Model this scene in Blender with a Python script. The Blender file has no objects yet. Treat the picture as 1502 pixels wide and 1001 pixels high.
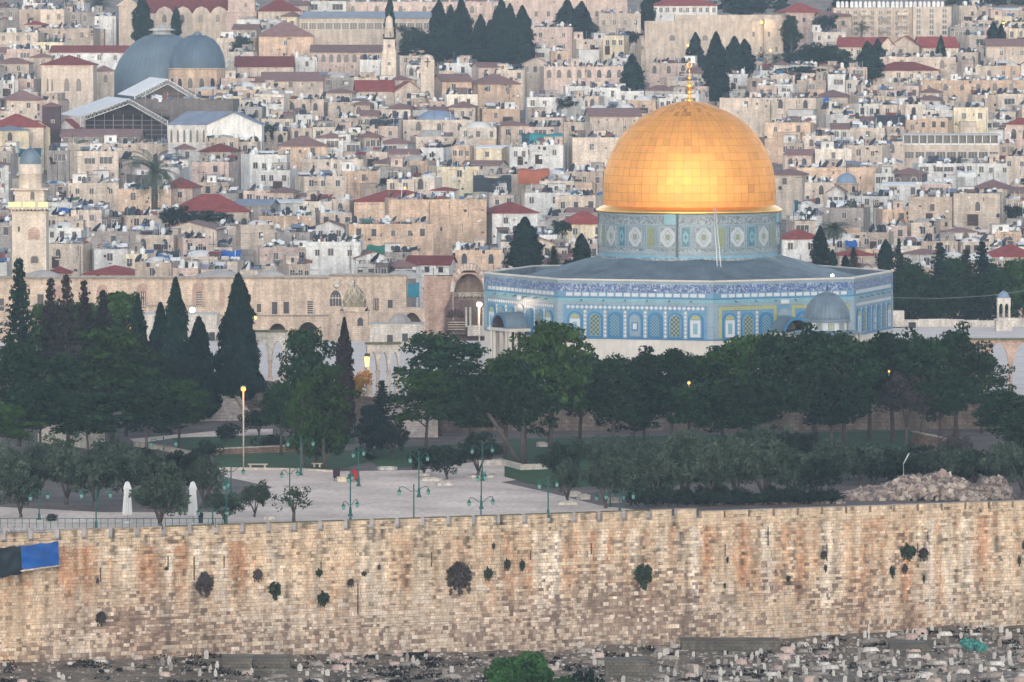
import bpy, bmesh, math, random
import numpy as np
from mathutils import Vector, Matrix, noise
R_ = math.radians
SC = bpy.context.scene
COL = SC.collection
random.seed(7)
rng = np.random.default_rng(11)

# ------------------------------------------------------------------ camera
CAMZ = 50.0
F_PX = 8400.0
W_PX, H_PX = 1502.0, 1001.0
PITCH = math.atan((500.5 - 24.0) / F_PX)
cd = bpy.data.cameras.new("camera")
cam = bpy.data.objects.new("camera", cd)
COL.objects.link(cam)
cd.sensor_width = 36.0
cd.lens = 36.0 * F_PX / W_PX
cd.clip_start = 1.0
cd.clip_end = 6000.0
cam.location = (0, 0, CAMZ)
cam.rotation_euler = (math.pi / 2 - PITCH, 0, 0)
SC.camera = cam

# ------------------------------------------------------------------ sky and sun
SUN_EL, SUN_AZ = 13.0, 182.0          # azimuth measured from +Y towards +X: the bright sky is behind the camera
w = bpy.data.worlds.new("World")
SC.world = w
w.use_nodes = True
nt = w.node_tree
bg = nt.nodes["Background"]
sky = nt.nodes.new("ShaderNodeTexSky")
sky.sky_type = 'NISHITA'
sky.sun_disc = False
sky.sun_elevation = R_(SUN_EL)
sky.sun_rotation = R_(SUN_AZ)
sky.altitude = 800
sky.air_density = 1.0
sky.dust_density = 1.0
sky.ozone_density = 0.6
hs_ = nt.nodes.new('ShaderNodeHueSaturation')
hs_.inputs['Saturation'].default_value = 0.62     # thin even cloud: a paler sky
nt.links.new(sky.outputs[0], hs_.inputs['Color'])
nt.links.new(hs_.outputs[0], bg.inputs[0])
bg.inputs[1].default_value = 0.15
sl = bpy.data.lights.new("sun", 'SUN')
sl.energy = 0.75
sl.angle = R_(60)
sl.color = (1.0, 0.95, 0.93)
so = bpy.data.objects.new("sun", sl)
COL.objects.link(so)
sd = Vector((math.sin(R_(SUN_AZ)) * math.cos(R_(SUN_EL)), math.cos(R_(SUN_AZ)) * math.cos(R_(SUN_EL)), math.sin(R_(SUN_EL))))
so.rotation_euler = (-sd).to_track_quat('-Z', 'Y').to_euler()
SC.view_settings.view_transform = 'Standard'
SC.view_settings.look = 'None'
SC.view_settings.exposure = 1.24
SC.view_settings.gamma = 1.0
SC.cycles.volume_bounces = 0
SC.cycles.max_bounces = 4
SC.cycles.transparent_max_bounces = 4

# ------------------------------------------------------------------ picture <-> place
cp, sp_ = math.cos(PITCH), math.sin(PITCH)
def ray(px, py):
    a = (px - W_PX / 2) / F_PX
    b = -(py - H_PX / 2) / F_PX
    # camera axes: right=+X, forward=(0,cp,-sp), up=(0,sp,cp)
    return Vector((a, cp + b * sp_, -sp_ + b * cp))
def P(px, py, Y):
    d = ray(px, py)
    return Vector((0, 0, CAMZ)) + d * (Y / d.y)
def G(px, py, z=0.0):
    d = ray(px, py)
    return Vector((0, 0, CAMZ)) + d * ((z - CAMZ) / d.z)
def pxm(Y):
    return F_PX / Y
def to_px(v):
    y, z = v[1], v[2] - CAMZ
    f = y * cp - z * sp_
    u = y * sp_ + z * cp
    return (W_PX / 2 + F_PX * v[0] / f, H_PX / 2 - F_PX * u / f)

# ------------------------------------------------------------------ objects, names, labels
REG = []
def tag(o, label, cat, group=None, kind=None, shared=False):
    o['label'] = label
    o['category'] = cat
    if group: o['group'] = group
    if kind: o['kind'] = kind
    REG.append((o, label, shared))
    return o
def thing(name, label, cat, loc, rz=0.0, group=None, shared=False):
    o = bpy.data.objects.new(name, None)
    o.empty_display_size = 0.5
    COL.objects.link(o)
    o.location = loc
    o.rotation_euler = (0, 0, rz)
    return tag(o, label, cat, group, None, shared)
def link(name, me, parent=None, loc=(0, 0, 0), rz=0.0, scale=None, rot=None):
    o = bpy.data.objects.new(name, me)
    COL.objects.link(o)
    o.location = loc
    o.rotation_euler = rot if rot else (0, 0, rz)
    if scale: o.scale = scale
    if parent: o.parent = parent
    return o
def struct(o, label=None):
    o['kind'] = 'structure'
    if label: o['label'] = label
    return o
NUMW = ['zero', 'one', 'two', 'three', 'four', 'five', 'six', 'seven', 'eight', 'nine', 'ten', 'eleven', 'twelve', 'thirteen', 'fourteen', 'fifteen', 'sixteen', 'seventeen', 'eighteen', 'nineteen', 'twenty']
ORD = ['', '', 'second', 'third', 'fourth', 'fifth', 'sixth', 'seventh', 'eighth', 'ninth', 'tenth', 'eleventh', 'twelfth', 'thirteenth', 'fourteenth', 'fifteenth', 'sixteenth', 'seventeenth', 'eighteenth', 'nineteenth', 'twentieth']
def finish_labels():
    by = {}
    for o, l, sh in REG:
        if not sh: by.setdefault(l, []).append(o)
    for l, os_ in by.items():
        if len(os_) < 2: continue
        os_.sort(key=lambda o: to_px(o.location)[0])
        n = len(os_)
        for i, o in enumerate(os_):
            if i == 0: r = 'leftmost of ' + (NUMW[n] if n < 21 else 'many')
            elif i == n - 1: r = 'rightmost of ' + (NUMW[n] if n < 21 else 'many')
            elif i + 1 < 21 and i < n / 2: r = ORD[i + 1] + ' from left of ' + (NUMW[n] if n < 21 else 'many')
            else: r = ORD[min(20, n - i)] + ' from right of ' + (NUMW[n] if n < 21 else 'many')
            o['label'] = l + ', ' + r

# ------------------------------------------------------------------ mesh building
class MB:
    def __init__(s):
        s.v, s.f, s.m = [], [], []
        s.sm = []
    def add(s, vs, fs, m=0, smooth=False):
        b = len(s.v)
        s.v.extend([tuple(v) for v in vs])
        for f in fs:
            s.f.append([b + i for i in f]); s.m.append(m); s.sm.append(smooth)
    def box(s, c, d, m=0, rz=0.0):
        x, y, z = d[0] / 2, d[1] / 2, d[2] / 2
        cs, sn = math.cos(rz), math.sin(rz)
        vs = []
        for dz in (-z, z):
            for dx, dy in ((-x, -y), (x, -y), (x, y), (-x, y)):
                vs.append((c[0] + dx * cs - dy * sn, c[1] + dx * sn + dy * cs, c[2] + dz))
        s.add(vs, [(0, 3, 2, 1), (4, 5, 6, 7), (0, 1, 5, 4), (1, 2, 6, 5), (2, 3, 7, 6), (3, 0, 4, 7)], m)
    def bb(s, x0, x1, y0, y1, z0, z1, m=0):
        s.box(((x0 + x1) / 2, (y0 + y1) / 2, (z0 + z1) / 2), (abs(x1 - x0), abs(y1 - y0), abs(z1 - z0)), m)
    def prism(s, pts, y0, y1, m=0):
        """polygon in x,z extruded along y"""
        n = len(pts)
        vs = [(p[0], y0, p[1]) for p in pts] + [(p[0], y1, p[1]) for p in pts]
        fs = [tuple(range(n)), tuple(range(2 * n - 1, n - 1, -1))]
        for i in range(n):
            j = (i + 1) % n
            fs.append((i, i + n, j + n, j))
        s.add(vs, fs, m)
    def prismz(s, pts, z0, z1, m=0):
        n = len(pts)
        vs = [(p[0], p[1], z0) for p in pts] + [(p[0], p[1], z1) for p in pts]
        fs = [tuple(range(n - 1, -1, -1)), tuple(range(n, 2 * n))]
        for i in range(n):
            j = (i + 1) % n
            fs.append((i, j, j + n, i + n))
        s.add(vs, fs, m)
    def lathe(s, prof, n=24, c=(0, 0, 0), m=0, smooth=True, a0=0.0, a1=2 * math.pi):
        """prof: list of (r,z)"""
        full = abs((a1 - a0) - 2 * math.pi) < 1e-6
        k = n if full else n + 1
        vs = []
        for r, z in prof:
            for i in range(k):
                a = a0 + (a1 - a0) * i / n
                vs.append((c[0] + r * math.cos(a), c[1] + r * math.sin(a), c[2] + z))
        fs = []
        for j in range(len(prof) - 1):
            for i in range(n):
                i2 = (i + 1) % k
                fs.append((j * k + i, j * k + i2, (j + 1) * k + i2, (j + 1) * k + i))
        s.add(vs, fs, m, smooth)
        if full:
            if prof[0][0] > 1e-4: s.add([vs[i] for i in range(k)][::-1], [tuple(range(k))], m)
            if prof[-1][0] > 1e-4: s.add([vs[(len(prof) - 1) * k + i] for i in range(k)], [tuple(range(k))], m)
    def cyl(s, c, r, h, n=10, m=0, r2=None):
        s.lathe([(r, 0), (r if r2 is None else r2, h)], n, c, m, smooth=n > 8)
    def tube(s, pts, rad, n=6, m=0, smooth=True):
        pts = [Vector(p) for p in pts]
        if not hasattr(rad, '__len__'): rad = [rad] * len(pts)
        vs = []
        for i, p in enumerate(pts):
            d = (pts[min(i + 1, len(pts) - 1)] - pts[max(i - 1, 0)]).normalized()
            a = d.cross(Vector((0.31, 0.95, 0.05)))
            if a.length < 1e-3: a = d.cross(Vector((1, 0, 0)))
            a.normalize(); b = d.cross(a)
            for k in range(n):
                t = 2 * math.pi * k / n
                vs.append(p + (a * math.cos(t) + b * math.sin(t)) * rad[i])
        fs = []
        for i in range(len(pts) - 1):
            for k in range(n):
                k2 = (k + 1) % n
                fs.append((i * n + k, i * n + k2, (i + 1) * n + k2, (i + 1) * n + k))
        fs.append(tuple(range(n - 1, -1, -1)))
        fs.append(tuple(range((len(pts) - 1) * n, len(pts) * n)))
        s.add(vs, fs, m, smooth)
    def mesh(s, name, mats):
        me = bpy.data.meshes.new(name)
        me.from_pydata(s.v, [], s.f)
        for m in mats: me.materials.append(m)
        me.polygons.foreach_set('material_index', s.m)
        me.polygons.foreach_set('use_smooth', s.sm)
        me.update()
        return me
    def build(s, name, mats, parent=None, loc=(0, 0, 0), rz=0.0, scale=None, rot=None):
        if not isinstance(mats, (list, tuple)): mats = [mats]
        return link(name, s.mesh(name, mats), parent, loc, rz, scale, rot)
def arch_curve(hw, rise, n=10, pointed=True):
    """points from left spring to right spring, z above the spring line"""
    out = []
    for i in range(n + 1):
        t = -1 + 2 * i / n
        if pointed:
            z = rise * (1 - abs(t) ** 1.9) ** 0.62
        else:
            z = rise * math.sqrt(max(0, 1 - t * t))
        out.append((t * hw, z))
    return out
def arch_poly(hw, z0, zs, rise, n=10, pointed=True):
    c = arch_curve(hw, rise, n, pointed)
    return [(-hw, z0)] + [(x, zs + z) for x, z in c] + [(hw, z0)]
def arch_wall(mb, x0, x1, z0, z1, ops, y0, y1, m=0, pointed=True, m_in=None):
    """wall slab from x0..x1 with arched openings: (xc, hw, zspring, rise)"""
    m_in = m if m_in is None else m_in
    xs = [(x0, None)]
    cur = x0
    for xc, hw, zs, rise in sorted(ops):
        mb.bb(cur, xc - hw, y0, y1, z0, z1, m)
        cv = arch_curve(hw, rise, 12, pointed)
        for i in range(12):
            xa, za = cv[i]; xb, zb = cv[i + 1]
            xa += xc; xb += xc; za += zs; zb += zs
            vs = [(xa, y0, za), (xb, y0, zb), (xb, y0, z1), (xa, y0, z1), (xa, y1, za), (xb, y1, zb), (xb, y1, z1), (xa, y1, z1)]
            mb.add(vs, [(0, 1, 2, 3), (7, 6, 5, 4), (3, 2, 6, 7)], m)
            mb.add(vs, [(0, 4, 5, 1)], m_in)
        cur = xc + hw
    mb.bb(cur, x1, y0, y1, z0, z1, m)

# ------------------------------------------------------------------ materials
def lin(c):
    c = c / 255.0
    return c / 12.92 if c <= 0.04045 else ((c + 0.055) / 1.055) ** 2.4
def rgb(r, g, b, k=1.0):
    return (lin(r) * k, lin(g) * k, lin(b) * k, 1.0)
MATS = {}
def mat(name, col, rough=0.9, metal=0.0, var=0.15, vscale=0.6, rnd=0.0, brick=None, attr=None, emit=None, bump=0.0, stain=0.0, spec=0.3, var2=0.0, v2scale=6.0, hueshift=None):
    if name in MATS: return MATS[name]
    m = bpy.data.materials.new(name)
    MATS[name] = m
    m.use_nodes = True
    t = m.node_tree; N = t.nodes; L = t.links
    b = N['Principled BSDF']
    b.inputs['Roughness'].default_value = rough
    b.inputs['Metallic'].default_value = metal
    b.inputs['Specular IOR Level'].default_value = spec
    if emit:
        b.inputs['Base Color'].default_value = col
        b.inputs['Emission Color'].default_value = col
        b.inputs['Emission Strength'].default_value = emit
        return m
    def mul(a, v):
        x = N.new('ShaderNodeVectorMath'); x.operation = 'SCALE'
        L.new(a, x.inputs[0]); L.new(v, x.inputs['Scale'])
        return x.outputs[0]
    tc = N.new('ShaderNodeTexCoord')
    if attr:
        a = N.new('ShaderNodeAttribute'); a.attribute_name = attr
        cur = a.outputs['Color']
    else:
        r = N.new('ShaderNodeRGB'); r.outputs[0].default_value = col
        cur = r.outputs[0]
    hgt = None
    if brick:
        bw, bh, con = brick
        sx = N.new('ShaderNodeSeparateXYZ'); L.new(tc.outputs['Object'], sx.inputs[0])
        ad = N.new('ShaderNodeMath'); L.new(sx.outputs[0], ad.inputs[0]); L.new(sx.outputs[1], ad.inputs[1])
        cx = N.new('ShaderNodeCombineXYZ'); L.new(ad.outputs[0], cx.inputs[0]); L.new(sx.outputs[2], cx.inputs[1])
        bt = N.new('ShaderNodeTexBrick'); L.new(cx.outputs[0], bt.inputs['Vector'])
        bt.inputs['Scale'].default_value = 1.0
        bt.inputs['Brick Width'].default_value = bw
        bt.inputs['Row Height'].default_value = bh
        bt.inputs['Mortar Size'].default_value = 0.03
        bt.inputs['Color1'].default_value = (1 - con, 1 - con, 1 - con, 1)
        bt.inputs['Color2'].default_value = (1 + con * .6, 1 + con * .6, 1 + con * .6, 1)
        bt.inputs['Mortar'].default_value = (1 - 2 * con, 1 - 2 * con, 1 - 2 * con, 1)
        mx = N.new('ShaderNodeVectorMath'); mx.operation = 'MULTIPLY'
        L.new(cur, mx.inputs[0]); L.new(bt.outputs['Color'], mx.inputs[1]); cur = mx.outputs[0]
    def nz(scale, amt, detail=3.0, vec=None):
        n = N.new('ShaderNodeTexNoise'); n.inputs['Scale'].default_value = scale; n.inputs['Detail'].default_value = detail
        L.new(vec if vec else tc.outputs['Object'], n.inputs['Vector'])
        mr = N.new('ShaderNodeMapRange'); L.new(n.outputs['Fac'], mr.inputs[0])
        mr.inputs[1].default_value = 0.3; mr.inputs[2].default_value = 0.7
        mr.inputs[3].default_value = 1 - amt; mr.inputs[4].default_value = 1 + amt
        return mr.outputs[0], n
    if var > 0:
        o, n1 = nz(vscale, var); cur = mul(cur, o)
        hgt = n1.outputs['Fac']
    if var2 > 0:
        o, n2 = nz(v2scale, var2, 2.0); cur = mul(cur, o)
    if stain > 0:       # rain streaks: noise stretched along z
        mp = N.new('ShaderNodeMapping'); mp.inputs['Scale'].default_value = (1.3, 1.3, 0.16)
        L.new(tc.outputs['Object'], mp.inputs[0])
        o, n3 = nz(1.0, stain, 4.0, mp.outputs[0]); cur = mul(cur, o)
    if rnd > 0:
        oi = N.new('ShaderNodeObjectInfo')
        mr = N.new('ShaderNodeMapRange'); L.new(oi.outputs['Random'], mr.inputs[0])
        mr.inputs[3].default_value = 1 - rnd; mr.inputs[4].default_value = 1 + rnd
        cur = mul(cur, mr.outputs[0])
    L.new(cur, b.inputs['Base Color'])
    if bump > 0 and hgt is not None:
        bp = N.new('ShaderNodeBump'); bp.inputs['Strength'].default_value = bump; bp.inputs['Distance'].default_value = 0.1
        L.new(hgt, bp.inputs['Height']); L.new(bp.outputs[0], b.inputs['Normal'])
    return m
A = 0.80    # photo colours of evenly lit surfaces to base colour
def stone(name, r, g, b, k=A, **kw):
    a = dict(var=0.17, vscale=0.5, var2=0.17, v2scale=2.8, stain=0.24, rnd=0.16, brick=(0.52, 0.30, 0.12), rough=0.92)
    a.update(kw)
    return mat(name, rgb(r, g, b, k), **a)
TONE = {
    'c': stone('cream_stone', 208, 192, 176), 'w': stone('white_plaster', 216, 214, 210, brick=None, stain=0.2),
    'p': stone('pink_stone', 206, 184, 172), 'o': stone('golden_stone', 210, 182, 158),
    'g': stone('grey_stone', 160, 152, 146), 'y': stone('pale_yellow_plaster', 222, 208, 180, brick=None),
    'd': stone('dark_weathered_stone', 120, 112, 108),
    'l': stone('sand_stone', 194, 176, 160),
    'k': stone('concrete_grey', 186, 184, 182, brick=None, var=.25),
    'n': stone('bleached_stone', 224, 212, 198),
}
M_ROOFFLAT = mat('roof_screed', rgb(168, 162, 158, A), var=0.25, vscale=0.5, var2=0.2, rnd=0.2)
RT = {
    'r': mat('red_roof_tiles', rgb(150, 72, 68, .7), var=0.25, vscale=0.8, var2=.2, rnd=0.25, brick=(0.3, 0.3, 0.15)),
    'b': mat('brown_roof_tiles', rgb(138, 106, 102, A), var=0.15, rnd=0.15, brick=(0.3, 0.3, 0.12)),
    's': mat('slate_blue_roof', rgb(122, 132, 150, A), var=0.15, rnd=0.1),
    'm': mat('white_sheet_roof', rgb(222, 222, 224, .85), var=0.08, rnd=0.1),
}
M_GLASS = mat('window_dark', rgb(46, 46, 54), rough=0.25, var=0.3, vscale=0.8, rnd=0.35, spec=0.5)
M_FRAME = mat('window_frame_white', rgb(205, 200, 192, A), var=0)
M_WHITE = mat('white_paint', rgb(226, 226, 224, A), var=0.06, rnd=0.08)
M_BLACKTANK = mat('black_plastic', rgb(38, 42, 50), rough=0.6, var=0.1)
M_DISH = mat('dish_dark', rgb(48, 52, 62), rough=0.7, var=0.2, rnd=0.4)
M_SOLAR = mat('solar_glass', rgb(88, 98, 118), rough=0.3, var=0.2, rnd=0.3, spec=0.5)
M_METAL = mat('grey_metal', rgb(140, 142, 146), rough=0.5, metal=0.3, var=0.1)
M_DOMEW = mat('whitewashed_dome', rgb(214, 212, 208, A), var=0.1, vscale=0.6, stain=0.1)
M_DOMEG = mat('grey_plaster_dome', rgb(172, 166, 160, A), var=0.18, vscale=0.8, rnd=0.15)
M_DOMEB = mat('blue_lead_dome', rgb(128, 146, 168, A), var=0.12, vscale=0.7)
M_LEAD = mat('lead_sheet', rgb(112, 128, 140, A), var=0.2, vscale=0.5, var2=0.12, rough=0.6, metal=0.2)
M_DARKWOOD = mat('dark_timber', rgb(72, 56, 60), var=0.15)
# ------------------------------------------------------------------ ground, plazas, terrain
def Ymap(row):
    return 930.0 + (405.0 - row) * 1.36
def zroof(Y):
    row = 405.0 - (Y - 930.0) / 1.36
    return P(751, row, Y).z
def zground(Y):
    if Y <= 905: return 0.0
    return max(0.0, min(zroof(Y) - 7.5, 60.0)) if Y < 1560 else zground(1559) 
def sheet(name, pts, z, m, kind='structure'):
    mb = MB()
    mb.add([(x, y, z) for x, y in pts], [tuple(range(len(pts)))])
    return struct(mb.build(name, m))
M_SOIL = mat('bare_soil', rgb(138, 122, 114, 0.5), var=0.35, vscale=0.25, var2=0.25, v2scale=2.0)
M_PAVE = mat('plaza_paving', rgb(220, 198, 182, .84), var=0.22, vscale=0.12, var2=0.20, v2scale=1.6)
M_PAVE2 = mat('platform_paving', rgb(214, 200, 192, .88), var=0.10, vscale=0.3, var2=0.1, v2scale=3)
M_GRASS = mat('lawn_green', rgb(56, 88, 42, 0.65), var=0.3, vscale=0.5, var2=0.3, v2scale=3)
M_DIRT = mat('dry_earth', rgb(140, 126, 118, 0.75), var=0.35, vscale=0.4, var2=0.25)
M_CEM = mat('cemetery_earth', rgb(128, 114, 98, 0.75), var=0.5, vscale=0.35, var2=0.4, v2scale=2.2)
# one ground sheet: viewer's hill, valley, cemetery shelf
ys = [-80, -30, 0, 60, 130, 220, 300, 380, 440, 480, 500, 510, 520, 530, 540, 550, 560, 580]
def zcem(Y, X=0):
    pts = [(-80, 46), (0, 42), (60, 30), (130, 2), (220, -38), (300, -50), (380, -42), (440, -30), (480, -19), (500, -13.6), (510, -12.0), (520, -11.2), (530, -10.7), (540, -10.4), (580, -9.8)]
    for i in range(len(pts) - 1):
        if pts[i][0] <= Y <= pts[i + 1][0]:
            t = (Y - pts[i][0]) / (pts[i + 1][0] - pts[i][0])
            return pts[i][1] * (1 - t) + pts[i + 1][1] * t
    return -9.8
def grid_sheet(name, x0, x1, nx, ylist, zf, m, smooth=True):
    vs, fs = [], []
    for y in ylist:
        for i in range(nx + 1):
            x = x0 + (x1 - x0) * i / nx
            vs.append((x, y, zf(x, y)))
    k = nx + 1
    for j in range(len(ylist) - 1):
        for i in range(nx):
            fs.append((j * k + i, j * k + i + 1, (j + 1) * k + i + 1, (j + 1) * k + i))
    mb = MB(); mb.add(vs, fs, 0, smooth)
    return mb.build(name, m)
def cemz(x, y):
    b = zcem(y)
    if 495 < y < 575:
        b += 0.5 * noise.noise(Vector((x * 0.15, y * 0.2, 3))) + 0.2 * noise.noise(Vector((x * 0.6, y * 0.6, 1)))
        t = max(0.0, min(1.0, (x - 12) / 40.0))
        b -= 1.35 * max(0.0, min(1.0, (x + 45) / 48.0)) * max(0.0, min(1.0, (y - 515) / 25.0))
        b += t * 0.25 * max(0.0, min(1.0, (y - 505) / 40.0))
    return b
yl = [-80, -30, 0, 60, 130, 220, 300, 380, 440, 470, 490] + [500 + i * 1.5 for i in range(52)]
struct(grid_sheet('ground', -160, 160, 160, yl, cemz, M_CEM))
# inside the walls, level zero
pts = [(-260, 535.5), (-40, 536.5), (0, 553.5), (55, 575.5), (260, 577.5), (260, 930), (-260, 930)]
struct(grid_sheet('terrain', -900, 900, 30, [905 + 12 * i for i in range(57)] + [1700, 2000, 2500], lambda x, y: (zground(y) - 0.3 if y > 912 else -0.4), M_DIRT))
def wallY(x):     # centre line of the city wall
    return 554.0 + 0.387 * x * (1.0 if x > -60 else 1.0)
mb = MB()
vs = []
xs = [-150 + 10 * i for i in range(31)]
for x in xs: vs.append((x, min(600, max(505, wallY(x))) + 1.0, 0.0))
for x in xs: vs.append((x * 2.0, 925.0, 0.0))
n = len(xs)
mb.add(vs, [(i, i + 1, n + i + 1, n + i) for i in range(n - 1)])
struct(mb.build('temple_ground', M_SOIL))
# pale plaza
pl = [G(-60, 765), G(-40, 742), G(150, 752), G(320, 752), G(400, 715), G(330, 700), G(322, 688), G(500, 692), G(620, 690), G(735, 672), G(790, 700), G(735, 708), G(800, 722), G(880, 742), G(960, 752), G(1000, 760)]
front = []
for i in range(12):
    x = 25 - i * 8
    front.append((x, wallY(x) + 1.2))
sheet('plaza', [(p.x, p.y) for p in pl] + front, 0.03, M_PAVE)
def lawn(name, q, m=M_GRASS, z=0.05):
    return sheet(name, [(G(a, b).x, G(a, b).y) for a, b in q], z, m)
lawn('lawn', [(250, 643), (410, 640), (520, 636), (520, 652), (400, 658), (270, 660)])
lawn('lawn', [(310, 668), (420, 664), (520, 662), (560, 672), (500, 689), (322, 687)])
lawn('lawn', [(520, 660), (740, 650), (735, 668), (560, 690)], M_GRASS)
lawn('lawn', [(740, 645), (1340, 632), (1340, 690), (980, 712), (800, 716), (740, 700)], M_GRASS)
lawn('path', [(190, 645), (330, 632), (400, 630), (400, 639), (260, 643), (200, 652)], M_PAVE, 0.07)
# upper platform, 4 m above
PLAT = [(-140, 770), (-31.5, 724), (-16.5, 690), (30, 690), (85, 696), (180, 704), (200, 849), (62, 849), (48, 838), (0, 812), (-140, 800)]
mb = MB(); mb.prismz(PLAT, -0.5, 3.97, 0)
plat = struct(mb.build('platform', stone('retaining_stone', 158, 138, 124, k=0.62, brick=(0.8, 0.45, 0.2), var=0.25, var2=0.2)))
mb = MB(); mb.add([(x, y, 4.0) for x, y in PLAT], [tuple(range(len(PLAT)))])
struct(mb.build('platform_paving', M_PAVE2))
# stairs up to the platform
def stairs(px, row, z0, z1, wd, n=12, rz=0.0, run=0.45, label=''):
    p = G(px, row, z0)
    t = thing('staircase', label, 'stairs', p, rz)
    mb = MB()
    h = (z1 - z0) / n
    for i in range(n):
        mb.bb(-wd / 2, wd / 2, i * run, n * run + 0.3, i * h, (i + 1) * h)
    mb.build('steps', stone('pale_step_stone', 190, 178, 170), t)
    mb = MB()
    for s in (-1, 1):
        mb.add([(s * (wd / 2 + .02), 0, 0), (s * (wd / 2 + .02), n * run, 0), (s * (wd / 2 + .02), n * run, z1 - z0 + .7), (s * (wd / 2 + .02), 0, .7),
                (s * (wd / 2 + .5), 0, 0), (s * (wd / 2 + .5), n * run, 0), (s * (wd / 2 + .5), n * run, z1 - z0 + .7), (s * (wd / 2 + .5), 0, .7)],
               [(0, 1, 2, 3), (7, 6, 5, 4), (3, 2, 6, 7), (0, 3, 7, 4), (1, 5, 6, 2)])
    mb.build('side_wall', TONE['l'], t)
stairs(602, 642, 0, 4, 5.5, label='pale stone stairs rising to the platform beside the arcade')
stairs(312, 618, 0, 4, 9, n=14, run=0.9, rz=0.3, label='wide pale steps between the two big cypresses')
# ------------------------------------------------------------------ city wall built of single stones
def pxcol(x): return to_px((x, wallY(x), 0))[0]
def vn(a, b, c=0.0): return noise.noise(Vector((a, b, c)))
wall_t = thing('city_wall', 'long fortified stone city wall with merlons across the foreground', 'wall', (0, wallY(0), 0), 0.0)
ANG = math.atan(0.387)
CSA, SNA = math.cos(ANG), math.sin(ANG)
M_BLOCK = mat('wall_blocks', (1, 1, 1, 1), attr='Col', var=0.16, vscale=1.9, var2=0.20, v2scale=7.0, bump=0.5, rough=0.95, stain=0.3)
STREAK = [(115, 22, .9), (160, 16, -.6), (215, 14, 1.0), (262, 14, .5), (350, 22, .8), (428, 14, .9), (505, 10, .8), (588, 16, 1.2), (660, 12, .5), (700, 20, .3), (880, 25, .4), (1035, 14, 1.0), (1080, 20, .7), (1300, 26, .6), (1440, 24, .7), (1180, 20, .5),
          (185, 9, -.8), (245, 8, -.9), (285, 8, -.7), (320, 10, -.7), (397, 12, -.6), (545, 18, -.5), (810, 6, -1.5), (878, 6, -1.3), (1014, 7, -1.4), (1042, 6, -1.1), (1066, 5, -1.2), (1207, 9, -1.4), (1357, 8, -1.3), (1385, 7, -.9), (1410, 9, -1.1), (925, 5, -1.1), (1120, 7, -.8)]
DARK = [(210, 925, 75, 42, .9), (60, 960, 70, 18, .6), (330, 935, 90, 32, .55), (250, 960, 110, 20, .7), (470, 945, 120, 25, .5), (800, 905, 70, 35, .6), (920, 895, 95, 55, .95), (1010, 915, 45, 45, .8), (700, 935, 70, 25, .5), (560, 950, 60, 18, .6), (1150, 850, 50, 30, .35), (1250, 880, 60, 30, .5), (1310, 915, 60, 16, .7), (1430, 890, 40, 40, .45), (1290, 830, 40, 15, .35), (870, 935, 120, 22, .6), (985, 870, 40, 22, .3)]
PALE = [(60, 940, 110, 22, .5), (620, 940, 150, 35, .5), (560, 905, 140, 30, .45), (400, 925, 90, 40, .4), (730, 895, 90, 40, .6), (1150, 800, 60, 25, .5), (1330, 850, 90, 50, .5), (1480, 860, 40, 60, .3), (1000, 800, 60, 20, .25), (900, 840, 90, 30, .35), (700, 870, 50, 30, .4)]
TOPP = [(430, 560, 60), (600, 760, 35)]
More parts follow.
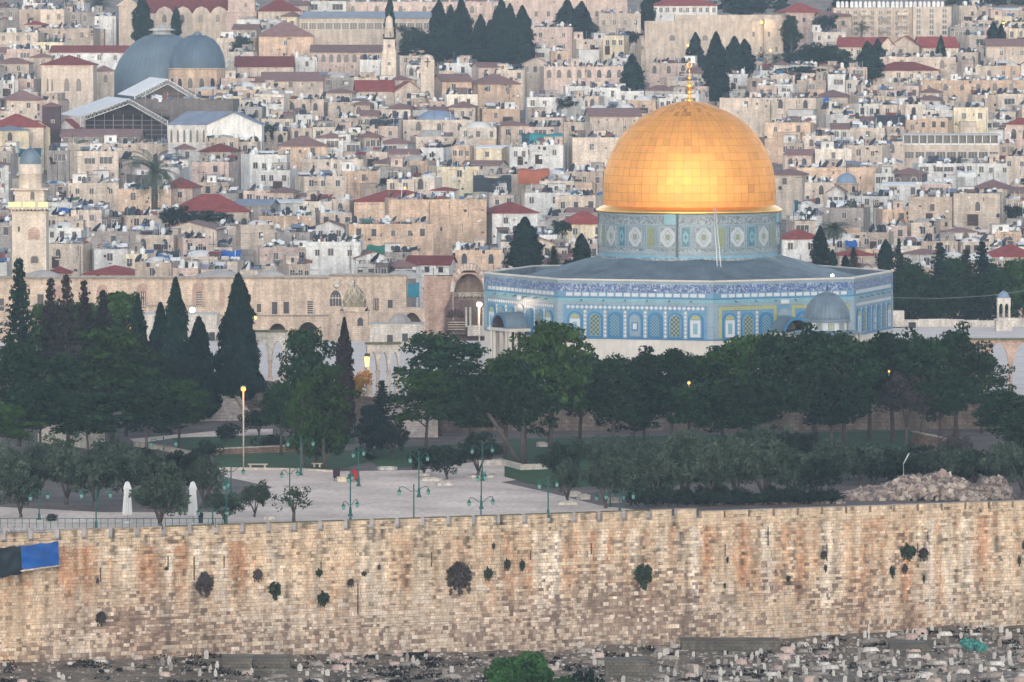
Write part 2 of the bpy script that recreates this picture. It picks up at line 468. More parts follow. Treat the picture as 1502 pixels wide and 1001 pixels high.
def block_colour(px, row, rr):
    top = 783 - px * 0.034
    h = row - top
    fade0 = max(0.25, min(1.0, (915 - row) / 60.0))
    o = 0.15 + 0.45 * vn(px * 0.012, row * 0.006, 2) + fade0 * (0.95 * vn(px * 0.085, row * 0.004, 5) + 1.0 * vn(px * 0.2, row * 0.006, 8))
    fade = max(0.0, min(1.0, (905 - row) / 60.0))
    if px < 60: fade = 1
    for sx, sw, sv in STREAK:
        d = (px + 3 * vn(row * .03, sx) - sx) / sw
        if abs(d) < 1.6:
            k = math.exp(-d * d * 1.4)
            end = 860 + 60 * vn(sx * .37, 1.0) + (40 if sv < 0 else -10)
            o += sv * k * (.6 if sv > 0 else 1.0) * max(0.0, min(1.0, (end - row) / 25.0))
    dk = 0.0
    for cx, cy, rx, ry, s in DARK:
        d = ((px - cx) / rx) ** 2 + ((row - cy) / ry) ** 2
        if d < 2.5: dk = max(dk, s * math.exp(-d * 0.8))
    dk += max(0, 0.5 * vn(px * .03, row * .05, 9)) * (1 - fade)
    pl = 0.0
    for cx, cy, rx, ry, s in PALE:
        d = ((px - cx) / rx) ** 2 + ((row - cy) / ry) ** 2
        if d < 2.5: pl = max(pl, s * math.exp(-d * 0.8))
    if h < 22 + 6 * vn(px * .02, 3): o = 0.05 + 0.25 * vn(px * .03, row * .03)
    if 380 < px < 735 and h < 90 + 30 * vn(px * .01, 7): o = o * 0.45 - .05
    base = np.array([214, 190, 162.])
    org = np.array([196, 148, 114.])
    pale = np.array([238, 220, 200.])
    if o > 0: c = base + (org - base) * min(1, o)
    else: c = base + (pale - base) * min(1, -o * 1.3)
    grey = np.array([196, 178, 162.])
    c = c + (grey - c) * 0.45 * (1 - fade) * (0.5 if px > 1020 else 1)
    r1 = rr.random()
    pw = 0.03 + pl * 0.38 + 0.09 * (1 - fade)
    if r1 < pw: c = c + (np.array([228, 214, 200.]) - c) * rr.uniform(.2, .75)
    elif dk > 0 and rr.random() < min(.97, dk * 1.05): kk_ = rr.uniform(.3, .8); c = c * (1 - kk_) + np.array([118, 98, 88.]) * kk_ * rr.uniform(.85, 1.15)
    elif r1 > 0.98: c = c * .5 + np.array([176, 128, 98.]) * .5 * rr.uniform(.85, 1.1)
    elif r1 > 0.93: c = c * rr.uniform(.72, .88)
    if h < 60 and vn(px * .22, row * .05, 13) > .42 and rr.random() < .8: c = c * .55 + np.array([60, 62, 54.]) * .45
    sv_ = vn(px * .33, row * .012, 31)
    if sv_ > .34: c = c * (1 - min(.35, (sv_ - .34) * 2.2) * fade0)
    c = c * rr.gauss(1.0, 0.032)
    return c
def blocks(rr, u0, u1, z0, z1, out, hcourse, wr):
    """u runs along the wall"""
    z = z0
    while z < z1 - 0.05:
        h = min(rr.uniform(*hcourse), z1 - z)
        if z1 - (z + h) < 0.12: h = z1 - z
        u = u0 - rr.uniform(0, .5)
        while u < u1:
            w_ = rr.uniform(*wr)
            a, b = max(u, u0), min(u + w_, u1)
            if b - a > 0.06:
                out.append((a, b, z, z + h))
            u += w_
        z += h
def make_blocks(name, rects, y_face, parent, seed, proud=(0.0, 0.06), gap=0.02, back=0.3):
    rr = random.Random(seed)
    vs, fs, cols = [], [], []
    for a, b, z, zt in rects:
        uc, zc = (a + b) / 2, (z + zt) / 2
        x, y = uc * CSA, wallY(0) + uc * SNA
        st_ = rr.getstate()
        cc = []
        for uq, zq in ((a, z), (b, z), (b, zt), (a, zt)):
            px, row = to_px((uq * CSA, wallY(0) + uq * SNA, zq))
            rr.setstate(st_)
            c = np.clip(block_colour(px, row, rr), 20, 245)
            cc.append([lin(v) * 0.80 for v in c] + [1.0])
        p = rr.uniform(*proud)
        g = gap * rr.uniform(.4, 1.4) / 2
        j = [rr.uniform(-.02, .02) for _ in range(4)]
        k = len(vs)
        e = min(0.05, (b - a) * .15)
        for yy, ins in ((y_face + back, 0), (y_face - p + 0.03, 0), (y_face - p, e)):
            vs += [(a + g + ins, yy, z + g + ins * .7), (b - g - ins, yy, z + g + ins * .7), (b - g - ins + j[0] * (ins > 0), yy, zt - g - ins * .7), (a + g + ins + j[1] * (ins > 0), yy, zt - g - ins * .7)]
        for q in (0, 4):
            for i in range(4):
                i2 = (i + 1) % 4
                fs.append((k + q + i, k + q + i2, k + q + 4 + i2, k + q + 4 + i))
        fs.append((k + 8, k + 9, k + 10, k + 11))
        fs.append((k + 3, k + 2, k + 1, k + 0))
        cols += cc * 3
    me = bpy.data.meshes.new(name)
    me.from_pydata(vs, [], fs)
    at = me.color_attributes.new('Col', 'FLOAT_COLOR', 'POINT')
    at.data.foreach_set('color', np.array(cols, dtype=np.float32).ravel())
    me.materials.append(M_BLOCK)
    o = link(name, me, parent)
    o.rotation_euler = (0, 0, ANG)
    return o
rr = random.Random(5)
U0, U1 = -75.0, 78.0
rects = []
blocks(rr, U0, U1, -12.0, -8.6, rects, (.28, .44), (.26, .60))
blocks(rr, U0, U1, -8.6, -4.0, rects, (.22, .46), (.22, .70))
blocks(rr, U0, U1, -4.0, 0.8, rects, (.28, .36), (.28, .66))
make_blocks('stone_face', rects, -0.9, wall_t, 21)
mb = MB(); mb.bb(U0, U1, -.2, 1.3, .78, .84); cw = mb.build('wall_walk', stone('wall_walk_stone', 190, 180, 166, brick=None, var=.25, k=.7), wall_t); cw.rotation_euler = (0, 0, ANG)
mb = MB(); mb.bb(U0, U1, -0.88, 0.9, -13, 0.78)
cr = mb.build('wall_core', stone('mortar_core', 140, 112, 92, k=.6, brick=None), wall_t); cr.rotation_euler = (0, 0, ANG)
# merlons
M_MOSS = mat('mossy_top', rgb(116, 114, 82, .7), var=0.4, vscale=2.0)
per = 40.3 / 15.4
u = U0 + 0.4
i = 0
while u < U1 - per:
    x = u * CSA; px = pxcol(x)
    if px < -80 or px > 1590:
        u += per; i += 1; continue
    hgt = 0.92 if px < 1000 else 0.62
    gapw = 0.55 if px < 1000 else 0.25
    mr = []
    blocks(rr, u, u + per - gapw, 0.8, 0.8 + hgt + (0 if px > 90 else rr.uniform(-.3, 0)), mr, (.24, .28), (.35, .7))
    mo = make_blocks('merlon', mr, -0.9, wall_t, 100 + i, proud=(0, .03), back=.7)
    mt = MB(); mt.bb(u - .03, u + per - gapw + .03, -0.96, -.16, 0.8 + hgt, 0.8 + hgt + .06)
    ob = mt.build('merlon_cap', M_MOSS if 240 < px < 940 else TONE['l'], mo)
    u += per; i += 1
# slits and drain stains: dark gutters below some gaps
M_DARKST = mat('dark_stain_opening', rgb(62, 50, 46), var=.3)
mb = MB()
for px, r0, r1 in [(466, 818, 834), (628, 800, 830), (862, 788, 812), (1058, 790, 815), (1207, 785, 822), (1355, 772, 794), (773, 800, 820), (143, 822, 852), (280, 800, 850), (242, 805, 835), (324, 805, 832), (520, 835, 900), (1121, 760, 800), (1340, 790, 810)]:
    Yw = 554 / (1 - .387 * (px - 751) / F_PX)
    a = P(px, r0, Yw); b = P(px, r1, Yw)
    uu = a.x / CSA
    mb.bb(uu - .04, uu + .04, -1.0, -.9, b.z, a.z - (a.z - b.z) * .3)
o = mb.build('rain_gutter', M_DARKST, wall_t); o.rotation_euler = (0, 0, ANG)
# ------------------------------------------------------------------ the octagonal shrine with the gold dome
DX, DY, DZ = 23.22, 750.0, 4.0
shrine = thing('octagonal_shrine', 'blue tiled octagonal shrine under a large gold dome', 'shrine', (DX, DY, DZ), 0.0)
RO = 26.95
A8 = 2 * RO * math.sin(R_(22.5)); AP = RO * math.cos(R_(22.5))
ROT = R_(4.8)
def tilemat(name, c1, c2, scale, rough=0.3, thr=0.5, kind='v', c3=None):
    m = bpy.data.materials.new(name); m.use_nodes = True
    t = m.node_tree; N = t.nodes; L = t.links; b = N['Principled BSDF']
    tc = N.new('ShaderNodeTexCoord')
    sx = N.new('ShaderNodeSeparateXYZ'); L.new(tc.outputs['Object'], sx.inputs[0])
    cx = N.new('ShaderNodeCombineXYZ'); L.new(sx.outputs[0], cx.inputs[0]); L.new(sx.outputs[2], cx.inputs[1])
    if kind == 'v':
        n = N.new('ShaderNodeTexVoronoi'); n.inputs['Scale'].default_value = scale; n.inputs['Randomness'].default_value = 0.25
        out = n.outputs['Distance']
    elif kind == 'n':
        n = N.new('ShaderNodeTexNoise'); n.inputs['Scale'].default_value = scale; n.inputs['Detail'].default_value = 3; n.inputs['Distortion'].default_value = 1.5
        out = n.outputs['Fac']
    else:
        n = N.new('ShaderNodeTexChecker'); n.inputs['Scale'].default_value = scale
        out = n.outputs['Fac']
    L.new(cx.outputs[0], n.inputs['Vector'])
    r = N.new('ShaderNodeValToRGB'); L.new(out, r.inputs[0])
    e = r.color_ramp.elements
    e[0].position = thr - .04; e[0].color = c1; e[1].position = thr + .04; e[1].color = c2
    n2 = N.new('ShaderNodeTexNoise'); n2.inputs['Scale'].default_value = 0.35; n2.inputs['Detail'].default_value = 4
    L.new(tc.outputs['Object'], n2.inputs['Vector'])
    mr = N.new('ShaderNodeMapRange'); L.new(n2.outputs['Fac'], mr.inputs[0]); mr.inputs[1].default_value = .3; mr.inputs[2].default_value = .7; mr.inputs[3].default_value = .84; mr.inputs[4].default_value = 1.16
    x = N.new('ShaderNodeVectorMath'); x.operation = 'SCALE'; L.new(r.outputs[0], x.inputs[0]); L.new(mr.outputs[0], x.inputs['Scale'])
    L.new(x.outputs[0], b.inputs['Base Color'])
    b.inputs['Roughness'].default_value = rough
    return m
K = .67
T_BLUE = tilemat('tile_blue', rgb(58, 118, 160, K), rgb(126, 170, 192, K), 7.0, thr=.42)
T_TURQ = tilemat('tile_turquoise', rgb(92, 154, 174, K), rgb(148, 186, 194, K), 7.0, thr=.42)
T_GREY = tilemat('tile_grey_blue', rgb(100, 128, 150, K), rgb(162, 180, 188, K), 6.0, thr=.4)
T_INS = tilemat('tile_inscription', rgb(62, 92, 148, K), rgb(176, 192, 204, K), 3.4, thr=.55, kind='n')
T_WHITE = mat('tile_white', rgb(214, 216, 220, K), rough=.35, var=.08)
T_YEL = tilemat('tile_yellow_green', rgb(150, 158, 104, K), rgb(184, 182, 128, K), 5.0, thr=.42)
T_DEEP = mat('tile_cobalt', rgb(60, 126, 170, K), rough=.35, var=.12)
T_GRILL = tilemat('grille_olive', rgb(50, 84, 100, K), rgb(150, 160, 130, K), 3.6, kind='c', thr=.5, rough=.6)
T_GRILLB = tilemat('grille_blue', rgb(40, 84, 116, K), rgb(130, 170, 186, K), 5.0, kind='c', thr=.5, rough=.6)
T_DRUM = tilemat('drum_arabesque', rgb(104, 126, 142, K), rgb(160, 174, 184, K), 5.0, thr=.42)
T_DRUMN = tilemat('drum_scroll', rgb(98, 118, 132, K), rgb(164, 172, 174, K), 3.0, thr=.5, kind='n')
T_WHITED = mat('tile_dull_white', rgb(190, 196, 200, K), rough=.4, var=.1)
T_OLIVE = mat('tile_olive', rgb(150, 156, 130, K), rough=.5, var=.1)
T_GREEN = tilemat('tile_leaf_green', rgb(118, 138, 100, K), rgb(148, 160, 124, K), 5.0, thr=.42)
T_TEAL = tilemat('tile_teal', rgb(34, 104, 126, K), rgb(90, 146, 156, K), 4.0, thr=.42)
M_MARB = mat('marble_cladding', rgb(206, 198, 188, A), rough=.5, var=.10, vscale=.5, stain=.10, brick=(1.7, 1.6, .05))
M_GOLD = mat('gilded_plates', (1.0, 0.50, 0.115, 1), rough=.56, metal=.62, attr='Col', var=.08, vscale=.5, var2=.05)
M_GOLDD = mat('gilded_seam', rgb(166, 104, 44), rough=.5, metal=.8, var=.1)
M_GOLDF = mat('gold_trim', (0.95, 0.50, 0.13, 1), rough=.33, metal=1.0, var=.1)
# --- walls: each of the eight faces in its own frame (x along, -y outwards)
mb = MB()
octo = [(RO * math.sin(ROT + k * math.pi / 4), -RO * math.cos(ROT + k * math.pi / 4)) for k in range(8)]
sc = (AP - 0.02) / AP
mb.prismz([(x * sc * .999, y * sc * .999) for x, y in octo], -0.5, 5.02)
mb.build('marble_base', M_MARB, shrine)
def zz(row, Y=727.0): return P(751, row, Y).z - DZ
def face_panel(yellow):
    mb = MB(); h = A8 / 2
    mats = [T_BLUE, T_TURQ, T_GREY, T_INS, T_WHITE, T_YEL, T_DEEP, M_MARB]
    y = 0.0
    zt = 12.5
    def band(z0, z1, m, pr=0.0, x0=-h, x1=h): mb.bb(x0, x1, -pr, 0.5, z0, z1, m)
    band(5.0, 5.14, 6, .06)
    band(5.14, 9.35, 0, 0)
    band(9.35, 9.7, 2, .02)
    band(9.7, 10.2, 1, .0)
    band(10.2, 10.32, 6, .05)
    band(10.32, 11.0, 0 if not yellow else 0, .0)
    band(11.0, 12.05, 3, .03)
    band(12.05, 12.42, 2, .0)
    band(12.42, 12.62, 4 if False else 7, .10)
    # cartouches
    n = 17
    for i in range(n):
        x = -h + 1.0 + (A8 - 2.0) * (i + .5) / n
        mb.bb(x - .42, x + .42, -.03, .01, 10.45, 10.88, 4)
    # corner pilasters
    for s in (-1, 1):
        mb.bb(s * h - s * .0 - (.75 if s > 0 else 0), s * h + (.75 if s < 0 else 0), -.05, 0, 5.14, 9.7, 2)
    # diamond row
    n = 30
    if not yellow:
        for i in range(n):
            x = -h + 1.1 + (A8 - 2.2) * (i + .5) / n
            mb.prism([(x - .27, 9.04), (x, 8.77), (x + .27, 9.04), (x, 9.31)], -.05, -.01, 4)
    bays = []
    wb = (A8 - 2.0) / 7
    for i in range(7):
        bays.append(-h + 1.0 + wb * (i + .5))
    for i in range(8):
        x = -h + 1.0 + wb * i
        if yellow and i in (0, 3, 4, 7): 
            mb.bb(x - .22, x + .22, -.035, 0, 5.2, 9.3, 5); continue
        if i in (0, 7): continue
        mb.bb(x - .27, x + .27, -.03, 0, 5.2, 8.7, 2)
        for k in range(7):
            z = 5.45 + k * .5
            mb.prism([(x - .2, z), (x, z - .22), (x + .2, z), (x, z + .22)], -.05, -.03, 4)
    if yellow:
        for x0, x1 in ((-h + .8, bays[3] - wb / 2), (bays[3] + wb / 2, h - .8)):
            mb.bb(x0, x1, -.05, 0, 8.85, 9.3, 5)
    return mb.mesh('tile_wall', mats), bays, wb
def window_mesh(kind):
    mb = MB()
    ap = arch_poly(1.02, 0.0, 2.55, 0.75)
    mb.prism([(x, z) for x, z in ap], -.10, -.02, 0)           # blue surround
    ap = arch_poly(.80, 0.14, 2.45, 0.66)
    mb.prism(ap, -.13, -.10, 1)
    if kind == 'blind':
        mb.bb(-.66, .66, -.17, -.13, .2, 2.35, 2)
        mb.bb(-.30, .30, -.20, -.17, .6, 1.95, 3)
        mb.prism([(x * .8, 2.45 + z * .8) for x, z in arch_curve(.8, .66)], -.17, -.13, 4)
        return mb.mesh('window', [T_DEEP, T_BLUE, T_WHITE, T_TURQ, T_YEL])
    ap = arch_poly(.62, 0.26, 2.4, 0.55)
    mb.prism(ap, -.17, -.13, 2)
    if kind == 'mid':
        mb.bb(-.42, .42, -.2, -.17, .9, 2.0, 3)
        mb.bb(-.26, .26, -.22, -.2, 1.1, 1.85, 4)
        return mb.mesh('window', [T_DEEP, T_BLUE, T_GREY, T_DEEP, T_WHITE])
    return mb.mesh('window', [T_DEEP, T_BLUE if kind == 'olive' else T_DEEP, T_GRILL if kind == 'olive' else T_GRILLB])
WM = {k: window_mesh(k) for k in ('blind', 'olive', 'blue', 'mid')}
pn, bays, wb = face_panel(False)
py_, _, _ = face_panel(True)
for k in range(8):
    am = ROT + (k + .5) * math.pi / 4 - 0.0            # middle direction of the face from the front vertex
    nx, ny = math.sin(am), -math.cos(am)
    yellow = (k % 2 == 0)
    fo = link('tile_wall', py_ if k == 0 else pn, shrine, (nx * AP, ny * AP, 0), am)
    seq = ['blind', 'olive', 'blue', 'mid', 'blue', 'olive', 'blind']
    for i, b in enumerate(bays):
        if yellow and i == 3: continue
        kk = seq[i]
        link('window', WM[kk], fo, (b, 0, 5.2))
    # drain spouts
    for i in range(6):
        s = MB(); s.tube([(0, 0, 0), (0, -.5, -.06)], .09, 6)
        if k == 0: me_sp = s.mesh('spout', [M_LEAD])
        link('drain_spout', me_sp, fo, (-A8 / 2 + 3.2 + i * 2.9, 0, 9.95))
    if yellow:
        # barrel porch over the door
        mb = MB()
        r = 2.0
        d = 3.2
        zs_ = 5.9
        arch = [(r * math.cos(math.pi - math.pi * q / 14), zs_ + r * math.sin(math.pi * q / 14)) for q in range(15)]
        arch_wall(mb, -r - .5, r + .5, 0, 4.9 + r + .0, [(0, r - .35, 4.7, r - .35)], -d, -d + .3, 1, pointed=False) if False else None
        # barrel shell
        for q in range(14):
            (xa, za), (xb, zb) = arch[q], arch[q + 1]
            mb.add([(xa, -d, za), (xb, -d, zb), (xb, 0, zb), (xa, 0, za)], [(0, 1, 2, 3)], 0, True)
            s1 = .82
            (xc, zc), (xd, zd) = (xa * s1, zs_ + (za - zs_) * s1), (xb * s1, zs_ + (zb - zs_) * s1)
            mb.add([(xa, -d - .05, za), (xb, -d - .05, zb), (xd, -d - .05, zd), (xc, -d - .05, zc)], [(3, 2, 1, 0)], 1)
            mb.add([(xc, -d, zc), (xd, -d, zd), (xd, -.4, zd), (xc, -.4, zc)], [(3, 2, 1, 0)], 3)
        mb.build('porch_vault', [M_LEAD, T_DEEP, M_MARB, M_DARKWOOD], fo)
        mb = MB()
        mb.bb(-r - 1.2, r + 1.2, -d, 0, 5.5, 5.88, 0)
        mb.bb(-r * .8, r * .8, -.5, -.06, 0, 6.2, 1)
        for s in (-1, 1):
            for q in range(2):
                mb.cyl((s * (r + .6 - q * .9), -d + .35, 0), .24, 5.5, 10, 0)
                mb.cyl((s * (r + .6), -d + 1.2 + q * 1.0, 0), .24, 5.5, 10, 0)
        mb.build('porch', [M_MARB, M_DARKWOOD], fo)
        mb = MB(); mb.prism([(x, z) for x, z in arch_poly(1.0, 8.0, 8.3, .6)], -.12, -.02, 0)
        mb.bb(-.6, .6, -.2, -.1, 9.5, 10.0, 1)
        mb.build('tympanum', [T_GREY, T_WHITE], fo)
    else:
        mb = MB()
        mb.bb(-.5, .5, -.08, 0, 2.1, 2.7, 0)
        mb.bb(-.85, .85, -.08, 0, .9, 1.5, 0)
        mb.build('stone_grille', stone('pierced_marble', 168, 150, 142), fo)
# parapet ring and gutter roof
mb = MB()
for k in range(8):
    am = ROT + (k + .5) * math.pi / 4
    nx, ny = math.sin(am), -math.cos(am)
    ux, uy = math.cos(am), math.sin(am)
    hi = A8 / 2 - .25
    c = (nx * (AP - .62), ny * (AP - .62))
    mb.box((c[0], c[1], 11.35), (A8 - .5, .24, 2.3), 0, am)
mb.build('parapet', M_LEAD, shrine)
ri = AP / math.cos(R_(22.5)) - .75
mb = MB()
N8 = 8
top_r = 12.0
# eight roof planes with standing seams
for k in range(8):
    a0, a1 = ROT + k * math.pi / 4, ROT + (k + 1) * math.pi / 4
    p0 = Vector((ri * math.sin(a0), -ri * math.cos(a0), 10.9)); p1 = Vector((ri * math.sin(a1), -ri * math.cos(a1), 10.9))
    q0 = Vector((top_r * math.sin(a0), -top_r * math.cos(a0), 14.7)); q1 = Vector((top_r * math.sin(a1), -top_r * math.cos(a1), 14.7))
    mb.add([p0, p1, q1, q0], [(0, 1, 2, 3)], 0)
    n = 34
    for i in range(1, n):
        t = i / n
        a = p0.lerp(p1, t); b = q0.lerp(q1, t)
        mb.tube([a + Vector((0, 0, .02)), b + Vector((0, 0, .02))], .055, 4, 0, False)
mb.build('lead_roof', M_LEAD, shrine)
# roof hatch
mb = MB(); mb.box((-4.6, -24.0, 11.8), (.8, .8, .9), 0); mb.box((-4.6, -24.1, 11.3), (1.2, 1.0, .16), 1)
mb.build('roof_hatch', [M_DARKWOOD, M_WHITE], shrine)
# drum
RD = 11.78
z0d, z1d = 14.4, 20.55
mb = MB()
def dz(row): return P(751, row, DY - RD).z - DZ
bands = [(z0d, dz(379), RD + .25, 1), (dz(379), dz(376.5), RD + .12, 2), (dz(376.5), dz(374), RD, 0), (dz(374), dz(370), RD + .05, 3), (dz(370), dz(366), RD, 1), (dz(366), dz(332), RD, 0), (dz(332), dz(330), RD + .04, 3), (dz(330), dz(318), RD, 1), (dz(318), z1d, RD + .1, 3)]
for a, b, r, m in bands:
    mb.lathe([(r - .4, a), (r, a), (r, b), (r - .4, b)], 96, m=m, smooth=False)
drum = mb.build('drum', [T_DRUM, T_DRUMN, mat('tile_cyan', rgb(116, 178, 204, K), rough=.35, var=.1), T_GREY], shrine)
def drum_frame(a, r): return (r * math.sin(a), -r * math.cos(a))
zp0, zp1 = dz(364), dz(333)
def panel_mesh(kind):
    mb = MB()
    H = zp1 - zp0
    w = 1.12 if kind == 'w' else .62
    mb.bb(-w, w, -.10, .15, 0, H, 0)
    mb.bb(-w + .12, w - .12, -.13, -.09, .12, H - .12, 1)
    cz = H / 2
    if kind == 'w':
        W2, H2 = w - .16, H / 2 - .14
        for s in (-1, 1):
            for t in (-1, 1):
                mb.prism([(s * W2, cz + t * H2), (s * W2, cz + t * H2 * .45), (s * W2 * .35, cz + t * H2)][:: s * t], -.16, -.12, 2)
        mb.prism([(-.72, cz), (-.36, cz - .5), (0, cz - .95), (.36, cz - .5), (.72, cz), (.36, cz + .5), (0, cz + .95), (-.36, cz + .5)], -.15, -.12, 0)
        mb.prism([(-.58, cz), (0, cz - .8), (.58, cz), (0, cz + .8)], -.17, -.13, 1)
        mb.prism([(-.34, cz - .15), (-.15, cz - .4), (.15, cz - .4), (.34, cz - .15), (.34, cz + .15), (.15, cz + .4), (-.15, cz + .4), (-.34, cz + .15)], -.19, -.16, 3)
        return mb.mesh('drum_panel', [T_GREY, T_WHITED, mat('tile_sage', rgb(140, 150, 146, K), rough=.5, var=.1), T_OLIVE])
    mb.prism([(-.34, cz - .4), (0, cz - .85), (.34, cz - .4), (.34, cz + .4), (0, cz + .85), (-.34, cz + .4)], -.16, -.12, 2)
    mb.prism([(-.2, cz), (0, cz - .4), (.2, cz), (0, cz + .4)], -.19, -.15, 1)
    return mb.mesh('drum_panel', [T_GREY, T_TEAL if kind == 't' else T_GREEN, T_OLIVE if kind == 'g' else T_TURQ])
PM = {k: panel_mesh(k) for k in 'wtg'}
st = R_(11.25)
for i in range(32):
    a = R_(7.3) + i * st
    kind = 'w' if i % 2 == 0 else ('t' if (i // 2) % 2 == 1 else 'g')
    x, y = drum_frame(a, RD)
    link('drum_panel', PM[kind], drum, (x, y, zp0), a)
for i in range(4):      # shallow buttresses
    a = R_(-13.5) + i * math.pi / 2
    mb = MB()
    n = 6
    for j in range(n):
        b0 = a - R_(3.6) + R_(7.2) * j / n
        xx, yy = drum_frame(b0 + R_(.6), RD + .05)
        mb.box((xx, yy, (dz(330) + z1d) / 2), (1.56 * 11.8 * 2 * R_(.6), .5, z1d - dz(330)), 1, b0 + R_(.6))
    xx, yy = drum_frame(a + R_(4.2), RD + .1)
    mb.box((xx, yy, (z0d + z1d) / 2 + .3), (.22, .5, z1d - z0d - .4), 0, a + R_(4.2))
    mb.build('buttress', [mat('tile_dull', rgb(92, 108, 120, K), rough=.5, var=.15), T_TURQ], drum)
# dome
prof_img = [(304, 124.2), (300, 125.2), (288, 126.2), (272, 126.0), (256, 124.2), (240, 120.2), (224, 114.0), (208, 105.0), (192, 93.0), (176, 75.5), (165, 57.0), (158, 42), (152.5, 27.0), (149.5, 14.0), (148.5, 4)]
def prz(row): return P(751, row, DY).z - DZ
SCL = DY / F_PX
prof = [(hw * SCL * 1.004, prz(r)) for r, hw in prof_img]
def dome_r(t):
    """t 0..1 along the profile by arc length"""
    return None
# arc-length resample
acc = [0]
for i in range(1, len(prof)):
    acc.append(acc[-1] + math.hypot(prof[i][0] - prof[i - 1][0], prof[i][1] - prof[i - 1][1]))
from bisect import bisect
def pp(s):
    s = max(0, min(s, acc[-1] - 1e-6)); i = bisect(acc, s) - 1
    t = (s - acc[i]) / (acc[i + 1] - acc[i])
    # catmull-rom
    def g(j): return prof[max(0, min(len(prof) - 1, j))]
    out = []
    for q in (0, 1):
        p0, p1, p2, p3 = g(i - 1)[q], g(i)[q], g(i + 1)[q], g(i + 2)[q]
        out.append(0.5 * ((2 * p1) + (-p0 + p2) * t + (2 * p0 - 5 * p1 + 4 * p2 - p3) * t * t + (-p0 + 3 * p1 - 3 * p2 + p3) * t ** 3))
    return out
mb = MB()
mb.lathe([(max(.01, pp(acc[-1] * i / 60)[0] - .07), pp(acc[-1] * i / 60)[1]) for i in range(61)], 96, m=0)
mb.build('dome_shell', M_GOLDD, shrine)
rr = random.Random(3)
vs, fs, cols, smf = [], [], [], []
NC = 18
for j in range(NC):
    s0, s1 = acc[-1] * .975 * j / NC, acc[-1] * .975 * (j + 1) / NC
    rmid = pp((s0 + s1) / 2)[0]
    n = 62 if rmid > 2.9 else 31
    gp = .024
    off = 0.0
    for i in range(n):
        a0 = 2 * math.pi * i / n + off; a1 = a0 + 2 * math.pi / n
        tl = [rr.gauss(0, .004), rr.gauss(0, .009), rr.gauss(0, .009)]
        v = rr.gauss(1, .022)
        if j > NC - 6 and rr.random() < .22: v *= rr.uniform(.7, .9)
        if rr.random() < .02: v *= .86
        sat = rr.gauss(0, .03)
        if rr.random() < .10 and j < NC - 4: v *= rr.uniform(1.01, 1.05)
        col = [min(1, .86 * v), .39 * v + sat * .3, .105 * v - sat * .1, 1]
        b = len(vs)
        nu, nv = 2, 2
        for q in range(nv + 1):
            s = s0 + gp / 2 + (s1 - s0 - gp) * q / nv
            r, z = pp(s)
            for p_ in range(nu + 1):
                ga = gp / max(r, .5) / 2
                a = a0 + ga + (a1 - a0 - 2 * ga) * p_ / nu
                lift = .0 + tl[0] + tl[1] * (q - 1) + tl[2] * (p_ - 1)
                r2 = r + lift
                vs.append((r2 * math.sin(a), -r2 * math.cos(a), z))
        for q in range(nv):
            for p_ in range(nu):
                k = b + q * (nu + 1) + p_
                fs.append((k, k + 1, k + nu + 2, k + nu + 1)); smf.append(True)
        cols += [col] * ((nu + 1) * (nv + 1))
me = bpy.data.meshes.new('dome_plates')
me.from_pydata(vs, [], fs)
me.polygons.foreach_set('use_smooth', smf)
at = me.color_attributes.new('Col', 'FLOAT_COLOR', 'POINT')
at.data.foreach_set('color', np.clip(np.array(cols, dtype=np.float32), 0, 1).ravel())
me.materials.append(M_GOLD)
link('dome_plates', me, shrine)
# eave
ze = P(751, 314.5, DY - 12).z - DZ
mb = MB()
mb.lathe([(11.2, ze + .1), (12.15, ze), (12.2, ze + .22), (11.75, ze + .55), (11.25, ze + .75), (11.1, ze + 1.0), (11.25, ze + 1.1), (11.0, ze + 1.15)], 96)
mb.build('dome_eave', M_GOLDF, shrine)
# finial
zf = prz(148.5)
mb = MB()
fp = [(.62, 0), (.66, .1), (.42, .35), (.26, .75), (.24, 1.0), (.42, 1.15), (.24, 1.3), (.2, 1.5), (.44, 1.75), (.52, 2.05), (.42, 2.35), (.18, 2.6), (.13, 2.75), (.27, 2.95), (.32, 3.12), (.25, 3.3), (.1, 3.5), (.08, 3.9), (.17, 4.05), (.08, 4.2), (.05, 4.4)]
mb.lathe([(r * .8, z * .97) for r, z in fp], 16, (0, 0, zf - .05))
fin = mb.build('finial', M_GOLDF, shrine)
mb = MB()
cpts = []
for i in range(17):
    a = R_(-78) + R_(336 - 0) * i / 16 - math.pi / 2 + R_(0)
    a = -math.pi / 2 + R_(14 - 14) + 2 * math.pi * (i / 16)
    cpts.append((.30 * math.cos(a), 0, zf + 4.72 + .36 * math.sin(a)))
mb.tube(cpts, [.09 - .05 * abs(i - 8) / 8 * -1 if False else (.10 if 2 < i < 14 else .09) * (1 - .55 * (abs(i - 8) < 3)) for i in range(17)], 6)
mb.tube([(0, 0, zf + 5.0), (0, 0, zf + 5.25)], .03, 5)
mb.build('crescent', M_GOLDF, fin)
# two white ladder rails down the drum
lad = thing('ladder', 'tall white ladder leaning on the drum below the gold dome', 'ladder', P(1055, 392, 728.0))
mb = MB()
a0, a1 = P(1057.5, 392, 728.0) - lad.location, P(1049, 300, 737.2) - lad.location
b0, b1 = P(1052, 391, 728.0) - lad.location, P(1047, 306, 737.2) - lad.location
mb.tube([a0, a1], .055, 5); mb.tube([b0, b1], .055, 5)
for i in range(1, 26):
    t = i / 26
    mb.tube([a0.lerp(a1, t), b0.lerp(b1, t)], .02, 4)
mb.build('ladder_frame', M_WHITE, lad)
